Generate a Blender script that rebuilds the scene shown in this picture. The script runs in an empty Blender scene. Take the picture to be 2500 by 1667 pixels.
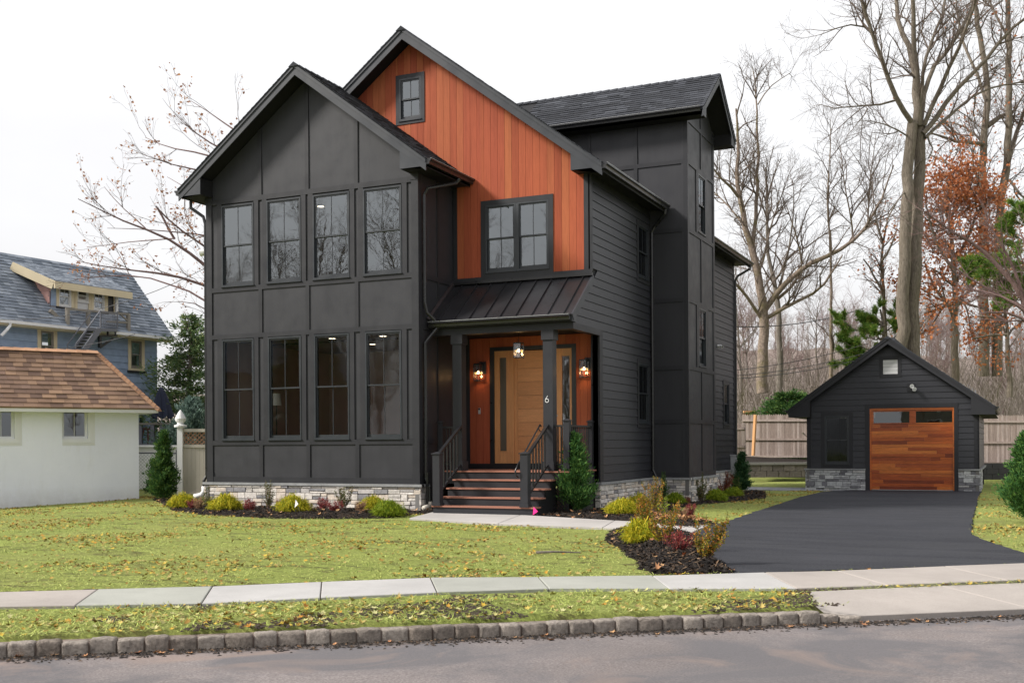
import bpy, math, random
import numpy as np
from mathutils import Vector, Matrix

# ------------------------------------------------------------------ camera, sky, sun, exposure
SC = bpy.context.scene
COL = SC.collection
CAM_F, CAM_TH, CAM_RO, CAM_H0 = 2683.18, 0.427916, 0.005744, 1084.79      # in pixels of the 2500 px wide photograph
CAM = np.array([11.129, -19.807, 0.807])
cth, sth = math.cos(CAM_TH), math.sin(CAM_TH)
RIGHT = Vector((cth, sth, 0)); FWD = Vector((-sth, cth, 0)); DOWN = Vector((0, 0, -1))
cr, sr = math.cos(CAM_RO), math.sin(CAM_RO)
cam_x = RIGHT * cr + DOWN * sr
cam_y = -(RIGHT * -sr + DOWN * cr)
cd = bpy.data.cameras.new('camera'); cam = bpy.data.objects.new('camera', cd); COL.objects.link(cam)
M = Matrix((( cam_x.x, cam_y.x, -FWD.x, CAM[0]), (cam_x.y, cam_y.y, -FWD.y, CAM[1]), (cam_x.z, cam_y.z, -FWD.z, CAM[2]), (0, 0, 0, 1)))
cam.matrix_world = M
cd.sensor_width = 36; cd.sensor_fit = 'HORIZONTAL'; cd.lens = CAM_F / 2500 * 36
cd.shift_y = (CAM_H0 - 833.5) / 2500
cd.clip_start = 0.1; cd.clip_end = 1500
SC.camera = cam

SUN_DIR = Vector((-0.74, -0.50, 0.66)).normalized()      # towards the sun
sun_el = math.asin(SUN_DIR.z); sun_az = math.atan2(SUN_DIR.x, SUN_DIR.y)
world = bpy.data.worlds.new('World'); SC.world = world; world.use_nodes = True
wn = world.node_tree; wn.nodes.clear()
def wnode(t, **k):
    n = wn.nodes.new(t)
    for a, b in k.items(): setattr(n, a, b)
    return n
w_out = wnode('ShaderNodeOutputWorld'); w_bg = wnode('ShaderNodeBackground')
w_sky = wnode('ShaderNodeTexSky'); w_sky.sky_type = 'NISHITA'; w_sky.sun_disc = False
w_sky.sun_elevation = sun_el; w_sky.sun_rotation = sun_az; w_sky.dust_density = 3.0
w_tc = wnode('ShaderNodeTexCoord'); w_mp = wnode('ShaderNodeMapping'); w_mp.inputs['Scale'].default_value = (1, 1, 2.2)
w_no = wnode('ShaderNodeTexNoise'); w_no.inputs['Scale'].default_value = 1.6; w_no.inputs['Detail'].default_value = 5; w_no.inputs['Roughness'].default_value = .5
w_cr = wnode('ShaderNodeValToRGB')
w_cr.color_ramp.elements[0].position = .38; w_cr.color_ramp.elements[0].color = (5.05, 4.95, 5.0, 1)
w_cr.color_ramp.elements[1].position = .62; w_cr.color_ramp.elements[1].color = (5.75, 5.75, 5.8, 1)
w_mx = wnode('ShaderNodeMix'); w_mx.data_type = 'RGBA'; w_mx.inputs[0].default_value = .93
L = wn.links.new
L(w_tc.outputs['Generated'], w_mp.inputs['Vector']); L(w_mp.outputs[0], w_no.inputs['Vector']); L(w_no.outputs['Fac'], w_cr.inputs[0])
w_sep = wnode('ShaderNodeSeparateXYZ'); L(w_tc.outputs['Generated'], w_sep.inputs[0])
w_m1 = wnode('ShaderNodeMath', operation='MAXIMUM'); L(w_sep.outputs['Z'], w_m1.inputs[0]); w_m1.inputs[1].default_value = 0
w_m2 = wnode('ShaderNodeMath', operation='MULTIPLY_ADD'); L(w_m1.outputs[0], w_m2.inputs[0]); w_m2.inputs[1].default_value = .38; w_m2.inputs[2].default_value = 1.0     # an overcast sky is brighter towards the zenith
w_sc = wnode('ShaderNodeVectorMath', operation='SCALE'); L(w_cr.outputs[0], w_sc.inputs[0]); L(w_m2.outputs[0], w_sc.inputs['Scale'])
L(w_sky.outputs[0], w_mx.inputs[6]); L(w_sc.outputs[0], w_mx.inputs[7]); L(w_mx.outputs[2], w_bg.inputs['Color'])
w_bg.inputs['Strength'].default_value = 0.083
L(w_bg.outputs[0], w_out.inputs['Surface'])

sd = bpy.data.lights.new('sun', 'SUN'); sd.energy = 2.7; sd.angle = math.radians(11); sd.color = (1, .95, .88)
sun = bpy.data.objects.new('sun', sd); COL.objects.link(sun)
sun.rotation_euler = (-SUN_DIR).to_track_quat('-Z', 'Y').to_euler(); sun.location = (0, -10, 40)
SC.view_settings.view_transform = 'Standard'; SC.view_settings.look = 'None'
SC.view_settings.gamma = 1; SC.view_settings.exposure = 1.06; SC.view_settings.use_curve_mapping = False
SC.cycles.use_denoising = True
SC.cycles.max_bounces = 8; SC.cycles.transparent_max_bounces = 12; SC.cycles.glossy_bounces = 4
SC.cycles.sample_clamp_indirect = 6

# ------------------------------------------------------------------ measuring helpers: a pixel of the photograph to a point on a plane
def ray(px, py):
    U, V = px - 1250, py - CAM_H0
    u = U * cr - V * sr; v = U * sr + V * cr
    a, z = u / CAM_F, -v / CAM_F
    return np.array([a * cth - sth, a * sth + cth, z])
def atD(px, py, D): return CAM + D * ray(px, py)
def onX(px, py, X): d = ray(px, py); return CAM + (X - CAM[0]) / d[0] * d
def onY(px, py, Y): d = ray(px, py); return CAM + (Y - CAM[1]) / d[1] * d
def onZ(px, py, Z): d = ray(px, py); return CAM + (Z - CAM[2]) / d[2] * d
G0 = -0.57
def zg(x, y): return G0 - .0079 * min(max(y - 2, 0), 14)
def gpt(px, py):
    z = G0
    for _ in range(6):
        p = onZ(px, py, z); z = zg(p[0], p[1])
    return p
RND = random.Random(7)
rng = np.random.default_rng(11)

# ------------------------------------------------------------------ mesh helpers
ORG = {}
def V3(p): return (float(p[0]), float(p[1]), float(p[2]))
class MB:
    def __init__(s): s.v = []; s.f = []
    def add(s, v, f):
        o = len(s.v); s.v += [V3(p) for p in v]; s.f += [tuple(i + o for i in q) for q in f]; return s
    def hexa(s, a, b):            # two quads, same winding
        n = len(a)
        f = [tuple(range(n))[::-1], tuple(range(n, 2 * n))] + [(i, (i + 1) % n, n + (i + 1) % n, n + i) for i in range(n)]
        return s.add(list(a) + list(b), f)
    prism = hexa
    def box(s, x0, x1, y0, y1, z0, z1):
        return s.hexa([(x0, y0, z0), (x1, y0, z0), (x1, y1, z0), (x0, y1, z0)], [(x0, y0, z1), (x1, y0, z1), (x1, y1, z1), (x0, y1, z1)])
    def bar(s, p, q, w, h, up=(0, 0, 1)):
        p, q = Vector(p), Vector(q); d = (q - p).normalized(); u = Vector(up); sd_ = d.cross(u)
        if sd_.length < 1e-4: sd_ = d.cross(Vector((1, 0, 0)))
        sd_.normalize(); u = sd_.cross(d).normalized()
        c = [(-w / 2, -h / 2), (w / 2, -h / 2), (w / 2, h / 2), (-w / 2, h / 2)]
        return s.hexa([p + sd_ * a + u * b for a, b in c], [q + sd_ * a + u * b for a, b in c])
    def tube(s, pts, r, n=8, caps=True):
        pts = [Vector(p) for p in pts]; rs = r if hasattr(r, '__len__') else [r] * len(pts)
        V = []; prev = None
        for i, p in enumerate(pts):
            t = (pts[min(i + 1, len(pts) - 1)] - pts[max(i - 1, 0)]).normalized()
            if prev is None: prev = t.orthogonal().normalized()
            a = (prev - t * prev.dot(t))
            a = a.normalized() if a.length > 1e-5 else t.orthogonal().normalized()
            prev = a; b = t.cross(a)
            V += [p + (a * math.cos(2 * math.pi * k / n) + b * math.sin(2 * math.pi * k / n)) * rs[i] for k in range(n)]
        F = []
        for i in range(len(pts) - 1):
            for k in range(n): F.append((i * n + k, i * n + (k + 1) % n, (i + 1) * n + (k + 1) % n, (i + 1) * n + k))
        if caps: F += [tuple(range(n))[::-1], tuple(range((len(pts) - 1) * n, len(pts) * n))]
        return s.add(V, F)
    def lathe(s, c, prof, n=16):
        V = []; F = []
        for r, z in prof: V += [(c[0] + r * math.cos(2 * math.pi * k / n), c[1] + r * math.sin(2 * math.pi * k / n), c[2] + z) for k in range(n)]
        for i in range(len(prof) - 1):
            for k in range(n): F.append((i * n + k, i * n + (k + 1) % n, (i + 1) * n + (k + 1) % n, (i + 1) * n + k))
        F += [tuple(range(n))[::-1], tuple(range((len(prof) - 1) * n, len(prof) * n))]
        return s.add(V, F)
    def build(s, name, mat, parent=None, smooth=False, kind=None):
        org = ORG.get(parent, (0, 0, 0)) if parent is not None else (0, 0, 0)
        me = bpy.data.meshes.new(name)
        me.from_pydata([(x - org[0], y - org[1], z - org[2]) for x, y, z in s.v], [], s.f)
        me.materials.append(mat)
        if smooth: me.polygons.foreach_set('use_smooth', [True] * len(me.polygons))
        o = bpy.data.objects.new(name, me); COL.objects.link(o)
        if parent is not None: o.parent = parent
        ORG[o] = org
        if kind: o['kind'] = kind
        return o
def npmesh(name, Vv, Fv, mat, parent=None, kind=None, smooth=False):
    """numpy vertices (n,3) and faces (m,k)"""
    org = np.array(ORG.get(parent, (0, 0, 0))) if parent is not None else np.zeros(3)
    me = bpy.data.meshes.new(name); Vv = np.asarray(Vv, np.float32) - org.astype(np.float32); Fv = np.asarray(Fv, np.int32); k = Fv.shape[1]
    me.vertices.add(len(Vv)); me.vertices.foreach_set('co', Vv.ravel())
    me.loops.add(Fv.size); me.loops.foreach_set('vertex_index', Fv.ravel())
    me.polygons.add(len(Fv)); me.polygons.foreach_set('loop_start', np.arange(0, Fv.size, k, dtype=np.int32))
    me.polygons.foreach_set('loop_total', np.full(len(Fv), k, np.int32))
    me.materials.append(mat)
    me.update(calc_edges=True)
    if smooth: me.polygons.foreach_set('use_smooth', np.ones(len(Fv), bool))
    o = bpy.data.objects.new(name, me); COL.objects.link(o)
    if parent is not None: o.parent = parent
    ORG[o] = tuple(org)
    if kind: o['kind'] = kind
    return o
def thing(name, label, cat, loc=(0, 0, 0), group=None):
    o = bpy.data.objects.new(name, None); COL.objects.link(o); o.location = V3(loc); o.empty_display_size = .2
    o['label'] = label; o['category'] = cat
    if group: o['group'] = group
    ORG[o] = V3(loc); return o
def tag(o, label, cat, group=None):
    o['label'] = label; o['category'] = cat
    if group: o['group'] = group
    return o
def struct(o): o['kind'] = 'structure'; return o

class Pl:            # a vertical plane: u along it, v up, w outwards
    def __init__(s, o, u, n): s.o, s.u, s.n = Vector(o), Vector(u).normalized(), Vector(n).normalized()
    def p(s, u, v, w=0): return s.o + s.u * u + Vector((0, 0, v)) + s.n * w
    def box(s, mb, u0, u1, v0, v1, w0, w1):
        return mb.hexa([s.p(u0, v0, w0), s.p(u1, v0, w0), s.p(u1, v1, w0), s.p(u0, v1, w0)], [s.p(u0, v0, w1), s.p(u1, v0, w1), s.p(u1, v1, w1), s.p(u0, v1, w1)])
    def poly(s, mb, pts, w0, w1):
        f = w1 if callable(w1) else (lambda u, v: w1)
        return mb.hexa([s.p(u, v, w0) for u, v in pts], [s.p(u, v, f(u, v)) for u, v in pts])
    def hit(s, px, py, w=0):
        d = Vector(ray(px, py)); c = Vector(CAM); o = s.o + s.n * w
        t = (o - c).dot(s.n) / d.dot(s.n); q = c + d * t - s.o
        return q.dot(s.u), q.z
def FR(Y): return Pl((0, Y, 0), (1, 0, 0), (0, -1, 0))
def SD(X): return Pl((X, 0, 0), (0, 1, 0), (1, 0, 0))
def clip(poly, planes):
    for a, b, c in planes:
        out = []
        for i in range(len(poly)):
            p, q = poly[i], poly[(i + 1) % len(poly)]
            dp, dq = a * p[0] + b * p[1] - c, a * q[0] + b * q[1] - c
            if dp <= 1e-7: out.append(p)
            if (dp < -1e-7 and dq > 1e-7) or (dp > 1e-7 and dq < -1e-7):
                t = dp / (dp - dq); out.append((p[0] + (q[0] - p[0]) * t, p[1] + (q[1] - p[1]) * t))
        poly = out
        if len(poly) < 3: return []
    return poly
def cut(rect, holes):
    rs = [rect]
    for h in holes:
        nr = []
        for r in rs:
            if r[0] >= h[1] or r[1] <= h[0] or r[2] >= h[3] or r[3] <= h[2]: nr.append(r); continue
            if r[0] < h[0]: nr.append((r[0], h[0], r[2], r[3]))
            if r[1] > h[1]: nr.append((h[1], r[1], r[2], r[3]))
            a, b = max(r[0], h[0]), min(r[1], h[1])
            if r[2] < h[2]: nr.append((a, b, r[2], h[2]))
            if r[3] > h[3]: nr.append((a, b, h[3], r[3]))
        rs = nr
    return [r for r in rs if r[1] - r[0] > .004 and r[3] - r[2] > .004]
def rpoly(r): return [(r[0], r[2]), (r[1], r[2]), (r[1], r[3]), (r[0], r[3])]

# ------------------------------------------------------------------ materials
class Mat:
    def __init__(s, name):
        s.m = bpy.data.materials.new(name); s.m.use_nodes = True; s.n = s.m.node_tree.nodes; s.b = s.n['Principled BSDF']; s.l = s.m.node_tree.links.new
    def N(s, t, **k):
        n = s.n.new(t)
        for a, b in k.items():
            if a.startswith('i_'): n.inputs[a[2:].replace('_', ' ')].default_value = b
            else: setattr(n, a, b)
        return n
    def coord(s, scale=(1, 1, 1), which='pos'):
        mp = s.N('ShaderNodeMapping'); mp.inputs['Scale'].default_value = scale
        if which == 'pos': s.l(s.N('ShaderNodeNewGeometry').outputs['Position'], mp.inputs[0])
        else: s.l(s.N('ShaderNodeTexCoord').outputs['Object'], mp.inputs[0])
        return mp.outputs[0]
    def noise(s, scale, detail=4, rough=.55, vec=None, dist=0):
        n = s.N('ShaderNodeTexNoise'); n.inputs['Scale'].default_value = scale; n.inputs['Detail'].default_value = detail
        n.inputs['Roughness'].default_value = rough; n.inputs['Distortion'].default_value = dist
        s.l(vec if vec is not None else s.coord(), n.inputs['Vector']); return n.outputs['Fac']
    def ramp(s, fac, stops, interp='LINEAR'):
        r = s.N('ShaderNodeValToRGB'); r.color_ramp.interpolation = interp
        e = r.color_ramp.elements
        while len(e) < len(stops): e.new(.5)
        for el, (p, c) in zip(e, stops): el.position = p; el.color = (*c, 1) if len(c) == 3 else c
        s.l(fac, r.inputs[0]); return r.outputs[0]
    def mix(s, fac, a, b, mode='MIX'):
        m = s.N('ShaderNodeMix', data_type='RGBA', blend_type=mode)
        for sock, v in ((m.inputs[0], fac), (m.inputs[6], a), (m.inputs[7], b)):
            if hasattr(v, 'links') or hasattr(v, 'is_output'): s.l(v, sock)
            elif isinstance(v, tuple): sock.default_value = (*v, 1) if len(v) == 3 else v
            else: sock.default_value = v
        return m.outputs[2]
    def math(s, op, a, b=0.0, c=None):
        m = s.N('ShaderNodeMath', operation=op)
        for i, v in enumerate((a, b) if c is None else (a, b, c)):
            if hasattr(v, 'is_output'): s.l(v, m.inputs[i])
            else: m.inputs[i].default_value = v
        return m.outputs[0]
    def rand(s, island=False):
        if island: return s.N('ShaderNodeNewGeometry').outputs['Random Per Island']
        return s.N('ShaderNodeObjectInfo').outputs['Random']
    def both(s): return s.math('FRACT', s.math('ADD', s.rand(), s.rand(True)))
    def bump(s, h, strength=.3, dist=.01):
        b = s.N('ShaderNodeBump'); b.inputs['Strength'].default_value = strength; b.inputs['Distance'].default_value = dist
        s.l(h, b.inputs['Height']); s.l(b.outputs[0], s.b.inputs['Normal'])
    def col(s, c):
        if isinstance(c, tuple): s.b.inputs['Base Color'].default_value = (*c, 1)
        else: s.l(c, s.b.inputs['Base Color'])
        return s
    def rough(s, r):
        if isinstance(r, (int, float)): s.b.inputs['Roughness'].default_value = r
        else: s.l(r, s.b.inputs['Roughness'])
        return s
def scal(c, k): return tuple(x * k for x in c)

def m_paint(name, c, rough=.5, var=.12, streak=True, bump=.06):
    m = Mat(name)
    big = m.noise(1.2, 5, .6, m.coord((1, 1, .45)))
    st = m.noise(9, 4, .6, m.coord((1, 1, .06)))
    f = m.math('ADD', m.math('MULTIPLY', big, .6), m.math('MULTIPLY', st, .4)) if streak else big
    m.col(m.ramp(f, [(.3, scal(c, 1 - var)), (.7, scal(c, 1 + var))]))
    m.rough(m.ramp(m.noise(3, 4), [(.3, (rough - .07,) * 3), (.7, (rough + .07,) * 3)]))
    m.bump(m.noise(90, 3), bump, .004); return m.m
def m_wood(name, stops, scale=(1, 1, 14), rough=.5, bump=.25, island=False, grain=.5):
    """stops: colours chosen board by board; the grain runs along the axis with the smallest scale"""
    m = Mat(name)
    base = m.ramp(m.both(), stops)
    off = m.N('ShaderNodeVectorMath', operation='ADD'); m.l(m.coord(scale), off.inputs[0])
    cmb = m.N('ShaderNodeCombineXYZ'); rr = m.math('MULTIPLY', m.both(), 37.0)
    for i in range(3): m.l(rr, cmb.inputs[i])
    m.l(cmb.outputs[0], off.inputs[1])
    g = m.noise(6, 6, .62, off.outputs[0], .6)
    g2 = m.noise(1.1, 3, .5, off.outputs[0])
    dark = m.ramp(m.math('ADD', m.math('MULTIPLY', g, .65), m.math('MULTIPLY', g2, .35)), [(.34, (1 - grain,) * 3), (.6, (1.08,) * 3)])
    m.col(m.mix(1.0, base, dark, 'MULTIPLY')).rough(rough)
    m.bump(g, bump, .004); return m.m

MT = {}
CH = (.052, .052, .054)
MT['redwood2'] = m_wood('dull_red_skirt', [(0, (.13, .075, .06)), (1, (.17, .095, .075))])
MT['panel'] = m_paint('charcoal_panel_paint', (.034, .0345, .040), .44, .12)
MT['trim'] = m_paint('charcoal_trim_paint', (.027, .0275, .032), .42, .08)
MT['fascia'] = m_paint('charcoal_fascia_wrap', (.040, .043, .051), .40, .06)
MT['soffit'] = m_paint('black_soffit', (.018, .018, .020), .6, .06)
MT['black'] = m_paint('black_metal', (.016, .016, .018), .32, .06, False, .02)
MT['gutter'] = m_paint('gutter_black', (.018, .018, .020), .30, .05, False, .02)
m = Mat('lap_siding_paint')
v = m.coord((1.6, 1.6, 26)); gr = m.noise(3.2, 7, .65, v, .5)
m.col(m.mix(.9, m.ramp(m.both(), [(0, (.021, .022, .0275)), (1, (.027, .028, .0345))]), m.ramp(gr, [(.3, (.72,) * 3), (.7, (1.25,) * 3)]), 'MULTIPLY'))
m.rough(m.ramp(gr, [(.35, (.36,) * 3), (.7, (.5,) * 3)])); m.bump(gr, .5, .004); MT['lap'] = m.m
MT['cedar'] = m_wood('red_cedar_boards', [(0, (.29, .068, .033)), (.25, (.36, .092, .043)), (.5, (.32, .074, .039)), (.75, (.385, .118, .050)), (1, (.33, .077, .040))], (11, 11, .5), .7, .2, grain=.22)
MT['cedar'].node_tree.nodes['Principled BSDF'].inputs['Specular IOR Level'].default_value = .2
MT['doorwood'] = m_wood('honey_door_wood', [(0, (.53, .235, .095)), (1, (.61, .285, .12))], (3, 3, 26), .42, .12, grain=.22)
MT['doorframe_wood'] = m_wood('honey_frame_wood', [(0, (.55, .25, .10)), (1, (.62, .30, .125))], (24, 24, 1.2), .42, .12, grain=.2)
MT['tread'] = m_wood('composite_tread', [(0, (.29, .135, .095)), (1, (.33, .155, .11))], (1.5, 30, 30), .55, .1, grain=.15)
MT['gdoor'] = m_wood('stained_cedar_garage_door', [(0, (.20, .036, .012)), (.25, (.40, .082, .018)), (.55, (.56, .135, .024)), (.85, (.66, .20, .040)), (1, (.32, .055, .018))], (.9, 1, 16), .3, .12, grain=.55)
MT['fence'] = m_wood('weathered_fence_wood', [(0, (.25, .195, .17)), (.5, (.33, .265, .235)), (1, (.42, .35, .32))], (16, 16, 1.1), .75, .35, grain=.42)
MT['newpost'] = m_wood('new_timber', [(0, (.55, .30, .14)), (1, (.60, .33, .16))], (16, 16, 1.1), .7, .2, grain=.25)
MT['deckfence'] = m_wood('tan_fence_wood', [(0, (.36, .22, .15)), (1, (.42, .26, .18))], (16, 16, 1.1), .75, .3, grain=.3)
def m_shingle(name, stops, gran=.35, bump=.6, sc=240):
    m = Mat(name)
    base = m.ramp(m.both(), stops)
    g = m.noise(sc, 2, .7); sp = m.ramp(g, [(.35, (1 - gran,) * 3), (.68, (1 + gran,) * 3)])
    big = m.ramp(m.noise(.9, 3), [(.3, (.86,) * 3), (.7, (1.12,) * 3)])
    m.col(m.mix(1.0, m.mix(1.0, base, sp, 'MULTIPLY'), big, 'MULTIPLY')).rough(.86); m.bump(g, bump, .004); return m.m
MT['shingle'] = m_shingle('charcoal_shingle', [(0, (.034, .036, .042)), (.6, (.046, .049, .058)), (.9, (.064, .068, .080)), (1, (.078, .083, .096))])
MT['bshingle'] = m_shingle('brown_shingle', [(0, (.17, .112, .088)), (.4, (.26, .168, .12)), (.75, (.35, .225, .15)), (1, (.20, .135, .112))], .22)
MT['blueshingle'] = m_shingle('slate_blue_shingle', [(0, (.15, .175, .21)), (.5, (.22, .25, .295)), (1, (.31, .345, .39))], .2, .5, 120)
m = Mat('standing_seam_metal'); nn = m.noise(1.4, 4, .5)
m.col(m.ramp(nn, [(.3, (.020, .020, .022)), (.7, (.032, .032, .036))])).rough(m.ramp(m.noise(2.2, 4), [(.3, (.26,) * 3), (.7, (.38,) * 3)])); m.b.inputs['Metallic'].default_value = .25
m.bump(m.noise(1.6, 2), .25, .02); MT['seam'] = m.m
m = Mat('ledgestone'); rr = m.both()
base = m.ramp(rr, [(0, (.54, .51, .475)), (.22, (.64, .60, .56)), (.42, (.42, .40, .39)), (.58, (.58, .51, .44)), (.82, (.24, .235, .245)), (1, (.52, .49, .45))], 'CONSTANT')
sp = m.noise(16, 6, .7); base = m.mix(.85, base, m.ramp(sp, [(.28, (.62,) * 3), (.62, (1.12,) * 3)]), 'MULTIPLY')
m.col(base).rough(.85); m.bump(m.noise(22, 6, .7), .9, .012); MT['stone'] = m.m
m = Mat('grey_ledgestone'); rr = m.both()
base = m.ramp(rr, [(0, (.44, .45, .455)), (.25, (.52, .525, .53)), (.5, (.34, .345, .355)), (.68, (.46, .45, .44)), (.82, (.19, .19, .205)), (1, (.40, .40, .41))], 'CONSTANT')
sp = m.noise(16, 6, .7); base = m.mix(.85, base, m.ramp(sp, [(.28, (.6,) * 3), (.62, (1.12,) * 3)]), 'MULTIPLY')
m.col(base).rough(.85); m.bump(m.noise(22, 6, .7), .9, .012); MT['gstone'] = m.m
MT['mortar'] = m_paint('dark_mortar', (.16, .155, .15), .9, .2, False, .5)
m = Mat('bluestone_cap'); m.col(m.ramp(m.noise(6, 5, .6), [(.3, (.20, .205, .21)), (.7, (.29, .295, .30))])).rough(.7); m.bump(m.noise(60, 3), .4, .004); MT['cap'] = m.m
m = Mat('mortar_joint'); m.col((.62, .61, .60)).rough(.8); MT['joint'] = m.m
MT['window'] = m_paint('black_window_frame', (.026, .030, .036), .34, .05, False, .01)
MT['white'] = m_paint('white_paint', (.74, .74, .74), .5, .04, False, .05)
MT['cream'] = m_paint('cream_trim_paint', (.66, .57, .40), .6, .08, False, .1)
MT['offwhite'] = m_paint('offwhite_vinyl', (.50, .46, .40), .5, .07, True, .03)
MT['stucco'] = None
m = Mat('white_stucco')
m.col(m.ramp(m.noise(.9, 5, .6, m.coord((1, 1, .6))), [(.3, (.82, .835, .93)), (.7, (.89, .90, .98))])).rough(.8)
m.bump(m.math('ADD', m.noise(22, 5, .65), m.math('MULTIPLY', m.noise(4, 3), 1.4)), .35, .02); c0 = m.b.inputs['Base Color'].links[0].from_socket
pz = m.N('ShaderNodeSeparateXYZ'); m.l(m.coord(), pz.inputs[0]); low = m.math('SUBTRACT', .55, m.math('MULTIPLY', m.math('ADD', pz.outputs[2], .57), 1.6))
st = m.math('MULTIPLY', m.math('MAXIMUM', low, 0.0), m.noise(5, 6, .65)); c1 = m.mix(st, c0, (.40, .38, .33))
c1 = m.mix(m.ramp(m.noise(1.1, 7, .7, m.coord((1, 1.2, .22))), [(.55, (0, 0, 0)), (.72, (.3,) * 3)]), c1, (.62, .61, .60)); m.l(c1, m.b.inputs['Base Color'])
MT['stucco'] = m.m
m = Mat('blue_shingle_siding'); m.col(m.mix(1.0, m.ramp(m.both(), [(0, (.26, .335, .47)), (1, (.31, .395, .54))]), m.ramp(m.noise(5, 4), [(.3, (.88,) * 3), (.7, (1.1,) * 3)]), 'MULTIPLY')).rough(.7); MT['blue'] = m.m
m = Mat('faded_pink_siding'); m.col(m.mix(1.0, m.ramp(m.both(), [(0, (.46, .27, .245)), (1, (.52, .32, .29))]), m.ramp(m.noise(5, 4), [(.3, (.88,) * 3), (.7, (1.1,) * 3)]), 'MULTIPLY')).rough(.75); MT['pink'] = m.m
m = Mat('mauve_siding'); m.col(m.mix(1.0, m.ramp(m.both(), [(0, (.27, .245, .26)), (1, (.32, .29, .30))]), m.ramp(m.noise(5, 4), [(.3, (.88,) * 3), (.7, (1.1,) * 3)]), 'MULTIPLY')).rough(.75); MT['mauve'] = m.m
MT['greymetal'] = m_paint('grey_painted_steel', (.17, .175, .20), .5, .1, False, .05)
MT['weathered'] = m_paint('weathered_grey_timber', (.25, .23, .20), .85, .2, True, .3)
# glass: clear with a strong clean reflection
def m_glass(name, tint, refl, rough=.015, ior=1.55):
    m = Mat(name); nt = m.m.node_tree; nt.nodes.remove(m.b)
    tr = m.N('ShaderNodeBsdfTransparent'); tr.inputs[0].default_value = (*tint, 1)
    gl = m.N('ShaderNodeBsdfGlossy'); gl.inputs['Roughness'].default_value = rough; gl.inputs['Color'].default_value = (.90, .96, 1, 1)
    fr = m.N('ShaderNodeFresnel'); fr.inputs['IOR'].default_value = ior
    fac = m.math('MULTIPLY_ADD', fr.outputs[0], 1.5, refl)
    mx = m.N('ShaderNodeMixShader'); m.l(fac, mx.inputs[0]); m.l(tr.outputs[0], mx.inputs[1]); m.l(gl.outputs[0], mx.inputs[2])
    bp = m.N('ShaderNodeBump'); bp.inputs['Strength'].default_value = .12; bp.inputs['Distance'].default_value = .01
    m.l(m.noise(1.7, 2), bp.inputs['Height']); m.l(bp.outputs[0], gl.inputs['Normal'])
    m.l(mx.outputs[0], m.n['Material Output'].inputs['Surface']); return m.m
MT['glass'] = m_glass('window_glass', (.72, .74, .75), .14)
MT['glass_low'] = m_glass('screened_window_glass', (.80, .80, .80), .035, .03, 1.35)
MT['screen'] = m_glass('screened_glass', (.30, .32, .36), .01, .05, 1.18)
MT['gglass'] = m_glass('garage_door_glass', (.3, .3, .3), .06)
MT['lampglass'] = m_glass('lamp_glass', (.9, .9, .88), .05)
MT['darkglass'] = Mat('dark_glass').col((.012, .014, .016)).rough(.05).m
def m_emit(name, c, s):
    m = Mat(name); m.b.inputs['Emission Color'].default_value = (*c, 1); m.b.inputs['Emission Strength'].default_value = s; m.col((.8, .7, .5)); return m.m
MT['bulb'] = m_emit('lit_bulb', (1, .74, .38), 4)
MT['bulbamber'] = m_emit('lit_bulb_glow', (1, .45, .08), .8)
MT['downlight'] = m_emit('lit_downlight', (1, .84, .60), 2.5)
MT['frost'] = m_paint('frosted_brown_glass', (.11, .095, .075), .12, .1, True, 0)
MT['roomwarm'] = m_paint('room_wall_warm', (.62, .47, .40), .9, .08, False, 0)
MT['roomgrey'] = m_paint('room_wall_grey', (.36, .35, .34), .9, .08, False, 0)
MT['chairwhite'] = m_paint('white_shell', (.85, .84, .80), .4, .03, False, 0)

def m_ground(name, cols, scale, rough=.9, bump=.5, bscale=120, big=.35, bd=.01, stretch=(1, 1, 1)):
    m = Mat(name); vv = m.coord(stretch)
    f = m.noise(scale, 8, .68, vv); b = m.noise(big, 5, .6)
    c1 = m.ramp(f, [(.3, cols[0]), (.5, cols[1]), (.72, cols[2])])
    m.col(m.mix(1.0, c1, m.ramp(b, [(.3, (.84,) * 3), (.7, (1.14,) * 3)]), 'MULTIPLY')).rough(rough)
    m.bump(m.noise(bscale, 4, .7), bump, bd); return m
mm = m_ground('street_asphalt', [(.115, .100, .098), (.20, .178, .174), (.31, .28, .275)], 60, .88, .8, 150, .5)
# worn, dusty and dark patches of the street
c0 = mm.b.inputs['Base Color'].links[0].from_socket
pat = mm.noise(.55, 7, .62, mm.coord((1, 1, 1)), .8)
c1 = mm.mix(mm.ramp(pat, [(.46, (0, 0, 0)), (.58, (.8,) * 3)]), c0, (.125, .122, .130))
c1 = mm.mix(mm.ramp(mm.noise(.8, 7, .65, None, .9), [(.54, (0, 0, 0)), (.70, (.75,) * 3)]), c1, (.28, .215, .185))
mm.l(c1, mm.b.inputs['Base Color']); MT['street'] = mm.m
mm = m_ground('fresh_driveway_asphalt', [(.014, .0148, .0185), (.030, .0315, .038), (.060, .063, .073)], 45, .88, .6, 200, .6)
c0 = mm.b.inputs['Base Color'].links[0].from_socket
c1 = mm.mix(mm.ramp(mm.noise(1.1, 9, .72, mm.coord((.30, 1.5, 1)), .8), [(.44, (0, 0, 0)), (.66, (.34,) * 3)]), c0, (.072, .074, .080))
mm.l(c1, mm.b.inputs['Base Color']); MT['driveway'] = mm.m
def m_conc(name, c):
    mm = m_ground(name, [scal(c, .90), c, scal(c, 1.07)], 60, .85, .25, 260, .7)
    c0 = mm.b.inputs['Base Color'].links[0].from_socket
    c1 = mm.mix(mm.ramp(mm.noise(3.0, 7, .7, None, .5), [(.5, (0, 0, 0)), (.8, (.4,) * 3)]), c0, scal(c, .78))
    mm.l(c1, mm.b.inputs['Base Color']); return mm.m
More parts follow.
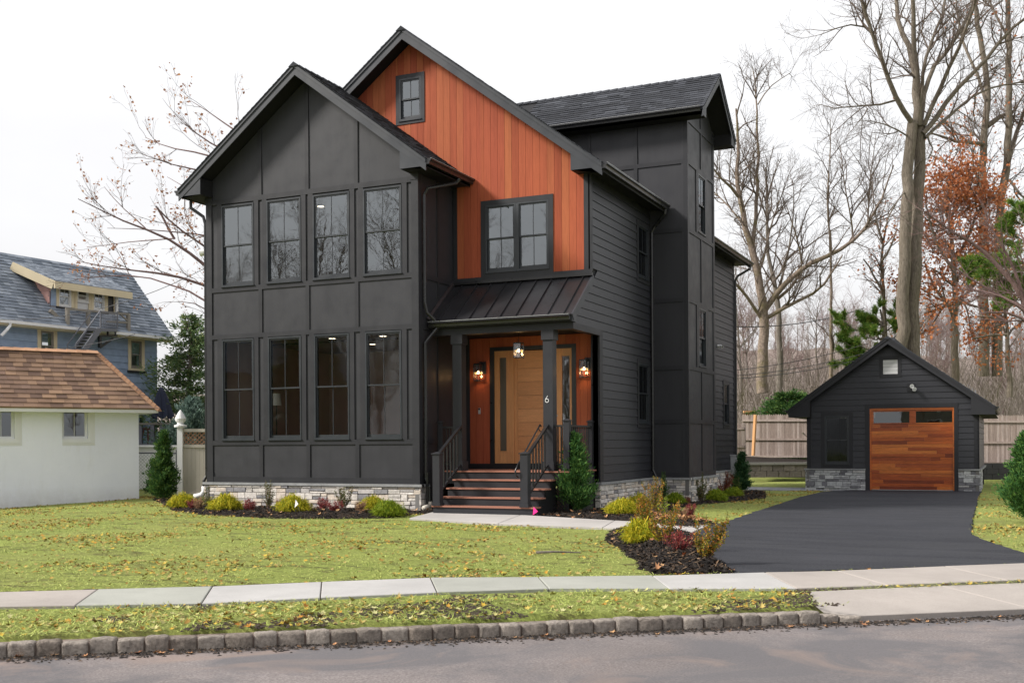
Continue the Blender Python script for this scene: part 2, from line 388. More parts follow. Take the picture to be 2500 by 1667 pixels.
MT['conc_new'] = m_conc('pale_concrete', (.37, .362, .355))
MT['conc_green'] = m_conc('greenish_concrete', (.305, .31, .28))
MT['conc_old'] = m_conc('aged_concrete', (.325, .295, .272))
MT['conc_path'] = m_conc('path_concrete', (.39, .37, .355))
m = Mat('lawn_straw'); f1 = m.noise(20, 9, .75, m.coord((1, 2.0, 1)), 1.4); f2 = m.noise(2.2, 8, .72, m.coord((.6, 1.3, 1)), 1.0); f3 = m.noise(.5, 4)
c = m.ramp(f1, [(.30, (.055, .060, .022)), (.42, (.19, .225, .058)), (.55, (.31, .365, .090)), (.70, (.45, .50, .16))])
c = m.mix(m.ramp(f2, [(.51, (0, 0, 0)), (.62, (.85,) * 3)]), c, (.080, .070, .033))
c = m.mix(m.ramp(f3, [(.4, (0, 0, 0)), (.65, (.4,) * 3)]), c, (.30, .30, .10))
m.col(c).rough(.95); m.bump(f1, 1.0, .04); MT['lawn'] = m.m
m = Mat('straw_strands'); m.col(m.ramp(m.both(), [(0, (.10, .12, .03)), (.25, (.27, .32, .075)), (.6, (.42, .49, .12)), (.88, (.56, .61, .20)), (1, (.30, .22, .08))])).rough(.85); MT['straw'] = m.m
m = Mat('green_grass'); m.col(m.ramp(m.both(), [(0, (.05, .12, .02)), (1, (.16, .30, .05))])).rough(.8); MT['grass'] = m.m
m = Mat('mulch_ground'); f = m.noise(45, 8, .7); m.col(m.ramp(f, [(.3, (.012, .010, .009)), (.6, (.035, .028, .024)), (.8, (.075, .055, .042))])).rough(.95); m.bump(f, 1, .04); MT['mulch'] = m.m
m = Mat('mulch_chips'); m.col(m.ramp(m.both(), [(0, (.010, .009, .009)), (.6, (.032, .027, .024)), (.93, (.06, .042, .03)), (1, (.20, .13, .08))])).rough(.9); MT['chips'] = m.m
m = Mat('soil'); f = m.noise(40, 8, .7); m.col(m.ramp(f, [(.3, (.05, .040, .032)), (.7, (.13, .10, .08))])).rough(.95); m.bump(f, 1, .04); MT['soil'] = m.m
m = Mat('fallen_leaves'); m.col(m.ramp(m.both(), [(0, (.17, .09, .025)), (.2, (.34, .22, .04)), (.5, (.36, .29, .12)), (.75, (.50, .36, .05)), (.9, (.40, .17, .03)), (1, (.10, .05, .02))])).rough(.7); MT['leaf'] = m.m
m = Mat('dry_bed_leaves'); m.col(m.ramp(m.both(), [(0, (.42, .20, .10)), (.5, (.50, .30, .15)), (1, (.24, .10, .05))])).rough(.7); MT['dryleaf'] = m.m
m = Mat('granite_kerb'); rr = m.both()
c = m.mix(1.0, m.ramp(rr, [(0, (.27, .23, .195)), (.5, (.34, .30, .265)), (1, (.42, .37, .325))]), m.ramp(m.noise(30, 7, .7), [(.3, (.55,) * 3), (.7, (1.3,) * 3)]), 'MULTIPLY')
m.col(c).rough(.9); m.bump(m.noise(20, 8, .75), 1.0, .05); MT['kerb'] = m.m
m = Mat('grey_paver'); m.col(m.mix(1.0, m.ramp(m.both(), [(0, (.20, .205, .225)), (1, (.28, .285, .305))]), m.ramp(m.noise(60, 4), [(.3, (.85,) * 3), (.7, (1.15,) * 3)]), 'MULTIPLY')).rough(.85); MT['paver'] = m.m
m = Mat('retaining_block'); m.col(m.mix(1.0, m.ramp(m.both(), [(0, (.13, .115, .11)), (1, (.17, .15, .14))]), m.ramp(m.noise(14, 6, .7), [(.3, (.7,) * 3), (.7, (1.2,) * 3)]), 'MULTIPLY')).rough(.9); m.bump(m.noise(18, 6), 1, .02); MT['rblock'] = m.m
MT['gutterdirt'] = m_ground('gutter_dirt', [(.06, .052, .050), (.12, .105, .10), (.19, .15, .13)], 40, .95, .8, 120, 2.0).m
def m_bark(name, a, b, sc=(3, 3, .5), spot=None):
    m = Mat(name); f = m.noise(7, 7, .68, m.coord(sc), .7)
    c = m.ramp(f, [(.3, a), (.68, b)])
    if spot: c = m.mix(m.ramp(m.noise(1.4, 5, .6), [(.5, (0, 0, 0)), (.68, (.75,) * 3)]), c, spot)
    m.col(c).rough(.95); m.bump(f, 1, .05); return m.m
MT['bark_oak'] = m_bark('oak_bark', (.085, .070, .056), (.25, .215, .175))
MT['bark_pale'] = m_bark('pale_flaky_bark', (.10, .078, .062), (.34, .27, .225), (2.2, 2.2, 1.2), (.13, .115, .035))
MT['bark_grey'] = m_bark('grey_bark', (.10, .088, .076), (.24, .21, .185))
MT['twig'] = m_bark('brown_twigs', (.10, .078, .066), (.20, .16, .14))
MT['bark_haze'] = m_bark('haze_paled_bark', (.15, .125, .11), (.32, .28, .25))  # bark paled to stand in for distance haze
MT['twighaze'] = m_bark('haze_paled_twigs', (.21, .175, .155), (.35, .30, .27))  # distance haze put into the twig colour
MT['twigred'] = m_bark('reddish_twigs', (.15, .098, .09), (.28, .19, .18))
MT['hill'] = m_bark('wooded_hill', (.15, .12, .105), (.34, .285, .255), (.22, .22, .30), (.22, .17, .15))  # hill colours lightened in place of haze
def m_leaf(name, stops, rough=.6, trans=.25):
    m = Mat(name); c = m.ramp(m.both(), stops); m.col(c).rough(rough)
    if trans:
        tl = m.N('ShaderNodeBsdfTranslucent'); m.l(c, tl.inputs[0]); mx = m.N('ShaderNodeMixShader'); mx.inputs[0].default_value = trans
        m.l(m.b.outputs[0], mx.inputs[1]); m.l(tl.outputs[0], mx.inputs[2]); m.l(mx.outputs[0], m.n['Material Output'].inputs['Surface'])
    return m.m
MT['oakleaf'] = m_leaf('russet_oak_leaves', [(0, (.30, .095, .040)), (.5, (.46, .165, .070)), (1, (.55, .25, .12))], .7, .4)
MT['mapleleaf'] = m_leaf('dry_orange_leaves', [(0, (.26, .13, .09)), (.6, (.40, .22, .15)), (.9, (.52, .26, .12)), (1, (.50, .34, .22))], .7, .4)
MT['arb'] = m_leaf('arborvitae_green', [(0, (.035, .10, .030)), (.6, (.075, .175, .045)), (1, (.15, .27, .06))])
MT['arbdark'] = m_leaf('dark_evergreen', [(0, (.022, .062, .028)), (.6, (.045, .11, .045)), (1, (.09, .17, .06))])
MT['yew'] = m_leaf('yew_green', [(0, (.028, .075, .025)), (.6, (.06, .135, .035)), (1, (.14, .22, .05))])
MT['juniper'] = m_leaf('blue_juniper', [(0, (.085, .135, .115)), (.6, (.15, .225, .19)), (1, (.24, .32, .27))])
MT['hemlock'] = m_leaf('hemlock_green', [(0, (.07, .125, .06)), (.6, (.13, .21, .085)), (1, (.25, .28, .11))])
MT['pine'] = m_leaf('pine_needles', [(0, (.05, .12, .020)), (.6, (.14, .25, .045)), (.92, (.26, .36, .07)), (1, (.35, .24, .07))])
MT['yellow'] = m_leaf('golden_thread_foliage', [(0, (.10, .17, .012)), (.3, (.28, .32, .02)), (.7, (.58, .49, .03)), (1, (.72, .58, .05))])
MT['lime'] = m_leaf('lime_foliage', [(0, (.08, .15, .012)), (.5, (.19, .27, .02)), (1, (.36, .40, .03))])
MT['olive'] = m_leaf('olive_upright_foliage', [(0, (.045, .075, .02)), (.5, (.10, .13, .035)), (.85, (.19, .15, .05)), (1, (.30, .14, .05))])
MT['orangeup'] = m_leaf('orange_green_foliage', [(0, (.07, .11, .02)), (.4, (.20, .20, .03)), (.75, (.42, .23, .03)), (1, (.50, .17, .04))])
MT['greenup'] = m_leaf('green_upright_foliage', [(0, (.02, .07, .02)), (.6, (.06, .13, .03)), (1, (.17, .22, .04))])
MT['red'] = m_leaf('red_barberry_foliage', [(0, (.13, .022, .026)), (.6, (.27, .040, .050)), (1, (.40, .13, .09))])
MT['redbrown'] = m_leaf('red_brown_foliage', [(0, (.13, .035, .025)), (.6, (.25, .07, .045)), (1, (.34, .16, .07))])
MT['tan'] = m_leaf('dry_tan_foliage', [(0, (.26, .14, .08)), (.6, (.40, .24, .14)), (1, (.48, .33, .19))])
for k_, m_ in list(MT.items()):
    b_ = m_.node_tree.nodes.get('Principled BSDF') if m_ else None
    if b_ is not None and k_ not in ('black', 'gutter', 'seam', 'window', 'darkglass', 'lip', 'frost', 'doorwood', 'doorframe_wood', 'gdoor'):
        b_.inputs['Specular IOR Level'].default_value = {'lap': .42, 'panel': .28, 'trim': .26, 'fascia': .3}.get(k_, .14)
MT['kerbjoint'] = m_paint('sandy_joint', (.20, .155, .13), .95, .3, False, .6)
# ------------------------------------------------------------------ the ground, street, walks and beds
KU = Vector((.8068, .5909, 0)); KN = Vector((-.5909, .8068, 0)); K0 = Vector((4.55, -14.14, 0))     # kerb line at its foot
def kp(s, n): p = K0 + KU * s + KN * n; return (p.x, p.y)
def kn(x, y): d = Vector((x, y, 0)) - K0; return d.dot(KU), d.dot(KN)
def s_at(px, n, z):
    lo, hi = -20.0, 20.0
    for _ in range(40):
        m_ = (lo + hi) / 2; p = kp(m_, n); d = np.array([p[0], p[1], z]) - CAM; b_ = -d[0] * sth + d[1] * cth; a_ = d[0] * cth + d[1] * sth
        x_ = 1250 + CAM_F * a_ / b_ * cr - CAM_F * d[2] / b_ * sr
        if x_ < px: lo = m_
        else: hi = m_
    return lo
MT['lip'] = m_paint('pale_metal_and_highlight', (.42, .43, .44), .3, .05, False, 0)  # pale grey metal, also the colour of the painted gutter highlights
ss = np.concatenate([np.linspace(-260, -24, 14)[:-1], np.linspace(-24, 40, 260), np.linspace(40, 260, 14)[1:]])
nn_ = np.concatenate([np.concatenate([np.linspace(.1, 1.6, 12), np.linspace(1.75, 36, 80)]), np.linspace(36, 330, 12)[1:]])
S_, N_ = np.meshgrid(ss, nn_); px_ = K0.x + KU.x * S_ + KN.x * N_; py_ = K0.y + KU.y * S_ + KN.y * N_
Z_ = G0 - .0079 * np.clip(py_ - 2, 0, 14) + .006 * np.sin(px_ * 2.1 + py_) * np.sin(py_ * 1.7 - px_) - .012
def gridmesh(name, X, Y, Z, mat, kind='structure', parent=None, smooth=True):
    h, w = X.shape; i = np.arange(h * w).reshape(h, w)
    F = np.stack([i[:-1, :-1], i[:-1, 1:], i[1:, 1:], i[1:, :-1]], -1).reshape(-1, 4)
    return npmesh(name, np.stack([X, Y, Z], -1).reshape(-1, 3), F, mat, parent, kind, smooth)

ZST = G0 - .135
def sheet(name, pts, z, mat, parent=None):
    mb = MB(); f = z if callable(z) else (lambda x, y: z)
    mb.add([(x, y, f(x, y)) for x, y in pts], [tuple(range(len(pts)))])
    o = mb.build(name, mat, parent); o['kind'] = 'structure'; return o
sg = np.linspace(-260, 260, 40); ng = np.linspace(-7.6, .14, 12)
S_, N_ = np.meshgrid(sg, ng); X_ = K0.x + KU.x * S_ + KN.x * N_; Y_ = K0.y + KU.y * S_ + KN.y * N_
gridmesh('street', X_, Y_, ZST - .004 + .06 * (1 - ((N_ + 3.7) / 3.8) ** 2), MT['street'])
ng = np.array([-60, -30, -15, -7.75]); S_, N_ = np.meshgrid(sg, ng)
gridmesh('far_side_lawn', K0.x + KU.x * S_ + KN.x * N_, K0.y + KU.y * S_ + KN.y * N_, np.full(S_.shape, ZST + .1), MT['lawn'])
ng = np.array([-8.0, -7.6]); S_, N_ = np.meshgrid(sg, ng)
gridmesh('far_side_kerb', K0.x + KU.x * S_ + KN.x * N_, K0.y + KU.y * S_ + KN.y * N_, np.full(S_.shape, ZST + .11), MT['conc_old'])

def inpoly(P, poly):
    x, y = P[:, 0], P[:, 1]; c = np.zeros(len(P), bool); n = len(poly)
    for i in range(n):
        x0, y0 = poly[i]; x1, y1 = poly[(i + 1) % n]
        if y0 == y1: continue
        m_ = ((y0 > y) != (y1 > y)) & (x < (x1 - x0) * (y - y0) / (y1 - y0) + x0); c ^= m_
    return c
def edist(P, poly):
    d = np.full(len(P), 1e9); n = len(poly)
    for i in range(n):
        a, b = np.array(poly[i]), np.array(poly[(i + 1) % n]); ab = b - a; t = np.clip(((P - a) @ ab) / max(ab @ ab, 1e-9), 0, 1)
        d = np.minimum(d, np.linalg.norm(P - (a + t[:, None] * ab), axis=1))
    return d
def slab(name, quad, z0, z1, mat, parent=None, bev=.006):
    mb = MB(); c = sum((Vector((x, y, 0)) for x, y in quad), Vector()) / len(quad)
    zz = z1 if callable(z1) else (lambda x, y: z1)
    ins = [tuple(Vector((x, y, 0)) + (c - Vector((x, y, 0))).normalized() * .010)[:2] for x, y in quad]
    a = [(x, y, z0) for x, y in quad]; b = [(x, y, zz(x, y) - bev) for x, y in quad]; d = [(x, y, zz(x, y)) for x, y in ins]
    n = len(quad); f = [tuple(range(2 * n, 3 * n))]
    for i in range(n):
        j = (i + 1) % n; f += [(i, j, n + j, n + i), (n + i, n + j, 2 * n + j, 2 * n + i)]
    mb.add(a + b + d, f); return mb.build(name, mat, parent)
def r1(x, y): return gpt(1000 + x / 2.352, 1180 + y / 2.352)[:2]
def s1(x, y): return gpt(1700 + x / 2.94, 1180 + y / 2.94)[:2]
def l1(x, y): return gpt(x / 2.94, 1350 + y / 2.94)[:2]
sw = struct(thing('sidewalk', '', '', (0, 0, 0)));  del sw['label']; del sw['category']
top = [l1(0, 292), l1(700, 270), l1(1525, 248), l1(2310, 215), r1(120, 548), r1(740, 545), r1(1395, 537), r1(2040, 517), s1(1010, 636), s1(1780, 604), s1(2700, 570)]
bot = [None, l1(540, 385), l1(1445, 372), l1(2300, 328), r1(158, 632), r1(800, 612), r1(1490, 612), r1(2220, 609), s1(1365, 738), s1(2230, 706), s1(3300, 672)]
top[0] = top[1] + (top[1] - top[2]) * 1.0; bot[0] = bot[1] + (bot[1] - bot[2]) * 1.0
extT = [top[0] + (top[1] - top[2]) * k for k in range(8, 0, -1)]; extB = [bot[0] + (bot[1] - bot[2]) * k for k in range(8, 0, -1)]
topa = extT + top + [top[-1] + (top[-1] - top[-2]) * k for k in range(1, 8)]; bota = extB + bot + [bot[-1] + (bot[-1] - bot[-2]) * k for k in range(1, 8)]
smat = ['conc_old'] * 9 + ['conc_green', 'conc_new', 'conc_new', 'conc_green', 'conc_green', 'conc_new', 'conc_old'] + ['conc_old'] * 12
def gap2(a, b, g): d = (b - a); l = np.linalg.norm(d); return a + d * g / l, b - d * g / l
for i in range(len(topa) - 1):
    t0, t1 = gap2(topa[i], topa[i + 1], .005); b0, b1 = gap2(bota[i], bota[i + 1], .005)
    slab('slab', [tuple(b0), tuple(b1), tuple(t1), tuple(t0)], G0 - .1, G0 + .018 + RND.uniform(-.003, .003), MT[smat[i]], sw)
sheet('sidewalk_joint_bed', [tuple(p) for p in bota] + [tuple(p) for p in topa[::-1]], G0 + .004, MT['soil'], sw)
# apron of the driveway across the verge
ap = struct(thing('driveway_apron', '', '')); del ap['label']; del ap['category']
aL0, aL1, aL2 = s1(812, 768), np.array(kp(s_at(1996, .28, G0 - .05), .28)), onZ(1700 + 950 / 2.94, 1180 + 962 / 2.94, G0 - .03)[:2]
def onbot(t): return bota[17] + (bota[18] - bota[17]) * t
kA = np.array(kp(6.55, .16)); 
def kerbpt(px, py): return np.array(kp(s_at(px, .1, G0 - .1), .1))
j0 = s1(1760, 730); j1 = kerbpt(2520, 1487)
k0 = kerbpt(1700 + 1150 / 2.94, 1180 + 980 / 2.94)
zap = lambda x, y: G0 + .012 - .105 * max(0, min(1, (1.32 - kn(x, y)[1]) / 1.2)) ** 1.3
slab('slab', [tuple(k0), tuple(j1 - np.array(KU[:2]) * .01), tuple(j0 - np.array(KU[:2]) * .006), tuple(aL0), tuple(aL1)], G0 - .2, zap, MT['conc_old'], ap)
e1 = s1(3300, 676); f1_ = np.array(kp(12.2, .1))
slab('slab', [tuple(j1), tuple(f1_), tuple(e1), tuple(j0)], G0 - .2, zap, MT['conc_old'], ap)
SHC_ = gpt(339.5, 1215.7); shu = np.array([math.cos(math.radians(57.5)), math.sin(math.radians(57.5))]); shn = np.array([shu[1], -shu[0]])
def dip(x, y):
    q = (x - SHC_[0]) * shu[0] + (y - SHC_[1]) * shu[1]; w = (x - SHC_[0]) * shn[0] + (y - SHC_[1]) * shn[1]
    return .045 * np.clip(-q, 0, 4) * np.clip(1 - np.abs(w) / 4.5, 0, 1)
Z_ = Z_ - dip(px_, py_)
apron_poly = [tuple(aL0), tuple(aL1), tuple(k0), tuple(kp(12.2, -.3)), tuple(kp(12.2, .1)), tuple(e1)]
ins_ = inpoly(np.stack([px_.ravel(), py_.ravel()], 1), apron_poly) & (edist(np.stack([px_.ravel(), py_.ravel()], 1), apron_poly) > .02)
Z_[0] -= .2
Z_ = np.where(ins_.reshape(Z_.shape), Z_ - .2, Z_)
gridmesh('lawn', px_, py_, Z_, MT['lawn'])
# driveway
dl = [s1(290, 652), s1(150, 560), r1(1620, 290), r1(1715, 248), r1(1810, 225), r1(2060, 140), r1(2240, 80), s1(800, 85), s1(900, 62)]
dr = [s1(3000, 640), s1(2350, 500), s1(2150, 440), s1(1970, 370), s1(1985, 260), s1(2010, 150), s1(2035, 65)]
gy = 15.80
drv = [tuple(onZ(1700 + 300 / 2.94, 1180 + 650 / 2.94, G0)[:2])] + [tuple(p) for p in dl[1:]] + [(6.25, gy), (10.28, gy)] + [tuple(p) for p in dr[::-1]]
drv += [tuple(topa[-8]), tuple(topa[-9])] if False else []
# close along the sidewalk
drv_pts = drv + [tuple(topa[18] + (topa[19] - topa[18]) * .8)]
mb = MB()
from mathutils.geometry import tessellate_polygon
def polymesh(name, pts, zf, mat, thick=.05, sub=.45):
    """a flat sheet of any outline, cut into a grid so that it follows the ground"""
    import bmesh
    xs = [p[0] for p in pts]; ys = [p[1] for p in pts]
    bm = bmesh.new(); vs = [bm.verts.new((x, y, 0)) for x, y in pts]; bm.faces.new(vs)
    for ax, lo, hi in ((0, min(xs), max(xs)), (1, min(ys), max(ys))):
        t = lo + sub
        while t < hi:
            no = (1, 0, 0) if ax == 0 else (0, 1, 0); co = (t, 0, 0) if ax == 0 else (0, t, 0)
            bmesh.ops.bisect_plane(bm, geom=bm.verts[:] + bm.edges[:] + bm.faces[:], plane_co=co, plane_no=no); t += sub
    bmesh.ops.triangulate(bm, faces=bm.faces[:])
    edges = [e for e in bm.edges if len(e.link_faces) == 1]
    ex = bmesh.ops.extrude_edge_only(bm, edges=edges)
    low = [v for v in ex['geom'] if isinstance(v, bmesh.types.BMVert)]
    lows = set(low)
    bm.verts.ensure_lookup_table(); xy = np.array([(v.co.x, v.co.y) for v in bm.verts])
    zz = zf(xy[:, 0], xy[:, 1])
    for v, z in zip(bm.verts, zz): v.co.z = float(z) - (thick if v in lows else 0)
    me = bpy.data.meshes.new(name); bm.to_mesh(me); bm.free(); me.materials.append(mat)
    o = bpy.data.objects.new(name, me); COL.objects.link(o); ORG[o] = (0, 0, 0); o['kind'] = 'structure'; return o
def jag(pts, amp, step, seed):
    r = random.Random(seed); out = []
    for i in range(len(pts)):
        a, b = np.array(pts[i], float), np.array(pts[(i + 1) % len(pts)], float); n = max(1, int(np.linalg.norm(b - a) / step)); fix = kn(*a)[1] < 3.2 and kn(*b)[1] < 3.2 or (a[1] > 15.5 and b[1] > 15.5)
        for k in range(n):
            q = a + (b - a) * k / n; out.append(tuple(q if fix or k == 0 else q + np.array([r.gauss(0, amp), r.gauss(0, amp)])))
    return out
drv_pts = jag(drv_pts, .014, .15, 5)
polymesh('driveway', drv_pts, lambda x, y: G0 - .0079 * np.clip(y - 2, 0, 14) + .012, MT['driveway'])
# front walk in three slabs
fw = struct(thing('front_walk', '', '')); del fw['label']; del fw['category']
wa = [r1(-40, 215), r1(130, 172), r1(640, 188), r1(1180, 221), r1(1715, 248)]; wb = [r1(-30, 222), None, r1(510, 238), r1(1110, 262), r1(1630, 287)]
wz = G0 + .03
slab('slab', [tuple(r1(0, 206)), tuple(wb[2] + np.array((-.01, 0))), tuple(wa[2] + np.array((-.01, 0))), tuple(wa[1])], G0 - .1, wz, MT['conc_path'], fw)
slab('slab', [tuple(wb[2]), tuple(wb[3] + np.array((-.01, 0))), tuple(wa[3] + np.array((-.01, 0))), tuple(wa[2])], G0 - .1, wz, MT['conc_path'], fw)
slab('slab', [tuple(wb[3]), tuple(wb[4]), tuple(wa[4]), tuple(wa[3])], G0 - .1, wz, MT['conc_path'], fw)
walk_poly = [tuple(r1(0, 206)), tuple(wb[2]), tuple(wb[3]), tuple(wb[4]), tuple(wa[4]), tuple(wa[3]), tuple(wa[2]), tuple(wa[1])]
# mulch beds: low mounds of bark
def dpt(x, y): return tuple(gpt(x * 1.063, y * 1.063)[:2])
bedA = [dpt(395, 1172), dpt(470, 1182), dpt(600, 1188), dpt(700, 1190), dpt(800, 1190), dpt(900, 1188), dpt(960, 1180), (.62, -.42), (.62, .2), (.0, .1), (0, -.02), (-5.45, -.02), (-6.4, .6), (-7.2, 1.6), dpt(350, 1145), dpt(380, 1160)]
bedB = [(2.9, .55), (2.84, -.42), tuple(wa[2] + np.array((.2, .03))), tuple(wa[3] + np.array((0, .03))), dpt(1600, 1218), dpt(1655, 1203), dpt(1600, 1190), dpt(1560, 1183), dpt(1545, 1168), dpt(1600, 1158), dpt(1700, 1150), dpt(1760, 1143), dpt(1755, 1128), (3.6, 12.6), (3.2, 12.6), (3.2, 8.3), (4.2, 8.3), (4.25, 5.6), (3.2, 5.6), (3.2, 2.0), (3.15, .6)]
bedC = [dpt(1400, 1222), dpt(1440, 1218), dpt(1500, 1222), tuple(r1(1625, 292)), tuple(s1(140, 560)), tuple(s1(285, 648)), dpt(1650, 1316), dpt(1560, 1318), dpt(1500, 1316), dpt(1430, 1265), dpt(1395, 1240)]
def bedz(poly, hgt, w=.35):
    A = np.array(poly)
    def f(x, y):
        P = np.stack([np.atleast_1d(x), np.atleast_1d(y)], 1).astype(float); d = np.minimum(1, edist(P, poly) / w); x_, y_ = P[:, 0], P[:, 1]
        z = G0 - .0079 * np.clip(y_ - 2, 0, 14) - .004 + hgt * d ** .6 + .012 * np.sin(x_ * 9.1 + 3 * np.sin(y_ * 5)) * d
        return float(z[0]) if np.ndim(x) == 0 else z
    return f
def roughen(pts, amp, step, seed, keep=lambda p: False):
    r = random.Random(seed); out = []
    for i in range(len(pts)):
        a, b = np.array(pts[i][:2], float), np.array(pts[(i + 1) % len(pts)][:2], float); n = max(1, int(np.linalg.norm(b - a) / step))
        for k in range(n):
            q = a + (b - a) * k / n
            if not (keep(q) or (k == 0 and keep(b))): q = q + np.array([r.gauss(0, amp), r.gauss(0, amp)])
            out.append((float(q[0]), float(q[1])))
    return out
nearwall = lambda q: (q[1] > -.6 and -6.0 < q[0] < 4.4 and q[1] < 13) 
bedA = roughen(bedA, .03, .16, 1, nearwall); bedC = roughen(bedC, .03, .16, 3, lambda q: kn(q[0], q[1])[1] < 2.6); bedB = roughen(bedB, .03, .18, 2, lambda q: nearwall(q) or edist(np.array([q]), walk_poly)[0] < .05)
BEDS = []
for nme, poly, hgt in (('mulch_bed', bedA, .05), ('mulch_bed', bedB, .05), ('mulch_bed', bedC, .10)):
    f = bedz(poly, hgt); polymesh(nme, poly, f, MT['mulch'], .06, .16); BEDS.append((poly, f))
eT = [tuple(p) for p in topa]; offv = np.array(KN[:2])
ed = [tuple(p - offv * .01) for p in topa[6:18]] + [tuple(p + offv * .10) for p in topa[6:18]][::-1]
polymesh('soil_edge', roughen(ed, .022, .10, 8, lambda q: min(edist(np.array([q]), [tuple(p - offv * .01) for p in topa[6:18]] + [tuple(topa[17]), tuple(topa[6])])) < .004), lambda x, y: G0 - .0079 * np.clip(y - 2, 0, 14) + .004 + 0 * x, MT['soil'], .02, .3)
gd_ = [kp(-12 + i * .35, .01) for i in range(66)] + [kp(11.1 - i * .35, -.20 - .06 * math.sin(i * .9)) for i in range(66)]
polymesh('gutter_dirt', roughen(gd_, .018, .12, 9), lambda x, y: ZST + .003 + 0 * x, MT['gutterdirt'], .012, .4)
# kerb of granite blocks
kb = struct(thing('granite_kerb', '', '')); del kb['label']; del kb['category']
s = -7.0
s_end = s_at(1978, 0, G0 - .1); s_last = s_at(2085, 0, G0 - .1)
while s < s_last - .1:
    w = RND.uniform(.150, .205); hh = .106 + RND.uniform(-.010, .010)
    if s > s_end - .05: hh = .085 - .05 * (s - s_end) / (s_last - s_end)
    c = Vector((K0.x, K0.y, 0)) + KU * (s + w / 2) + KN * (.0 + RND.uniform(-.006, .006))
    mb = MB(); nx, nz = 5, 4; V = []; F = []
    # a rounded, rough block: a superellipse profile swept along the kerb
    prof = []
    for k in range(9):
        a = math.pi * k / 8; cx_, sz_ = math.cos(a), math.sin(a)
        prof.append((.055 - .058 * math.copysign(abs(cx_) ** .30, cx_) , ZST - .06 + (hh + .06) * (abs(sz_) ** .17)))
    us = [0, .007, .035, w / 2, w - .035, w - .007, w]
    shr = [.84, .96, 1, 1.03, 1, .96, .84]
    for iu, u in enumerate(us):
        for (yy, zz) in prof:
            jn = RND.uniform(-.006, .006)
            q = c + KU * (u - w / 2) + KN * (.055 + (yy - .055) * shr[iu] + jn)
            V.append((q.x, q.y, ZST - .06 + (zz - ZST + .06) * (1 - (1 - shr[iu]) * .33) + RND.uniform(-.004, .004)))
    n9 = 9
    for iu in range(len(us) - 1):
        for k in range(n9 - 1): F.append((iu * n9 + k, (iu + 1) * n9 + k, (iu + 1) * n9 + k + 1, iu * n9 + k + 1))
    F += [tuple(range(n9)), tuple(range((len(us) - 1) * n9, len(us) * n9))[::-1]]
    mb.add(V, F); mb.build('kerb_stone', MT['kerb'], kb, smooth=True)
    s += w + RND.uniform(.008, .014)
mb = MB(); zb0, zb1 = ZST - .05, G0 - .05
mb.hexa([(*kp(-30, .022), zb0), (*kp(s_end, .022), zb0), (*kp(s_end, .3), zb0), (*kp(-30, .3), zb0)], [(*kp(-30, .022), zb1), (*kp(s_end, .022), zb1), (*kp(s_end, .3), zb1), (*kp(-30, .3), zb1)])
mb.build('kerb_backing', MT['kerbjoint'], kb)
# grey paver walk beside the garage and strip of grass behind it
pw = struct(thing('paver_walk', '', '')); del pw['label']; del pw['category']
for i in range(34):
    for j in range(12):
        x = -.4 + i * .2 + (j % 2) * .1; y = 14.9 + j * .2
        if (3.3 < x < 6.3) or y > 15.1:
            if x < 5.0 or y < 15.7: 
                if x > .5: slab('paver', [(x, y), (x + .192, y), (x + .192, y + .192), (x, y + .192)], zg(x, y) - .05, zg(x, y) + .012, MT['paver'], pw)
# ------------------------------------------------------------------ general builders for buildings
def window(parent, pl, u0, u1, v0, v1, w=0.0, mat='glass', rail=.035, double=True, muntin=True, fmat='window', name='window', depth=.09):
    mb = MB(); t = rail
    for a in ((u0, u0 + t, v0, v1), (u1 - t, u1, v0, v1), (u0 + t, u1 - t, v0, v0 + t), (u0 + t, u1 - t, v1 - t, v1)):
        pl.box(mb, *a, w - depth, w + .012)
    pl.box(mb, u0 - .015, u1 + .015, v0 - .018, v0 - .001, w - .02, w + .035)
    fr = mb.build(name, MT[fmat], parent)
    a0, a1, b0, b1 = u0 + t, u1 - t, v0 + t, v1 - t; mid = (b0 + b1) / 2
    parts = [(mid - .015, b1, w - .035, w - .008), (b0, mid + .015, w - .065, w - .038)] if double else [(b0, b1, w - .035, w - .008)]
    for i, (c0, c1, w0, w1) in enumerate(parts):
        mb = MB(); r = .032; lowr = .032 if i == 0 else .06
        for q in ((a0, a0 + r, c0, c1), (a1 - r, a1, c0, c1), (a0 + r, a1 - r, c0, c0 + lowr), (a0 + r, a1 - r, c1 - .03, c1)): pl.box(mb, *q, w0, w1)
        mb.build('sash', MT[fmat], fr)
        mb = MB(); wm = (w0 + w1) / 2; mb.add([pl.p(a0 + r, c0 + lowr, wm), pl.p(a1 - r, c0 + lowr, wm), pl.p(a1 - r, c1 - .03, wm), pl.p(a0 + r, c1 - .03, wm)], [(0, 1, 2, 3)])
        mb.build('pane', MT[mat], fr)
        if muntin:
            mb = MB(); um = (a0 + a1) / 2; pl.box(mb, um - .007, um + .007, c0 + lowr, c1 - .03, wm - .006, wm + .006); mb.build('muntin', MT[fmat], fr)
    return fr
def piece(pl, parent, name, mat, pts, w0, w1):
    if len(pts) < 3: return
    mb = MB(); pl.poly(mb, pts, w0, w1); return mb.build(name, MT[mat], parent)
def rectp(pl, parent, name, mat, u0, u1, v0, v1, w0, w1): return piece(pl, parent, name, mat, [(u0, v0), (u1, v0), (u1, v1), (u0, v1)], w0, w1)
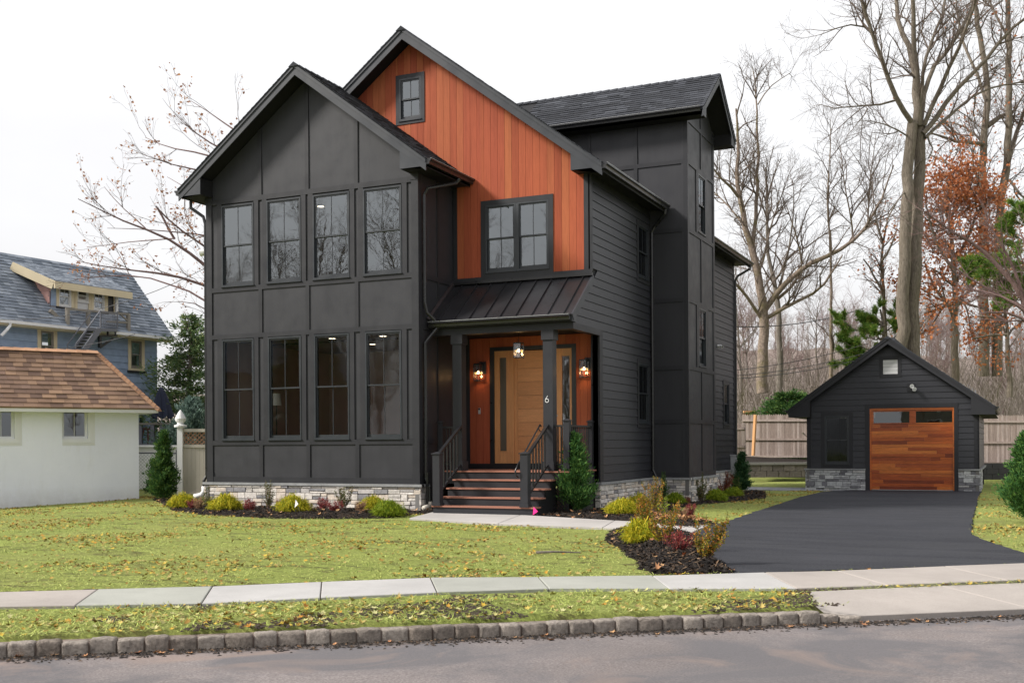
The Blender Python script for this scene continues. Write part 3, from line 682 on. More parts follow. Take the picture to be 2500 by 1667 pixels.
def laps(parent, pl, v0, e, n, u0, u1, mat, holes=(), planes=(), t=.017, name='siding_board', joint=3.66, lo=None):
    for k in range(n):
        va, vb = v0 + k * e, v0 + (k + 1) * e + .006
        ua, ub = u0, u1
        cuts = [ua]; x = ua - RND.uniform(0, joint)
        while x < ub:
            if ua + .25 < x < ub - .25: cuts.append(x)
            x += joint
        cuts.append(ub)
        for a, b in zip(cuts[:-1], cuts[1:]):
            for r in cut((a, b - .0015 if b < ub else b, va + .011, vb), holes):  # slot under each board bares the backing, drawing the lap's shadow line
                pts = clip(rpoly(r), planes)
                if not pts: continue
                piece(pl, parent, name, mat, pts, -.02, lambda u, v, va=va: .002 + t * (1 - (v - va) / e))
def vboards(parent, pl, u0, u1, wd, v0, v1, mat, holes=(), planes=(), name='cedar_board', t=.018):
    u = u0
    while u < u1 - .01:
        b = min(u + wd, u1)
        for r in cut((u + .0025, b - .0025, v0, v1), holes):
            pts = clip(rpoly(r), planes)
            if pts: piece(pl, parent, name, mat, pts, -.015, t - .001)
        u += wd
    for r in cut((u0, u1, v0, v1), holes):
        pts = clip(rpoly(r), planes)
        if pts: piece(pl, parent, 'board_backing', 'black' if mat == 'cedar' else mat, pts, -.03, t - .010)
def stones(parent, pl, u0, u1, v0, v1, mat='stone', smin=.12, smax=.42):
    rectp(pl, parent, 'mortar_bed', 'mortar', u0, u1, v0, v1, -.08, .012)
    v = v1
    while v > v0 + .02:
        h = RND.choice([.06, .08, .10, .12, .14]); h = min(h, v - v0)
        u = u0
        while u < u1 - .02:
            w = RND.uniform(smin, smax) if h < .11 else RND.uniform(.14, .34); w = min(w, u1 - u)
            if u1 - u - w < .07: w = u1 - u
            rows = [(v - h, v)] if h < .085 or RND.random() < .6 else [(v - h, v - h * .5), (v - h * .5, v)]
            for a, b in rows:
                g = .004; q = (u + g, u + w - g, a + g, b - g); d = RND.uniform(.03, .062); i_ = .007
                jit = lambda: RND.uniform(-.004, .004)
                back = [pl.p(q[0], q[2], 0), pl.p(q[1], q[2], 0), pl.p(q[1], q[3], 0), pl.p(q[0], q[3], 0)]
                mid = [pl.p(q[0], q[2], d - .010), pl.p(q[1], q[2], d - .010), pl.p(q[1], q[3], d - .010), pl.p(q[0], q[3], d - .010)]
                fr = [pl.p(q[0] + i_ + jit(), q[2] + i_ + jit(), d + jit()), pl.p(q[1] - i_ + jit(), q[2] + i_ + jit(), d + jit() * 2), pl.p(q[1] - i_ + jit(), q[3] - i_ + jit(), d + jit()), pl.p(q[0] + i_ + jit(), q[3] - i_ + jit(), d + jit() * 2)]
                mb = MB(); f = [(8, 9, 10, 11)]
                for k in range(4): f += [(k, (k + 1) % 4, 4 + (k + 1) % 4, 4 + k), (4 + k, 4 + (k + 1) % 4, 8 + (k + 1) % 4, 8 + k)]
                mb.add(back + mid + fr, f); mb.build('stone', MT[mat], parent)
            u += w
        v -= h
def capstones(parent, pl, u0, u1, z=0.0, out=.075, th=.055, lens=.62):
    u = u0
    while u < u1 - .01:
        w = min(lens * RND.uniform(.85, 1.15), u1 - u)
        if u1 - u - w < .15: w = u1 - u
        rectp(pl, parent, 'cap_stone', 'cap', u, u + w - .006, z - th, z - .003, -.05, out)
        rectp(pl, parent, 'mortar_joint', 'joint', u + w - .006, u + w, z - th, z - .004, -.05, out - .003)
        u += w
class Slope:       # a roof plane: e along the eave, s up the slope, n off it
    def __init__(s, o, e, up): s.o, s.e, s.s = Vector(o), Vector(e).normalized(), Vector(up).normalized(); s.n = s.e.cross(s.s).normalized(); s.n = s.n if s.n.z > 0 else -s.n
    def p(s, e, u, n=0): return s.o + s.e * e + s.s * u + s.n * n
def shingle_field(parent, sl, e0, e1, slen, mat, expo=.143, wmin=.15, wmax=.36, nobj=0, planes=(), th=.011, start=0.0, order=None, poly=None):
    tabs = []; k = 0; s_ = start
    while s_ < slen - .01:
        e = e0 - RND.uniform(0, .3)
        while e < e1:
            w = RND.uniform(wmin, wmax); a, b = max(e, e0), min(e + w, e1)
            if b - a > .02:
                pts = clip([(a, s_), (b - .003, s_), (b - .003, min(s_ + expo + .02, slen)), (a, min(s_ + expo + .02, slen))], planes)
                if pts: tabs.append((pts, s_, th * RND.choice([.75, 1, 1, 1.6]), k))
            e += w
        s_ += expo; k += 1
    def emit(mb, t):
        pts, s0, h, k_ = t
        f = lambda u, v: .002 + h * (1 - (v - s0) / (expo + .02)) + .004 * (1 - (v - s0) / expo)
        mb.hexa([sl.p(u, v, -.004) for u, v in pts], [sl.p(u, v, f(u, v)) for u, v in pts])
    if order: tabs.sort(key=order)
    for t in tabs[:nobj]:
        mb = MB(); emit(mb, t); mb.build('shingle', MT[mat], parent)
    if tabs[nobj:]:
        mb = MB()
        for t in tabs[nobj:]: emit(mb, t)
        mb.build('shingle_courses', MT[mat], parent, kind='stuff')
def gutter(parent, p, q, out, h=.11, w=.12, name='gutter', lip=True):
    """trough running from p to q (its top inner edge), standing out along 'out'"""
    p, q, o = Vector(p), Vector(q), Vector(out); z = Vector((0, 0, 1))
    prof = [(0, 0), (0, -h), (w * .62, -h), (w * .72, -h * .5), (w, -h * .28), (w, 0), (w - .014, 0), (w - .016, -h * .25), (w * .6, -h * .86), (.008, -h * .86), (.008, 0)]
    mb = MB(); mb.hexa([p + o * a + z * b for a, b in prof], [q + o * a + z * b for a, b in prof])
    d = (q - p).normalized()
    for e in (p, q):
        mb.hexa([e - d * .002 + o * a + z * b for a, b in prof[:6]], [e + d * .002 + o * a + z * b for a, b in prof[:6]])
    g = mb.build(name, MT['gutter'], parent)
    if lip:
        mb = MB(); mb.bar(p + o * (w - .006) + z * .003, q + o * (w - .006) + z * .003, .016, .006); mb.build('gutter_lip_highlight', MT['lip'], g)  # pale strip paints the bright highlight along the gutter's top edge
    return g
def rake(parent, W, c0, zr, half, slope, a, depth, outw, face, sides=(1, -1), mat='fascia', name='rake_board', trim=True):
    """sloping boards at a gable end. W(a, c, z) places a point; a is the plane of the end, outw the direction (+1/-1)"""
    for s in sides:
        pts = [(c0, zr - .03), (c0 + s * half, zr - .03 - slope * half), (c0 + s * half, zr - .03 - slope * half - depth), (c0, zr - .03 - depth)]
        mb = MB(); mb.hexa([W(a, c, z) for c, z in pts], [W(a + outw * face, c, z) for c, z in pts]); b = mb.build(name, MT[mat], parent)
        if trim:
            pts = [(c0, zr - .015), (c0 + s * half, zr - .015 - slope * half), (c0 + s * half, zr - .015 - slope * half - .07), (c0, zr - .015 - .07)]
            mb = MB(); mb.hexa([W(a + outw * (face + .001), c, z) for c, z in pts], [W(a + outw * (face + .022), c, z) for c, z in pts]); mb.build('rake_trim', MT[mat], b)
            pts = [(c0, zr + .012), (c0 + s * half, zr + .012 - slope * half), (c0 + s * half, zr - slope * half - .014), (c0, zr - .014)]
            mb = MB(); mb.hexa([W(a - outw * .02, c, z) for c, z in pts], [W(a + outw * (face + .035), c, z) for c, z in pts]); mb.build('drip_edge', MT['shingle'], b)
def gable(parent, W, c0, zr, hm, hp, slope, a0, a1, thick=.17):
    for s, h in ((-1, hm), (1, hp)):
        if not h: continue
        pts = [(c0, zr - .012), (c0 + s * h, zr - .012 - slope * h), (c0 + s * h, zr - thick - slope * h), (c0, zr - thick)]
        mb = MB(); mb.hexa([W(a0, c, z) for c, z in pts], [W(a1, c, z) for c, z in pts]); mb.build('roof_deck', MT['soffit'], parent)
WY = lambda a, c, z: (c, a, z)
WX = lambda a, c, z: (a, c, z)
def downspout(parent, pts, mat='gutter', w=.065, name='downspout'):
    mb = MB(); mb.tube(pts, w / 2 * 1.15, 8); return mb.build(name, MT[mat], parent, smooth=False)
# ------------------------------------------------------------------ the main house
H = thing('house', 'black three storey house with a red cedar gable and a metal porch roof', 'house', (-1, 5, G0))
def part(name, parent=None):      # an empty part that only groups its pieces
    o = bpy.data.objects.new(name, None); COL.objects.link(o); o.empty_display_size = .1; o.parent = parent or H; ORG[o] = ORG[parent or H]; return o
A = FR(0.0); AS = SD(0.0); BF = FR(1.57); BS = SD(3.185)
SL = .75
# ---- front wing: foundation
fnd = part('stone_foundation')
stones(fnd, A, -5.56, .05, -.62, -.055); stones(fnd, AS, -.05, .62, -.62, -.055); stones(fnd, Pl((-5.5, 0, 0), (0, 1, 0), (-1, 0, 0)), -.05, 2.2, -.62, -.055)
capstones(fnd, A, -5.58, .075); capstones(fnd, AS, -.04, 1.9)
# ---- front wing: front wall
wall = part('front_wing_wall')
wins = [(-5.066, -4.183), (-3.80, -2.92), (-2.583, -1.693), (-1.293, -.413)]
up = [(-5.06, -4.17), (-3.82, -2.91), (-2.60, -1.67), (-1.325, -.395)]
holes = [(a + .01, b - .01, .96, 3.18) for a, b in wins] + [(a + .01, b - .01, 4.40, 6.19) for a, b in up]
rk = [(SL, 1, 8.74 + SL * -2.75), (-SL, 1, 8.74 + SL * 2.75)]     # v <= 8.74 - .75|u + 2.75|
rk = [(SL, 1, 8.74 - SL * 2.75), (-SL, 1, 8.74 + SL * 2.75)]
for r in cut((-5.5, 0, 0, 8.8), holes):
    pts = clip(rpoly(r), rk)
    if pts: piece(A, wall, 'wall_sheathing', 'panel', pts, -.15, -.032)
bc = [-4.0, -2.75, -1.5]; cols = [(-5.34, -4.0475), (-3.9525, -2.7975), (-2.7025, -1.5475), (-1.4525, -.16)]
for v0, v1 in ((.125, .828), (3.31, 4.267)):
    for a, b in cols: rectp(A, wall, 'panel', 'panel', a, b, v0, v1, -.03, -.018)
    for c in bc: rectp(A, wall, 'batten', 'trim', c - .0475, c + .0475, v0, v1, -.03, .004)
for (a, b) in cols:
    pts = clip([(a, 6.35), (b, 6.35), (b, 8.9), (a, 8.9)], rk); piece(A, wall, 'panel', 'panel', pts, -.03, -.018)
for c in bc:
    pts = clip([(c - .0475, 6.35), (c + .0475, 6.35), (c + .0475, 8.9), (c - .0475, 8.9)], rk); piece(A, wall, 'batten', 'trim', pts, -.03, .004)
rectp(A, wall, 'base_board', 'trim', -5.34, -.16, 0, .125, -.03, .004)
for v0, v1 in ((.828, .93), (3.209, 3.31), (4.267, 4.37), (6.24, 6.35)): rectp(A, wall, 'band_board', 'trim', -5.34, -.16, v0, v1, -.03, .0045)
for a, b in ((-5.5, -5.34), (-.16, 0.0)): rectp(A, wall, 'corner_board', 'trim', a, b, 0, 6.44, -.03, .006)
rectp(A, wall, 'corner_block', 'trim', -.17, .012, .0, .22, -.02, .012); rectp(A, wall, 'corner_block', 'trim', -5.512, -5.33, .0, .22, -.02, .012)
rectp(A, wall, 'corner_block', 'trim', -.18, .014, 6.28, 6.44, -.02, .014); rectp(A, wall, 'corner_block', 'trim', -5.514, -5.32, 6.28, 6.44, -.02, .014)
for row, v0, v1 in ((wins, .945, 3.195), (up, 4.385, 6.205)):
    for (a, b) in row:
        rectp(A, wall, 'window_trim', 'trim', a - .125, a, v0 - .015, v1 + .014 if v1 < 4 else 6.24, -.03, .003)
        rectp(A, wall, 'window_trim', 'trim', b, b + .125, v0 - .015, v1 + .014 if v1 < 4 else 6.24, -.03, .003)
        window(H, A, a, b, v0, v1, .0, 'glass' if v0 > 4 else 'glass_low', depth=.12)
    for a, b in cut((-5.34, -.16, v0 - .01, v1), [(x - .12, y + .12, 0, 9) for x, y in row]) and [(r[0], r[1]) for r in cut((-5.34, -.16, v0 - .01, v1), [(x - .12, y + .12, 0, 9) for x, y in row])]:
        rectp(A, wall, 'panel_strip', 'panel', a, b, v0 - .01, v1, -.03, -.022)
# side walls of the front wing
rectp(AS, wall, 'wall_sheathing', 'panel', 0.0, 2.1, 0, 6.5, -.15, -.032)
SLft = Pl((-5.5, 0, 0), (0, 1, 0), (-1, 0, 0)); rectp(SLft, wall, 'wall_sheathing', 'panel', .0, 13, -.6, 6.5, -.15, -.002)
for v0, v1 in ((.125, .828), (.93, 3.209), (3.31, 4.267), (4.37, 6.42)):
    for a, b in ((.12, .83), (.92, 1.98)): rectp(AS, wall, 'panel', 'panel', a, b, v0, v1, -.03, -.018)
    rectp(AS, wall, 'batten', 'trim', .83, .92, v0, v1, -.03, .003)
for v0, v1 in ((0, .125), (.828, .93), (3.209, 3.31), (4.267, 4.37)): rectp(AS, wall, 'band_board', 'trim', .12, 1.98, v0, v1, -.03, .0035)
rectp(AS, wall, 'corner_board', 'trim', -.004, .12, 0, 6.44, -.03, .005); rectp(AS, wall, 'corner_board', 'trim', 1.98, 2.1, 0, 6.44, -.03, .005)
# roof of the front wing
ra = part('front_wing_roof')
c0, zr, half = -2.75, 8.94, 3.17
gable(ra, WY, c0, zr, half, half, SL, -.40, 1.60)
gable(ra, WY, c0, zr, half, 0, SL, 1.60, 14)
rake(ra, WY, c0, zr, half, SL, -.40, .215, -1, .025)
ze = zr - SL * half
for s in (1, -1):
    # boxed return under the rake, and the soffit and fascia along the eave
    xo, xi = c0 + s * half, c0 + s * 2.56
    pts = [(xi, 6.415), (xo, 6.415), (xo, ze - .20), (xi, zr - SL * 2.56 - .225)]
    mb = MB(); mb.hexa([WY(-.415, c, z) for c, z in pts], [WY(-.385, c, z) for c, z in pts]); mb.build('boxed_return', MT['fascia'], ra)
    mb = MB(); x0_, x1_ = sorted((c0 + s * 2.56, xo)); mb.box(x0_, x1_, -.385, 1.6 if s > 0 else 13, 6.415, 6.44); mb.build('soffit', MT['soffit'], ra)
    mb = MB(); x0_, x1_ = sorted((c0 + s * 2.56, c0 + s * 2.58)); mb.box(x0_, x1_, -.40, 0, 6.44, 6.78); mb.build('return_side', MT['soffit'], ra)
    mb = MB(); x0_, x1_ = sorted((xo, xo - s * .02)); mb.box(x0_, x1_, -.385, 1.6 if s > 0 else 13, 6.415, ze - .01); mb.build('fascia', MT['fascia'], ra)
    gutter(ra, (xo, -.42, ze - .005), (xo, 1.57 if s > 0 else 13, ze - .005), (s, 0, 0))
phi = math.atan(SL)
def yslope(c0, zr, half, s, a0): # origin at the eave
    return Slope((c0 + s * half, a0, zr - SL * half), (0, 1, 0), (-s * math.cos(phi), 0, math.sin(phi)))
slen = half / math.cos(phi)
shingle_field(ra, yslope(c0, zr, half, 1, -.46), 0, 2.03, slen, 'shingle')
shingle_field(ra, yslope(c0, zr, half, -1, -.46), 0, 6, slen, 'shingle', .143, .3, .6)
mb = MB()
for i in range(9): mb.hexa([(c0 - .13, -.47 + i * .22, zr - .07), (c0, -.47 + i * .22, zr + .028), (c0 + .13, -.47 + i * .22, zr - .07)], [(c0 - .13, -.24 + i * .22, zr - .085), (c0, -.24 + i * .22, zr + .012), (c0 + .13, -.24 + i * .22, zr - .085)])
mb.build('ridge_cap', MT['shingle'], ra)
# ---- main body: front gable wall in red cedar
rw = part('red_gable_wall')
cB, zB, hB = -1.03, 9.96, 4.63
rkB = [(SL, 1, zB - .2 + SL * cB), (-SL, 1, zB - .2 - SL * cB)]
win_h = [(.68, 2.37, 4.42, 6.06), (-1.42, -.69, 7.96, 9.07)]
inn = [(.80, 2.25, 4.53, 5.96), (-1.33, -.78, 8.06, 8.98)]
for r in cut((-5.2, 3.185, 3.2, 9.95), inn):
    pts = clip(rpoly(r), rkB)
    if pts: piece(BF, rw, 'wall_sheathing', 'soffit', pts, -.15, -.032)
vboards(rw, BF, .10, 3.055, .1642, 4.40, 9.9, 'cedar', win_h, rkB)
vboards(rw, BF, -3.02, .10, .1642, 4.40, 9.9, 'cedar', win_h, rkB + [(-SL, -1, -(8.82 - SL * 2.75))])
rectp(BF, rw, 'inner_trim', 'trim', .0, .10, 4.40, 6.4, -.02, .02)
rectp(BF, rw, 'corner_board', 'trim', 3.055, 3.185, 4.40, 6.46, -.03, .025)
rectp(BS, rw, 'corner_board', 'trim', 1.545, 1.67, 4.40, 6.46, -.03, .022)
for (u0, u1, v0, v1), t in ((win_h[0], .105), (win_h[1], .085)):
    for q in ((u0, u0 + t, v0, v1), (u1 - t, u1, v0, v1), (u0 + t, u1 - t, v1 - t, v1), (u0 + t, u1 - t, v0, v0 + .09)): rectp(BF, rw, 'window_casing', 'trim', *q, -.02, .034)
window(H, BF, .79, 1.502, 4.51, 5.955, .02); window(H, BF, 1.545, 2.262, 4.51, 5.955, .02)
rectp(BF, rw, 'window_casing', 'window', 1.502, 1.545, 4.51, 5.955, -.05, .03)
window(H, BF, -1.335, -.775, 8.045, 8.985, .02, rail=.04)
# ---- main body: roof
rb = part('main_roof')
gable(rb, WY, cB, zB, hB, hB, SL, 1.17, 14.9)
rake(rb, WY, cB, zB, hB, SL, 1.17, .225, -1, .025)
zeB = zB - SL * hB; xo = cB + hB
pts = [(2.92, 6.405), (xo, 6.405), (xo, zeB - .21), (2.92, zB - SL * (2.92 - cB) - .235)]
mb = MB(); mb.hexa([WY(1.155, c, z) for c, z in pts], [WY(1.185, c, z) for c, z in pts]); mb.build('boxed_return', MT['fascia'], rb)
mb = MB(); mb.box(2.92, 2.94, 1.185, 1.57, 6.43, 6.86); mb.build('return_side', MT['soffit'], rb)
mb = MB(); mb.box(2.92, xo, 1.185, 14.8, 6.405, 6.43); mb.build('soffit', MT['soffit'], rb)
mb = MB(); mb.box(xo - .02, xo, 1.185, 5.6, 6.405, zeB - .01); mb.build('fascia', MT['fascia'], rb)
mb = MB(); mb.box(xo - .02, xo, 8.3, 14.9, 6.405, zeB - .01); mb.build('fascia', MT['fascia'], rb)
gutter(rb, (xo, 1.15, zeB - .005), (xo, 5.62, zeB - .005), (1, 0, 0)); gutter(rb, (xo, 8.3, zeB - .005), (xo, 14.95, zeB - .005), (1, 0, 0), lip=False)
slB = hB / math.cos(phi)
shingle_field(rb, yslope(cB, zB, hB, 1, 1.11), 0, 5.2, slB, 'shingle')
shingle_field(rb, yslope(cB, zB, hB, 1, 8.1), 0, 6.8, slB, 'shingle', .143, .4, .8)
shingle_field(rb, yslope(cB, zB, hB, -1, 1.11), 0, 8, slB, 'shingle', .143, .4, .8)
mb = MB()
for i in range(56): mb.hexa([(cB - .13, 1.1 + i * .22, zB - .07), (cB, 1.1 + i * .22, zB + .028), (cB + .13, 1.1 + i * .22, zB - .07)], [(cB - .13, 1.33 + i * .22, zB - .085), (cB, 1.33 + i * .22, zB + .012), (cB + .13, 1.33 + i * .22, zB - .085)])
mb.build('ridge_cap', MT['shingle'], rb)
# ---- main body: right side wall with lap siding
sw_ = part('side_wall')
E7 = .1778
w1, w2 = (4.70, 5.50, 1.29, 2.69), (4.72, 5.50, 4.70, 5.93)
cas = lambda q, t=.09: (q[0] - t, q[1] + t, q[2] - t - .02, q[3] + t)
ho = [cas(w1), cas(w2)]
laps(sw_, BS, 0, E7, 18, 2.25, 5.66, 'lap', ho)
laps(sw_, BS, 18 * E7, E7, 7, .5, 5.66, 'lap', ho, [(-1, 0, -.62), (-.763, 1, 2.93)])
laps(sw_, BS, 25 * E7, E7, 11, 1.67, 5.66, 'lap', ho, [(0, 1, 6.40)])
for r in cut((2.05, 5.66, -.1, 6.45), [w1, w2]): piece(BS, sw_, 'wall_sheathing', 'soffit', rpoly(r), -.15, -.022)
piece(BS, sw_, 'wall_sheathing', 'soffit', clip([(.55, 3.2), (2.05, 3.2), (2.05, 4.5), (.55, 4.5)], [(-.763, 1, 2.93)]), -.15, -.022)
rectp(BS, sw_, 'wall_sheathing', 'soffit', 1.58, 2.05, 4.3, 6.45, -.15, -.0225)
rectp(BS, sw_, 'corner_board', 'trim', 2.05, 2.25, 0, 3.10, -.14, .02)
for q, m_ in ((w1, 'screen'), (w2, 'screen')):
    c_ = cas(q)
    for z in ((c_[0], q[0], c_[2], c_[3]), (q[1], c_[1], c_[2], c_[3]), (q[0], q[1], q[3], c_[3]), (q[0], q[1], c_[2], q[2])): rectp(BS, sw_, 'window_casing', 'trim', *z, -.03, .026)
    window(H, BS, *q, .012, m_)
f2 = part('stone_foundation')
stones(f2, BS, 2.0, 5.72, -.68, -.055); capstones(f2, BS, 1.96, 5.7)
stones(f2, Pl((0, 2.03, 0), (1, 0, 0), (0, -1, 0)), 3.1, 3.23, -.68, -.055)
# ---- stair tower
XT, YT, YE = 4.13, 5.65, 8.21
tw = part('stair_tower'); TF = FR(YT); TS = SD(XT)
stones(f2, TF, 3.18, XT + .05, -.68, -.055); stones(f2, TS, YT - .05, YE + .03, -.70, -.055); capstones(f2, TF, 3.24, XT + .075); capstones(f2, TS, YT - .03, YE + .06)
ty, tz = 6.93, 9.875
tw1, tw2 = (6.62, 7.315, 2.70, 4.13), (6.62, 7.315, 5.99, 7.43)
rkT = [(SL, 1, tz - .2 + SL * ty), (-SL, 1, tz - .2 - SL * ty)]
for r in cut((YT, YE, 0, 9.8), [tw1, tw2]):
    p_ = clip(rpoly(r), rkT)
    if p_: piece(TS, tw, 'wall_sheathing', 'panel', p_, -.15, -.032)
rectp(TF, tw, 'wall_sheathing', 'panel', .0, XT - .032, 0, 8.62, -.15, -.032)
rectp(Pl((0, YE, 0), (-1, 0, 0), (0, 1, 0)), tw, 'wall_sheathing', 'panel', -XT, 0, 0, 8.62, -.15, -.0)
bands = [(0, .12), (1.288, 1.385), (2.567, 2.66), (4.178, 4.275), (5.84, 5.94), (7.46, 7.56), (8.46, 8.56)]
rows = [(.12, 1.288, 0), (1.385, 2.567, 0), (2.66, 4.178, 1), (4.275, 5.84, 0), (5.94, 7.46, 1), (7.56, 8.46, 0), (8.56, 9.8, 0)]
for v0, v1 in bands:
    piece(TS, tw, 'band_board', 'trim', clip([(YT + .1, v0), (YE - .1, v0), (YE - .1, v1), (YT + .1, v1)], rkT), -.03, .0045)
    if v1 < 8.5: rectp(TF, tw, 'band_board', 'trim', 0, XT - .1, v0, v1, -.03, .0045)
for v0, v1, wn_ in rows:
    if wn_:
        q = tw1 if v0 < 4 else tw2
        for a, b in ((YT + .1, 6.44), (7.50, YE - .1)): rectp(TS, tw, 'panel', 'panel', a, b, v0, v1, -.03, -.018)
        for a, b in ((6.44, q[0]), (q[1], 7.50)): rectp(TS, tw, 'window_casing', 'trim', a, b, v0, v1, -.03, .004)
        window(H, TS, *q, -.004, 'screen')
        rectp(TS, tw, 'window_casing', 'trim', q[0], q[1], q[3], v1, -.03, .004); rectp(TS, tw, 'window_casing', 'trim', q[0], q[1], v0, q[2] - .016, -.03, .004)
    else:
        for a, b in ((YT + .1, 6.88), (6.98, YE - .1)): piece(TS, tw, 'panel', 'panel', clip([(a, v0), (b, v0), (b, v1), (a, v1)], rkT), -.03, -.018)
        piece(TS, tw, 'batten', 'trim', clip([(6.88, v0), (6.98, v0), (6.98, v1), (6.88, v1)], rkT), -.03, .004)
    vv = min(v1, 8.6)
    if v0 < 8.5:
        cs = [(3.19, XT - .1)] if v0 < 5.5 else [(1.68, 2.8), (2.9, XT - .1)]
        for a, b in cs: rectp(TF, tw, 'panel', 'panel', a, b, v0, vv, -.03, -.018)
        if v0 > 5.5:
            for a in (1.6, 2.8): rectp(TF, tw, 'batten', 'trim', a, a + .09, v0, vv, -.03, .004)
rectp(TF, tw, 'corner_board', 'trim', XT - .1, XT, 0, 8.6, -.03, .005); rectp(TS, tw, 'corner_board', 'trim', YT - .004, YT + .1, 0, 8.85, -.03, .005); rectp(TS, tw, 'corner_board', 'trim', YE - .1, YE, 0, 8.85, -.03, .005)
tr = part('tower_roof'); hT = 1.66; XR = 4.575
gable(tr, WX, ty, tz, hT, hT, SL, -1.2, XR)
rake(tr, WX, ty, tz, hT, SL, XR, .20, 1, .022)
zeT = tz - SL * hT
for s in (-1, 1):
    yo, yi = ty + s * hT, ty + s * (hT - .38)
    pts = [(yi, zeT - .17), (yo, zeT - .17), (yo, zeT - .06), (yi, zeT + .06)]
    mb = MB(); mb.hexa([WX(XR - .005, c, z) for c, z in pts], [WX(XR + .018, c, z) for c, z in pts]); mb.build('boxed_return', MT['fascia'], tr)
    mb = MB(); a_, b_ = sorted((yo, yi)); mb.box(-1, XR - .005, a_, b_, zeT - .17, zeT - .145); mb.build('soffit', MT['soffit'], tr)
    mb = MB(); a_, b_ = sorted((yi, yi + s * .02)); mb.box(XT + .01, XR - .005, a_, b_, zeT - .145, zeT + .12); mb.build('return_side', MT['soffit'], tr)
    mb = MB(); a_, b_ = sorted((yo, yo - s * .02)); mb.box(-1, XR, a_, b_, zeT - .17, zeT - .01); mb.build('fascia', MT['fascia'], tr)
gutter(tr, (XR - .01, ty - hT, zeT - .005), (.4, ty - hT, zeT - .005), (0, -1, 0)); gutter(tr, (XR - .01, ty + hT, zeT - .005), (3, ty + hT, zeT - .005), (0, 1, 0), lip=False)
slT = hT / math.cos(phi)
SlT = Slope((-1.2, ty - hT - .01, zeT - .008), (1, 0, 0), (0, math.cos(phi), math.sin(phi)))
shingle_field(tr, SlT, 1.0, XR + 1.2 + .06, slT, 'shingle', .14, .2, .42, nobj=295)
shingle_field(tr, Slope((-1.2, ty + hT, zeT), (1, 0, 0), (0, -math.cos(phi), math.sin(phi))), 1.0, XR + 1.26, slT, 'shingle', .14, .4, .8)
mb = MB()
for i in range(26): 
    x = XR + .03 - i * .22; mb.hexa([(x, ty - .13, tz - .07), (x, ty, tz + .03), (x, ty + .13, tz - .07)], [(x - .24, ty - .13, tz - .085), (x - .24, ty, tz + .014), (x - .24, ty + .13, tz - .085)])
mb.build('ridge_cap', MT['shingle'], tr)
# ---- rear wall
rr_ = part('rear_side_wall'); w3 = (12.98, 13.62, 1.37, 2.63)
laps(rr_, BS, 0, E7, 36, YE, 14.3, 'lap', [cas(w3)])
for r in cut((YE, 14.4, -.1, 6.45), [w3]): piece(BS, rr_, 'wall_sheathing', 'soffit', rpoly(r), -.15, -.022)
rectp(BS, rr_, 'corner_board', 'trim', 14.3, 14.42, 0, 6.42, -.1, .02)
c_ = cas(w3)
for z in ((c_[0], w3[0], c_[2], c_[3]), (w3[1], c_[1], c_[2], c_[3]), (w3[0], w3[1], w3[3], c_[3]), (w3[0], w3[1], c_[2], w3[2])): rectp(BS, rr_, 'window_casing', 'trim', *z, -.03, .026)
window(H, BS, *w3, .012, 'screen')
stones(f2, BS, YE, 14.42, -.75, -.055); capstones(f2, BS, YE + .05, 14.46)
mb = MB(); mb.box(-5.5, 3.18, 14.25, 14.4, -.6, 6.4); mb.build('wall_back', MT['panel'], rr_)
# ---- downspouts
yd = onX(1038, 600, .07)[1]
downspout(H, [(.50, .9, 6.42), (.44, .85, 6.33), (.12, yd + .03, 6.12), (.055, yd, 5.98), (.055, yd, 3.75), (.09, yd + .03, 3.55), (.2, .33, 3.40)])
downspout(H, [(.22, .42, 3.26), (.12, .36, 3.12), (.055, yd, 2.92), (.055, yd, .12), (.13, yd, -.05), (.14, yd, -.42)])
downspout(H, [(-5.95, .02, 6.40), (-5.95, .02, 6.25), (-5.60, .03, 6.02), (-5.545, .03, 5.85), (-5.545, .03, .14), (-5.60, .0, .03), (-5.60, .0, -.12)])
yd2 = onX(1594, 900, 3.25)[1]
downspout(H, [(3.64, 5.5, 6.40), (3.62, 5.5, 6.28), (3.32, yd2, 6.02), (3.24, yd2, 5.88), (3.24, yd2, .18), (3.33, yd2, -.02), (3.34, yd2, -.35)], w=.07)
downspout(H, [(3.68, 14.6, 6.40), (3.66, 14.6, 6.26), (3.3, 14.5, 6.05), (3.22, 14.47, 5.9), (3.22, 14.47, 0)], w=.07)
mb = MB(); mb.tube([(-5.60, 0, -.10), (-5.60, 0, -.22), (-5.66, -.03, -.30), (-5.80, -.10, -.33)], .055, 10); mb.build('white_drain_elbow', MT['white'], H, smooth=True)
mb = MB(); mb.tube([(.14, yd, -.36), (.14, yd, -.47), (.14, yd - .02, -.6)], .052, 10); mb.tube([(.14, yd, -.46), (.13, yd - .22, -.49)], .058, 10); mb.build('drain_cleanout', MT['offwhite'], H, smooth=True)
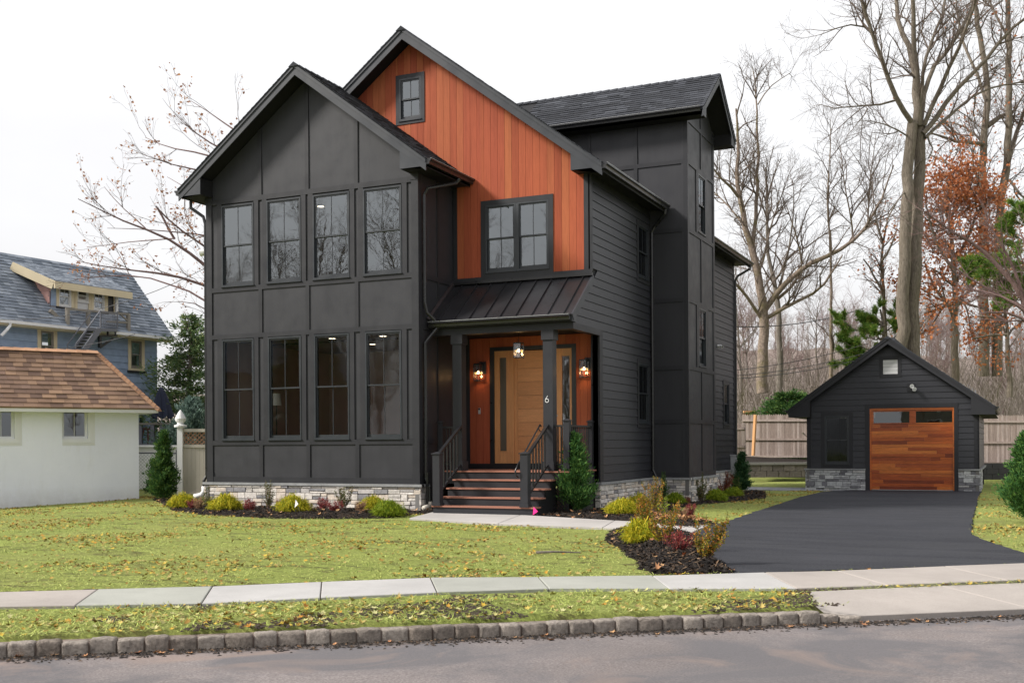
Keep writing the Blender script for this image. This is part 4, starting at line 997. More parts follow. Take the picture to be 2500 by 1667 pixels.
# ---- porch
pr = part('porch_roof')
P0, P1 = Vector((0, .40, 3.375)), Vector((0, 1.585, 4.30)); pu = (P1 - P0).normalized(); pl_ = (P1 - P0).length
ps = Slope((0, .40, 3.375), (1, 0, 0), pu)
seams = [3.05 - .35 * k for k in range(9)]; edges = [0.01] + sorted(seams) + [3.235]
for a, b in zip(edges[:-1], edges[1:]):
    mb = MB(); mb.hexa([ps.p(a, 0, -.01), ps.p(b, 0, -.01), ps.p(b, pl_, -.01), ps.p(a, pl_, -.01)], [ps.p(a, 0, 0), ps.p(b, 0, 0), ps.p(b, pl_, 0), ps.p(a, pl_, 0)]); mb.build('metal_pan', MT['seam'], pr)
for a in seams:
    mb = MB(); mb.hexa([ps.p(a - .009, 0.0, -.004), ps.p(a + .009, 0, -.004), ps.p(a + .009, pl_, -.004), ps.p(a - .009, pl_, -.004)], [ps.p(a - .006, 0.012, .034), ps.p(a + .006, .012, .034), ps.p(a + .006, pl_, .034), ps.p(a - .006, pl_, .034)]); mb.build('standing_seam', MT['seam'], pr)
mb = MB(); mb.hexa([ps.p(0, 0, -.13), ps.p(3.18, 0, -.13), ps.p(3.18, pl_, -.13), ps.p(0, pl_, -.13)], [ps.p(0, 0, -.012), ps.p(3.18, 0, -.012), ps.p(3.18, pl_, -.012), ps.p(0, pl_, -.012)]); mb.build('porch_roof_deck', MT['soffit'], pr)
mb = MB(); mb.hexa([ps.p(3.215, -.02, -.14), ps.p(3.245, -.02, -.14), ps.p(3.245, pl_, -.14), ps.p(3.215, pl_, -.14)], [ps.p(3.215, -.02, .012), ps.p(3.245, -.02, .012), ps.p(3.245, pl_, .012), ps.p(3.215, pl_, .012)]); mb.build('rake_board', MT['fascia'], pr)
mb = MB(); mb.box(3.20, 3.235, .41, .62, 3.235, 3.40); mb.build('rake_end_block', MT['fascia'], pr)
mb = MB(); mb.hexa([ps.p(0.0, 0, -.02), ps.p(.06, 0, -.02), ps.p(.06, pl_ + .02, -.02), ps.p(0, pl_ + .02, -.02)], [ps.p(.004, 0, .10), ps.p(.05, 0, .06), ps.p(.05, pl_, .06), ps.p(.004, pl_, .10)]); mb.build('step_flashing', MT['seam'], pr)
mb = MB(); mb.box(.0, 3.24, 1.49, 1.57, 4.285, 4.345); mb.build('ridge_flashing', MT['black'], pr)
mb = MB(); mb.box(.0, 3.22, 1.52, 1.568, 4.346, 4.42); mb.build('head_band', MT['trim'], pr)
gutter(pr, (.05, .40, 3.365), (3.20, .40, 3.365), (0, -1, 0), h=.105, w=.12)
mb = MB(); mb.box(.0, 3.20, .40, .42, 3.24, 3.36); mb.build('fascia', MT['trim'], pr)
mb = MB(); mb.box(.0, 3.20, .42, .56, 3.235, 3.245); mb.build('soffit', MT['soffit'], pr)
mb = MB(); mb.box(.0, 3.185, .53, .74, 3.095, 3.235); mb.build('beam', MT['trim'], pr)
mb = MB(); mb.box(3.04, 3.205, .745, 2.24, 3.095, 3.225); mb.build('beam', MT['trim'], pr)
mb = MB(); mb.box(3.186, 3.207, .528, .745, 3.095, 3.225); mb.build('beam_end', MT['trim'], pr)
mb = MB(); mb.box(.0, 3.04, .74, 2.1, 3.16, 3.19); mb.build('porch_ceiling', MT['soffit'], pr)
for x0 in (.50, 2.545):
    mb = MB(); mb.box(x0, x0 + .21, .53, .74, .27, 3.095)
    ps_ = mb.build('porch_post', MT['trim'], H)
    for z0, z1 in ((2.90, 3.094), (.271, .465)):
        mb = MB(); mb.box(x0 - .027, x0 + .237, .503, .767, z0, z1); mb.build('post_collar', MT['trim'], ps_)
# house number 6 on the right hand post
mb = MB(); cx6, cz6, r6 = 2.632, 1.682, .036; ring = [(cx6 + r6 * math.cos(t), .525, cz6 + r6 * math.sin(t)) for t in np.linspace(0, 2 * math.pi, 25)]
mb.tube(ring, .0065, 6); mb.tube([(cx6 - .034, .525, cz6 + .012), (cx6 - .020, .525, cz6 + .045), (cx6 + .004, .525, cz6 + .078), (cx6 + .014, .525, cz6 + .098)], .0065, 6)
mb.build('house_number', MT['white'], H)
dk = part('porch_deck')
for i in range(12):
    y0 = .475 + i * .137; mb = MB(); mb.box(.07, 3.12, y0, y0 + .131, .243, .27); mb.build('deck_board', MT['tread'], dk)
mb = MB(); mb.box(.07, 3.08, .51, 2.1, .0, .24); mb.build('deck_rim', MT['trim'], dk)
# lattice under the deck
for i in range(9):
    for sgn in (1, -1):
        x = 2.70 + i * .075; pts = clip([(x, -.62), (x + .03, -.62), (x + .03 + sgn * .62, 0), (x + sgn * .62, 0)], [(-1, 0, -2.80), (1, 0, 3.07)])
        if pts: piece(FR(.56), dk, 'lattice_slat', 'black', pts, -.02 if sgn > 0 else -.012, -.012 if sgn > 0 else -.004)
mb = MB(); mb.box(2.80, 3.08, .62, .66, -.6, 0); mb.build('deck_skirt', MT['redwood2'], dk)
mb = MB(); mb.box(3.05, 3.09, .53, 2.1, -.62, 0); mb.build('deck_skirt', MT['black'], dk)
mb = MB(); mb.box(.1, .14, .1, 2.0, -.62, .24); mb.build('deck_skirt', MT['black'], dk)
st = part('front_steps')
zs = [.27, .103, -.062, -.228, -.393]; ys_ = [.475, .203, -.077, -.357, -.637]
for i in range(1, 5):
    xa, xb = (.655, 2.835) if i < 4 else (.62, 2.855)
    mb = MB(); mb.box(xa, xb, ys_[i], ys_[i] + .30, zs[i] - .028, zs[i]); mb.build('tread', MT['tread'], st)
for i in range(5):
    xa, xb = .68, 2.80
    if i == 4: xa, xb = .645, 2.80
    zlo = (zs[i + 1] if i < 4 else G0 - .02)
    mb = MB(); mb.box(xa, xb, ys_[i] + .025, ys_[i] + .045, zlo, zs[i] - (.0285 if i else .03)); mb.build('riser', MT['trim'], st)
for xx in (.67, 2.785):
    mb = MB(); pts = [(ys_[4] + .05, G0 - .02), (ys_[4] + .05, zs[4] - .03)]
    for i in range(3, -1, -1): pts += [(ys_[i] + .05, zs[i + 1] - .03), (ys_[i] + .05, zs[i] - .03)]
    pts += [(.53, G0 - .02)]
    mb.hexa([(xx, y, z) for y, z in pts], [(xx + .03, y, z) for y, z in pts]); mb.build('stringer', MT['black'], st)
def newel(parent, x, y, z0, z1, w=.125, skirt=True):
    mb = MB(); mb.box(x - w / 2, x + w / 2, y - w / 2, y + w / 2, z0, z1)
    n = mb.build('newel_post', MT['trim'], parent)
    mb = MB(); c = w / 2 + .022; b = w / 2 + .006
    mb.hexa([(x - c, y - c, z1), (x + c, y - c, z1), (x + c, y + c, z1), (x - c, y + c, z1)], [(x - c, y - c, z1 + .018), (x + c, y - c, z1 + .018), (x + c, y + c, z1 + .018), (x - c, y + c, z1 + .018)])
    mb.build('post_cap', MT['trim'], parent); mb = MB()
    mb.hexa([(x - b, y - b, z1 + .0181), (x + b, y - b, z1 + .0181), (x + b, y + b, z1 + .0181), (x - b, y + b, z1 + .0181)], [(x - .02, y - .02, z1 + .045), (x + .02, y - .02, z1 + .045), (x + .02, y + .02, z1 + .045), (x - .02, y + .02, z1 + .045)])
    mb.build('cap_top', MT['trim'], parent)
    if skirt: mb = MB(); mb.box(x - w / 2 - .015, x + w / 2 + .015, y - w / 2 - .015, y + w / 2 + .015, z0 + .001, z0 + .06); mb.build('post_skirt', MT['trim'], parent)
def railing(parent, a, b, zt0, zt1, zb0, zb1, n):
    a, b = Vector(a), Vector(b)
    mb = MB(); mb.bar((a.x, a.y, zt0 - .02), (b.x, b.y, zt1 - .02), .065, .04); mb.build('top_rail', MT['black'], parent)
    mb = MB(); mb.bar((a.x, a.y, zb0), (b.x, b.y, zb1), .045, .04); mb.build('bottom_rail', MT['black'], parent)
    for k in range(1, n + 1):
        t = k / (n + 1); p = a.lerp(b, t)
        mb = MB(); mb.box(p.x - .0125, p.x + .0125, p.y - .0125, p.y + .0125, zb0 + (zb1 - zb0) * t + .01, zt0 + (zt1 - zt0) * t - .035); mb.build('baluster', MT['black'], parent)
for nx in (.735, 2.635):
    g = part('stair_railing'); newel(g, nx, -.575, zs[4], .625, .155)
    railing(g, (nx - (.06 if nx < 1 else .0), -.50, 0), (nx - (.06 if nx < 1 else .0) , .53, 0), .60, 1.21, -.20, .40, 6)
g = part('deck_railing'); newel(g, 3.035, .60, .27, 1.27, .125); newel(g, 3.02, 1.96, .27, 1.27, .10)
railing(g, (2.755, .62, 0), (2.97, .62, 0), 1.195, 1.195, .40, .40, 2); railing(g, (3.03, .66, 0), (3.03, 1.91, 0), 1.195, 1.195, .40, .40, 11)
g = part('deck_railing'); newel(g, .16, .66, .27, 1.27, .115); railing(g, (.22, .66, 0), (.50, .66, 0), 1.195, 1.195, .40, .40, 3); 
mb = MB(); hy = [(2.50, -.62, .18), (2.49, -.70, .22), (2.49, -.72, .30), (2.49, -.60, .42), (2.49, .44, 1.16), (2.49, .49, 1.20), (2.50, .52, 1.17)]
mb.tube(hy, .017, 8); mb.tube([(2.49, .40, 1.13), (2.50, .47, 1.07), (2.52, .52, 1.07)], .009, 6); mb.build('handrail', MT['black'], H, smooth=True)
# ---- door wall
DW = FR(2.10); dwl = part('entry_wall')
vboards(dwl, DW, .12, 3.04, .1642, .39, 3.155, 'cedar', [(.62, 2.66, .2, 2.95)])
rectp(DW, dwl, 'wall_sheathing', 'soffit', 0, .62, 0, 3.2, -.15, -.031); rectp(DW, dwl, 'wall_sheathing', 'soffit', 2.66, 3.18, 0, 3.2, -.15, -.031); rectp(DW, dwl, 'wall_sheathing', 'soffit', .62, 2.66, 2.95, 3.2, -.15, -.031)
rectp(DW, dwl, 'base_board', 'black', 0, 3.06, .27, .389, -.03, .022); rectp(DW, dwl, 'inner_trim', 'trim', .0, .118, .39, 3.155, -.02, .02)
rectp(Pl((3.035, 0, 0), (0, 1, 0), (-1, 0, 0)), dwl, 'corner_board', 'black', 2.0, 2.1, .27, 3.1, -.02, .01)
dr_ = part('front_door')
for q in ((.62, .72, .39, 2.95), (2.56, 2.66, .39, 2.95), (.72, 2.56, 2.862, 2.95)): rectp(DW, dr_, 'door_casing', 'black', *q, -.03, .028)
def wd(u0, u1, v0, v1, w0=-.06, w1=-.005, mat='doorframe_wood', name='door_rail'): return rectp(DW, dr_, name, mat, u0, u1, v0, v1, w0, w1)
Z0, Z1 = .395, 2.862
for L0, L1, ga, gb, gz0, gz1 in ((.72, 1.135, .842, 1.005, .665, 2.716), (2.155, 2.56, 2.315, 2.498, .74, 2.70)):
    wd(L0, ga, Z0, Z1); wd(gb, L1, Z0, Z1, name='door_stile'); wd(ga, gb, Z0, gz0 - .02, -.06, -.012); wd(ga, gb, gz1 + .015, Z1, -.06, -.012)
    wd(ga, gb, gz0 - .018, gz0, -.05, -.004); wd(ga, gb, gz1, gz1 + .014, -.05, -.004)
    mb = MB(); mb.add([DW.p(ga, gz0, -.035), DW.p(gb, gz0, -.035), DW.p(gb, gz1, -.035), DW.p(ga, gz1, -.035)], [(0, 1, 2, 3)]); mb.build('pane', MT['glass'] if L0 > 2 else MT['frost'], dr_)
wd(1.137, 1.19, Z0, Z1, -.06, .004, name='door_jamb'); wd(2.10, 2.153, Z0, Z1, -.06, .004, name='door_jamb')
wd(1.192, 1.27, Z0, Z1 - .01, -.07, -.02, name='door_stile'); wd(2.02, 2.098, Z0, Z1 - .01, -.07, -.02, name='door_stile')
zz = Z0
for k, hgt in enumerate([.30, .29, .30, .30, .29, .30, .29, .387]):
    rectp(DW, dr_, 'door_plank', 'doorwood', 1.2715, 2.0185, zz + .002, min(zz + hgt, Z1 - .01) - .003, -.07, -.028); zz += hgt
wd(1.192, 2.098, Z0 - .0, Z1 - .012, -.09, -.072, 'black', 'door_core')
mb = MB(); mb.tube([(1.98, 2.10, 1.15), (1.98, 2.02, 1.15), (1.98, 2.02, 1.65), (1.98, 2.10, 1.65)], .012, 8); mb.build('door_handle', MT['black'], dr_)
mb = MB(); mb.lathe((2.195, 2.098, 1.42), [(.0, -.02), (.022, -.02), (.022, .02), (0, .02)], 10); mb.build('lock', MT['lip'], dr_)
# ---- rooms behind the glass
rm = part('rooms')
def room(x0, x1, y0, y1, z0, z1, wallm, floor='gdoor', ceil='roomgrey'):
    for nme, b, m_ in (('room_floor', (x0, x1, y0, y1, z0 - .03, z0), floor), ('room_ceiling', (x0, x1, y0, y1, z1, z1 + .03), ceil), ('room_wall', (x0, x1, y1, y1 + .03, z0, z1), wallm), ('room_wall', (x0 - .03, x0, y0, y1, z0, z1), wallm), ('room_wall', (x1, x1 + .03, y0, y1, z0, z1), wallm)):
        mb = MB(); mb.box(*b); mb.build(nme, MT[m_], rm)
room(-5.3, -.2, .16, 4.6, .15, 3.22, 'roomwarm'); room(-5.3, -.2, .16, 4.6, 3.55, 6.32, 'roomgrey')
room(.2, 3.0, 1.75, 5.2, 3.55, 6.3, 'roomgrey'); room(-1.9, -.2, 1.75, 4, 7.6, 9.0, 'roomgrey')
mb = MB(); mb.box(.2, 3.0, 3.8, 3.83, .3, 3.1); mb.build('room_wall', MT['roomwarm'], rm)
def fixture(x, y, z, lab):
    mb = MB(); mb.lathe((x, y, z - .004), [(0, -.012), (.075, -.012), (.075, .0), (0, .0)], 20)
    t = thing('ceiling_light', lab, 'ceiling light', (x, y, z)); mb.build('light_disc', MT['downlight'], t)
    mb = MB(); mb.lathe((x, y, z - .001), [(.076, -.013), (.095, -.008), (.095, 0), (.076, 0)], 20); mb.build('light_trim', MT['white'], t)
def through(px, py, z): d = ray(px, py); t = (z - CAM[2]) / d[2]; return CAM + t * d
for (px, py, zc, lab) in ((783, 503, 6.30, 'lit round ceiling light seen in the third upper window'), (902, 519, 6.30, 'lit round ceiling light seen in the fourth upper window from the left'),
                          (811, 825, 3.20, 'lit ceiling light seen in the third lower window from the left'), (935, 819, 3.20, 'upper of two lit ceiling lights in the lower right window'), (909, 839, 3.20, 'lower of two lit ceiling lights in the lower right window')):
    q = through(px, py, zc); fixture(q[0], q[1], q[2], lab)
def shell_chair(x, y, lab):
    t = thing('chair', lab, 'chair', (x, y, .15)); V = []; F = []; nu, nv = 11, 6
    for i in range(nu):
        a = math.radians(-62 + 124 * i / (nu - 1))
        for j in range(nv):
            h = .42 + .40 * j / (nv - 1) * (1 - .30 * (abs(i - 5) / 5) ** 3); r = .26 + .02 * j / nv
            V.append((x + r * math.sin(a), y - r * math.cos(a) * .9, .15 + h))
    F = [(i * nv + j, (i + 1) * nv + j, (i + 1) * nv + j + 1, i * nv + j + 1) for i in range(nu - 1) for j in range(nv - 1)]
    mb = MB(); mb.add(V, F); mb.build('backrest', MT['chairwhite'], t, smooth=True)
    mb = MB(); mb.lathe((x, y, .56), [(0, 0), (.24, 0), (.25, .03), (0, .035)], 16); mb.build('seat', MT['chairwhite'], t)
    for sx in (-1, 1):
        for sy in (-1, 1): mb = MB(); mb.tube([(x + sx * .12, y + sy * .12, .56), (x + sx * .2, y + sy * .2, .15)], .012, 6); mb.build('leg', MT['black'], t)
shell_chair(-3.62, .95, 'white shell chair just inside the second lower window'); shell_chair(-2.02, .95, 'white shell chair just inside the third lower window')
t = thing('floor_lamp', 'unlit lamp with white shade inside the leftmost lower window', 'lamp', (-4.55, 1.3, .15))
mb = MB(); mb.lathe((-4.55, 1.3, 1.75), [(.13, 0), (.09, .28)], 16); mb.build('lamp_shade', MT['chairwhite'], t); mb = MB(); mb.tube([(-4.55, 1.3, .15), (-4.55, 1.3, 1.8)], .012, 6); mb.build('lamp_pole', MT['black'], t); mb = MB(); mb.lathe((-4.55, 1.3, .15), [(.0, 0), (.13, 0), (.13, .02), (0, .03)], 14); mb.build('lamp_base', MT['black'], t)
# ---- lanterns, bell, camera, box
def lantern(x, y, z, lab, wallm=True):
    t = thing('wall_lantern', lab, 'lantern', (x, 2.08, z))
    if wallm: mb = MB(); mb.box(x - .01, x + .13, 2.06, 2.082, z + .0, z + .27); mb.build('back_plate', MT['black'], t); mb = MB(); mb.box(x + .02, x + .05, y, 2.06, z + .24, z + .265); mb.build('arm', MT['black'], t)
    frame(t, x, y, z - .16, .155, .37, .011)
def frame(t, x, y, z, w, h, r):
    mb = MB(); q = w / 2
    for sx in (-1, 1):
        for sy in (-1, 1): mb.box(x + sx * q - r / 2, x + sx * q + r / 2, y + sy * q - r / 2, y + sy * q + r / 2, z, z + h)
    for zz in (z, z + h - r):
        for s_ in (-1, 1):
            mb.box(x - q, x + q, y + s_ * q - r / 2, y + s_ * q + r / 2, zz, zz + r); mb.box(x + s_ * q - r / 2, x + s_ * q + r / 2, y - q, y + q, zz, zz + r)
    mb.box(x - q, x + q, y - q, y + q, z + h, z + h + .015); mb.build('lantern_frame', MT['black'], t)
    for s_ in (-1, 1):
        mb = MB(); mb.add([(x - q, y + s_ * q, z), (x + q, y + s_ * q, z), (x + q, y + s_ * q, z + h), (x - q, y + s_ * q, z + h)], [(0, 1, 2, 3)]); mb.build('glass', MT['lampglass'], t)
        mb = MB(); mb.add([(x + s_ * q, y - q, z), (x + s_ * q, y + q, z), (x + s_ * q, y + q, z + h), (x + s_ * q, y - q, z + h)], [(0, 1, 2, 3)]); mb.build('glass', MT['lampglass'], t)
    mb = MB(); mb.tube([(x, y, z + h), (x, y, z + h * .62)], .016, 8); mb.build('socket', MT['black'], t)
    mb = MB(); mb.lathe((x, y, z + h * .5), [(0, -.03), (.018, -.024), (.026, -.006), (.024, .014), (.012, .036), (0, .04)], 12); mb.build('bulb', MT['bulb'], t, smooth=True)
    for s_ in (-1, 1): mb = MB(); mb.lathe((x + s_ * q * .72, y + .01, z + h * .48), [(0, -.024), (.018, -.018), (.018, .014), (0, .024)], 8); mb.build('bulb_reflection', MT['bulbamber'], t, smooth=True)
    ld = bpy.data.lights.new('lantern_light', 'POINT'); ld.energy = 1.0; ld.color = (1, .55, .22); ld.shadow_soft_size = .03
    lo = bpy.data.objects.new('lantern_light', ld); COL.objects.link(lo); lo.location = Vector((x, y - .0, z + h * .3)) - Vector(ORG[t]); lo.parent = t
lantern(.395, 1.96, 2.37, 'lit black box lantern on the cedar left of the door'); lantern(2.885, 1.96, 2.37, 'lit black box lantern on the cedar right of the door')
t = thing('pendant_lantern', 'lit black glass lantern hanging from the porch ceiling', 'lantern', (1.715, 1.2, 3.15)); frame(t, 1.715, 1.2, 2.615, .165, .31, .012)
mb = MB(); mb.tube([(1.715, 1.2, 2.93), (1.715, 1.2, 3.155)], .006, 6); mb.lathe((1.715, 1.2, 3.14), [(0, 0), (.05, 0), (.05, .018), (0, .018)], 14); mb.build('hanging_rod', MT['black'], t)
t = thing('doorbell', 'slim grey video doorbell on the cedar left of the door', 'doorbell', (.363, 2.08, 1.55)); mb = MB(); mb.box(.340, .386, 2.055, 2.081, 1.49, 1.62); mb.build('case', MT['lip'], t); mb = MB(); mb.box(.345, .381, 2.052, 2.0549, 1.575, 1.615); mb.build('lens_plate', MT['darkglass'], t)
def secam(c, d, lab, s=1):
    c = Vector(c); d = Vector(d).normalized(); t = thing('security_camera', lab, 'camera', c)
    mb = MB(); mb.tube([c, c + d * .05 * s], .05 * s, 12); mb.build('mount', MT['white'], t, smooth=False)
    mb = MB(); e = c + d * .09 * s; mb.tube([c + d * .04 * s, e], .018 * s, 8); a = Vector((.5, -.8, -.25)).normalized(); mb.tube([e - a * .05 * s, e + a * .14 * s], .038 * s, 12); mb.build('camera_body', MT['white'], t)
    mb = MB(); mb.tube([e + a * .1401 * s, e + a * .146 * s], .026 * s, 10); mb.build('lens', MT['darkglass'], t)
q = onX(1752, 845, 3.19); secam((3.19, q[1], q[2]), (1, 0, 0), 'small white camera on the dark siding behind the stair tower')
q = onY(493, 616, .05); 
t = thing('wall_speaker', 'round white camera on the left edge of the front wing', 'camera', (-5.5, .1, q[2])); mb = MB(); mb.tube([(-5.5, .08, q[2]), (-5.58, .08, q[2])], .03, 10); mb.tube([(-5.58, .08, q[2]), (-5.70, .04, q[2] - .01)], [.07, .085], 14); mb.build('camera_body', MT['white'], t)
q = onX(1805, 1115, 3.2); t = thing('utility_box', 'pale grey metal box on the wall behind the small arborvitae', 'utility box', (3.2, 13.9, .2)); mb = MB(); mb.box(3.21, 3.40, 13.75, 14.15, -.15, .42); mb.build('box', MT['lip'], t); mb = MB(); mb.box(3.19, 3.42, 13.73, 14.17, .421, .45); mb.build('box_lid', MT['lip'], t)
# ------------------------------------------------------------------ the garage
GY = 15.82; GX0, GX1 = 5.17, 10.19; GZ = -.68
g_ = thing('garage', 'small black gabled garage with an orange cedar door at the end of the driveway', 'garage', (7.6, 18, GZ))
GF = FR(GY); GS = SD(GX1); gc, gz, gh, gs = 7.655, 4.03, 3.0, .727
gf = bpy.data.objects.new('front_wall', None); COL.objects.link(gf); gf.parent = g_; ORG[gf] = ORG[g_]
rkG = [(gs, 1, gz - .17 + gs * gc), (-gs, 1, gz - .17 - gs * gc)]
door = (6.945, 9.62, GZ - .1, 1.985); gw = (5.61, 6.575, .03, 1.756); gv = (7.378, 8.013, 2.807, 3.459)
laps(gf, GF, 0, .1778, 22, GX0 + .13, GX1 - .13, 'lap', [door, gw, gv], rkG, joint=5)
laps(gf, GF, .1778 * 9, .1778, 13, 4.9, GX0 + .13, 'lap', [], rkG + [(-1, 0, -4.98), (0, -1, -1.75)], joint=5)
for r in cut((GX0, GX1, GZ - .1, 4.0), [(7.08, 9.51, GZ - .2, 1.85), (gw[0] + .11, gw[1] - .11, gw[2] + .1, gw[3] - .1)]):
    p_ = clip(rpoly(r), rkG)
    if p_: piece(GF, gf, 'wall_sheathing', 'soffit', p_, -.15, -.022)
for a, b in ((GX0, GX0 + .13), (GX1 - .13, GX1)): rectp(GF, gf, 'corner_board', 'trim', a, b, 0, 1.72, -.03, .02)
for q in ((6.945, 7.08, GZ, 1.985), (9.51, 9.62, GZ, 1.985), (7.08, 9.51, 1.86, 1.985)): rectp(GF, gf, 'door_casing', 'trim', *q, -.06, .028)
for q in ((gw[0], gw[0] + .11, gw[2], gw[3]), (gw[1] - .12, gw[1], gw[2], gw[3]), (gw[0] + .11, gw[1] - .12, gw[3] - .11, gw[3]), (gw[0] + .11, gw[1] - .12, gw[2], gw[2] + .1)): rectp(GF, gf, 'window_casing', 'trim', *q, -.02, .024)
gwin = window(g_, GF, gw[0] + .11, gw[1] - .12, gw[2] + .1, gw[3] - .11, .01, 'screen', muntin=False); mb = MB(); mb.box(GX0, GX1, GY + 6.2, GY + 6.3, GZ, 1.7); mb.build('back_wall', MT['soffit'], g_)
for q in ((gv[0], gv[0] + .105, gv[2], gv[3]), (gv[1] - .10, gv[1], gv[2], gv[3]), (gv[0] + .105, gv[1] - .10, gv[3] - .11, gv[3]), (gv[0] + .105, gv[1] - .10, gv[2], gv[2] + .10)): rectp(GF, gf, 'vent_casing', 'trim', *q, -.02, .024)
MT['louvre'] = m_paint('white_louvre', (.62, .62, .63), .5, .03, False, 0)
for k in range(4): rectp(GF, gf, 'louvre_board', 'louvre', gv[0] + .107, gv[1] - .102, gv[2] + .102 + k * .11, gv[2] + .102 + (k + 1) * .11 - .008, -.02, .004)
rectp(GF, gf, 'vent_backing', 'black', gv[0] + .107, gv[1] - .102, gv[2] + .10, gv[3] - .11, -.03, -.012)
# side wall seen edge-on
gsd = bpy.data.objects.new('side_wall', None); COL.objects.link(gsd); gsd.parent = g_; ORG[gsd] = ORG[g_]
laps(gsd, GS, 0, .1778, 10, GY + .12, GY + 6.2, 'lap', joint=9); rectp(GS, gsd, 'wall_sheathing', 'soffit', GY, GY + 6.3, GZ - .1, 1.78, -.15, -.022); rectp(GS, gsd, 'corner_board', 'trim', GY - .02, GY + .12, 0, 1.72, -.03, .02)
rectp(Pl((GX0, 0, 0), (0, 1, 0), (-1, 0, 0)), gsd, 'wall_sheathing', 'soffit', GY, GY + 6.3, GZ - .1, 1.78, -.15, .0)
gfn = bpy.data.objects.new('stone_base', None); COL.objects.link(gfn); gfn.parent = g_; ORG[gfn] = ORG[g_]
for a, b in ((GX0 - .05, 6.945), (9.62, GX1 + .05)): stones(gfn, GF, a, b, GZ - .02, -.055, 'gstone', .12, .40); capstones(gfn, GF, a - (.03 if a < 6 else 0), b + (.03 if b > 10 else 0), th=.05, lens=1.4)
stones(gfn, GS, GY - .05, GY + 2.5, GZ - .02, -.055, 'gstone'); capstones(gfn, GS, GY - .06, GY + 6.2, lens=1.4); stones(gfn, Pl((GX0, 0, 0), (0, 1, 0), (-1, 0, 0)), GY - .05, GY + .8, GZ - .02, -.055, 'gstone')
# door: four sections of cedar strips and two lights
gd = bpy.data.objects.new('garage_door', None); COL.objects.link(gd); gd.parent = g_; ORG[gd] = ORG[g_]
rectp(GF, gd, 'door_jamb', 'gdoor', 7.08, 7.125, GZ + .02, 1.86, -.06, .005); rectp(GF, gd, 'door_jamb', 'gdoor', 9.475, 9.51, GZ + .02, 1.86, -.06, .005)
rectp(GF, gd, 'door_head', 'gdoor', 7.125, 9.475, 1.80, 1.86, -.08, .0)
rectp(GF, gd, 'door_core', 'black', 7.10, 9.5, GZ + .03, 1.36, -.12, -.072)
sect = [(-.65, -.155), (-.15, .345), (.35, .845), (.85, 1.365)]
for z0, z1 in sect:
    nrow = 5; hh = (z1 - z0) / nrow
    for k in range(nrow):
        u = 7.126; r_ = RND.random()
        cuts = [7.126] + sorted(RND.uniform(7.3, 9.3) for _ in range(RND.choice([1, 2, 2]))) + [9.474]
        for a, b in zip(cuts[:-1], cuts[1:]):
            if b - a > .05: rectp(GF, gd, 'cedar_strip', 'gdoor', a, b - .002, z0 + k * hh, z0 + (k + 1) * hh - .003, -.075, -.045 - (.004 if k == nrow - 1 else 0))
for q in ((7.126, 7.19, 1.37, 1.80), (8.24, 8.425, 1.37, 1.80), (9.46, 9.474, 1.37, 1.80), (7.19, 8.24, 1.37, 1.405), (7.19, 8.24, 1.75, 1.80), (8.425, 9.46, 1.37, 1.40), (8.425, 9.46, 1.75, 1.80)): rectp(GF, gd, 'door_rail', 'gdoor', *q, -.075, -.04)
for q in ((7.19, 8.24, 1.405, 1.75), (8.425, 9.46, 1.40, 1.75)):
    mb = MB(); mb.add([GF.p(q[0], q[2], -.062), GF.p(q[1], q[2], -.062), GF.p(q[1], q[3], -.062), GF.p(q[0], q[3], -.062)], [(0, 1, 2, 3)]); mb.build('pane', MT['gglass'], gd)
rectp(GF, gd, 'garage_interior', 'black', 7.1, 9.5, 1.3, 1.9, -1.4, -1.35)
rectp(GF, gd, 'door_seal', 'tan' if False else 'cap', 7.10, 9.5, GZ + .0, GZ + .035, -.10, -.03)
gr = bpy.data.objects.new('roof', None); COL.objects.link(gr); gr.parent = g_; ORG[gr] = ORG[g_]
gable(gr, WY, gc, gz, gh, gh, gs, GY - .32, GY + 6.5, .14)
rake(gr, WY, gc, gz, gh, gs, GY - .32, .19, -1, .02, mat='trim')
zeg = gz - gs * gh
for s in (1, -1):
    xi, xo = gc + s * 2.34, gc + s * gh
    pts = [(xi, zeg - .235), (xo, zeg - .235), (xo, zeg - .17), (xi, gz - gs * 2.34 - .20)]
    mb = MB(); mb.hexa([WY(GY - .335, c, z) for c, z in pts], [WY(GY - .31, c, z) for c, z in pts]); mb.build('boxed_return', MT['trim'], gr)
    mb = MB(); a_, b_ = sorted((xi, xo)); mb.box(a_, b_, GY - .31, GY + 6.4, zeg - .235, zeg - .21); mb.build('soffit', MT['soffit'], gr)
    mb = MB(); a_, b_ = sorted((xi, xi + s * .02)); mb.box(a_, b_, GY - .30, GY, zeg - .20, zeg + .25); mb.build('return_side', MT['soffit'], gr)
    gutter(gr, (xo, GY - .34, zeg - .01), (xo, GY + 6.4, zeg - .01), (s, 0, 0), h=.09, w=.10)
    ph = math.atan(gs)
    shingle_field(gr, Slope((xo, GY - .37, zeg), (0, 1, 0), (-s * math.cos(ph), 0, math.sin(ph))), 0, 6.8, gh / math.cos(ph), 'shingle', .143, .3, .6)
mb = MB()
for i in range(4): mb.hexa([(gc - .13, GY - .38 + i * .22, gz - .07), (gc, GY - .38 + i * .22, gz + .028), (gc + .13, GY - .38 + i * .22, gz - .07)], [(gc - .13, GY - .15 + i * .22, gz - .085), (gc, GY - .15 + i * .22, gz + .012), (gc + .13, GY - .15 + i * .22, gz - .085)])
mb.box(gc - .13, gc + .13, GY + .5, GY + 6, gz - .06, gz + .03); mb.build('ridge_cap', MT['shingle'], gr)
t = thing('floodlight', 'white twin floodlight on a black plate above the garage door', 'floodlight', (8.29, GY, 2.48))
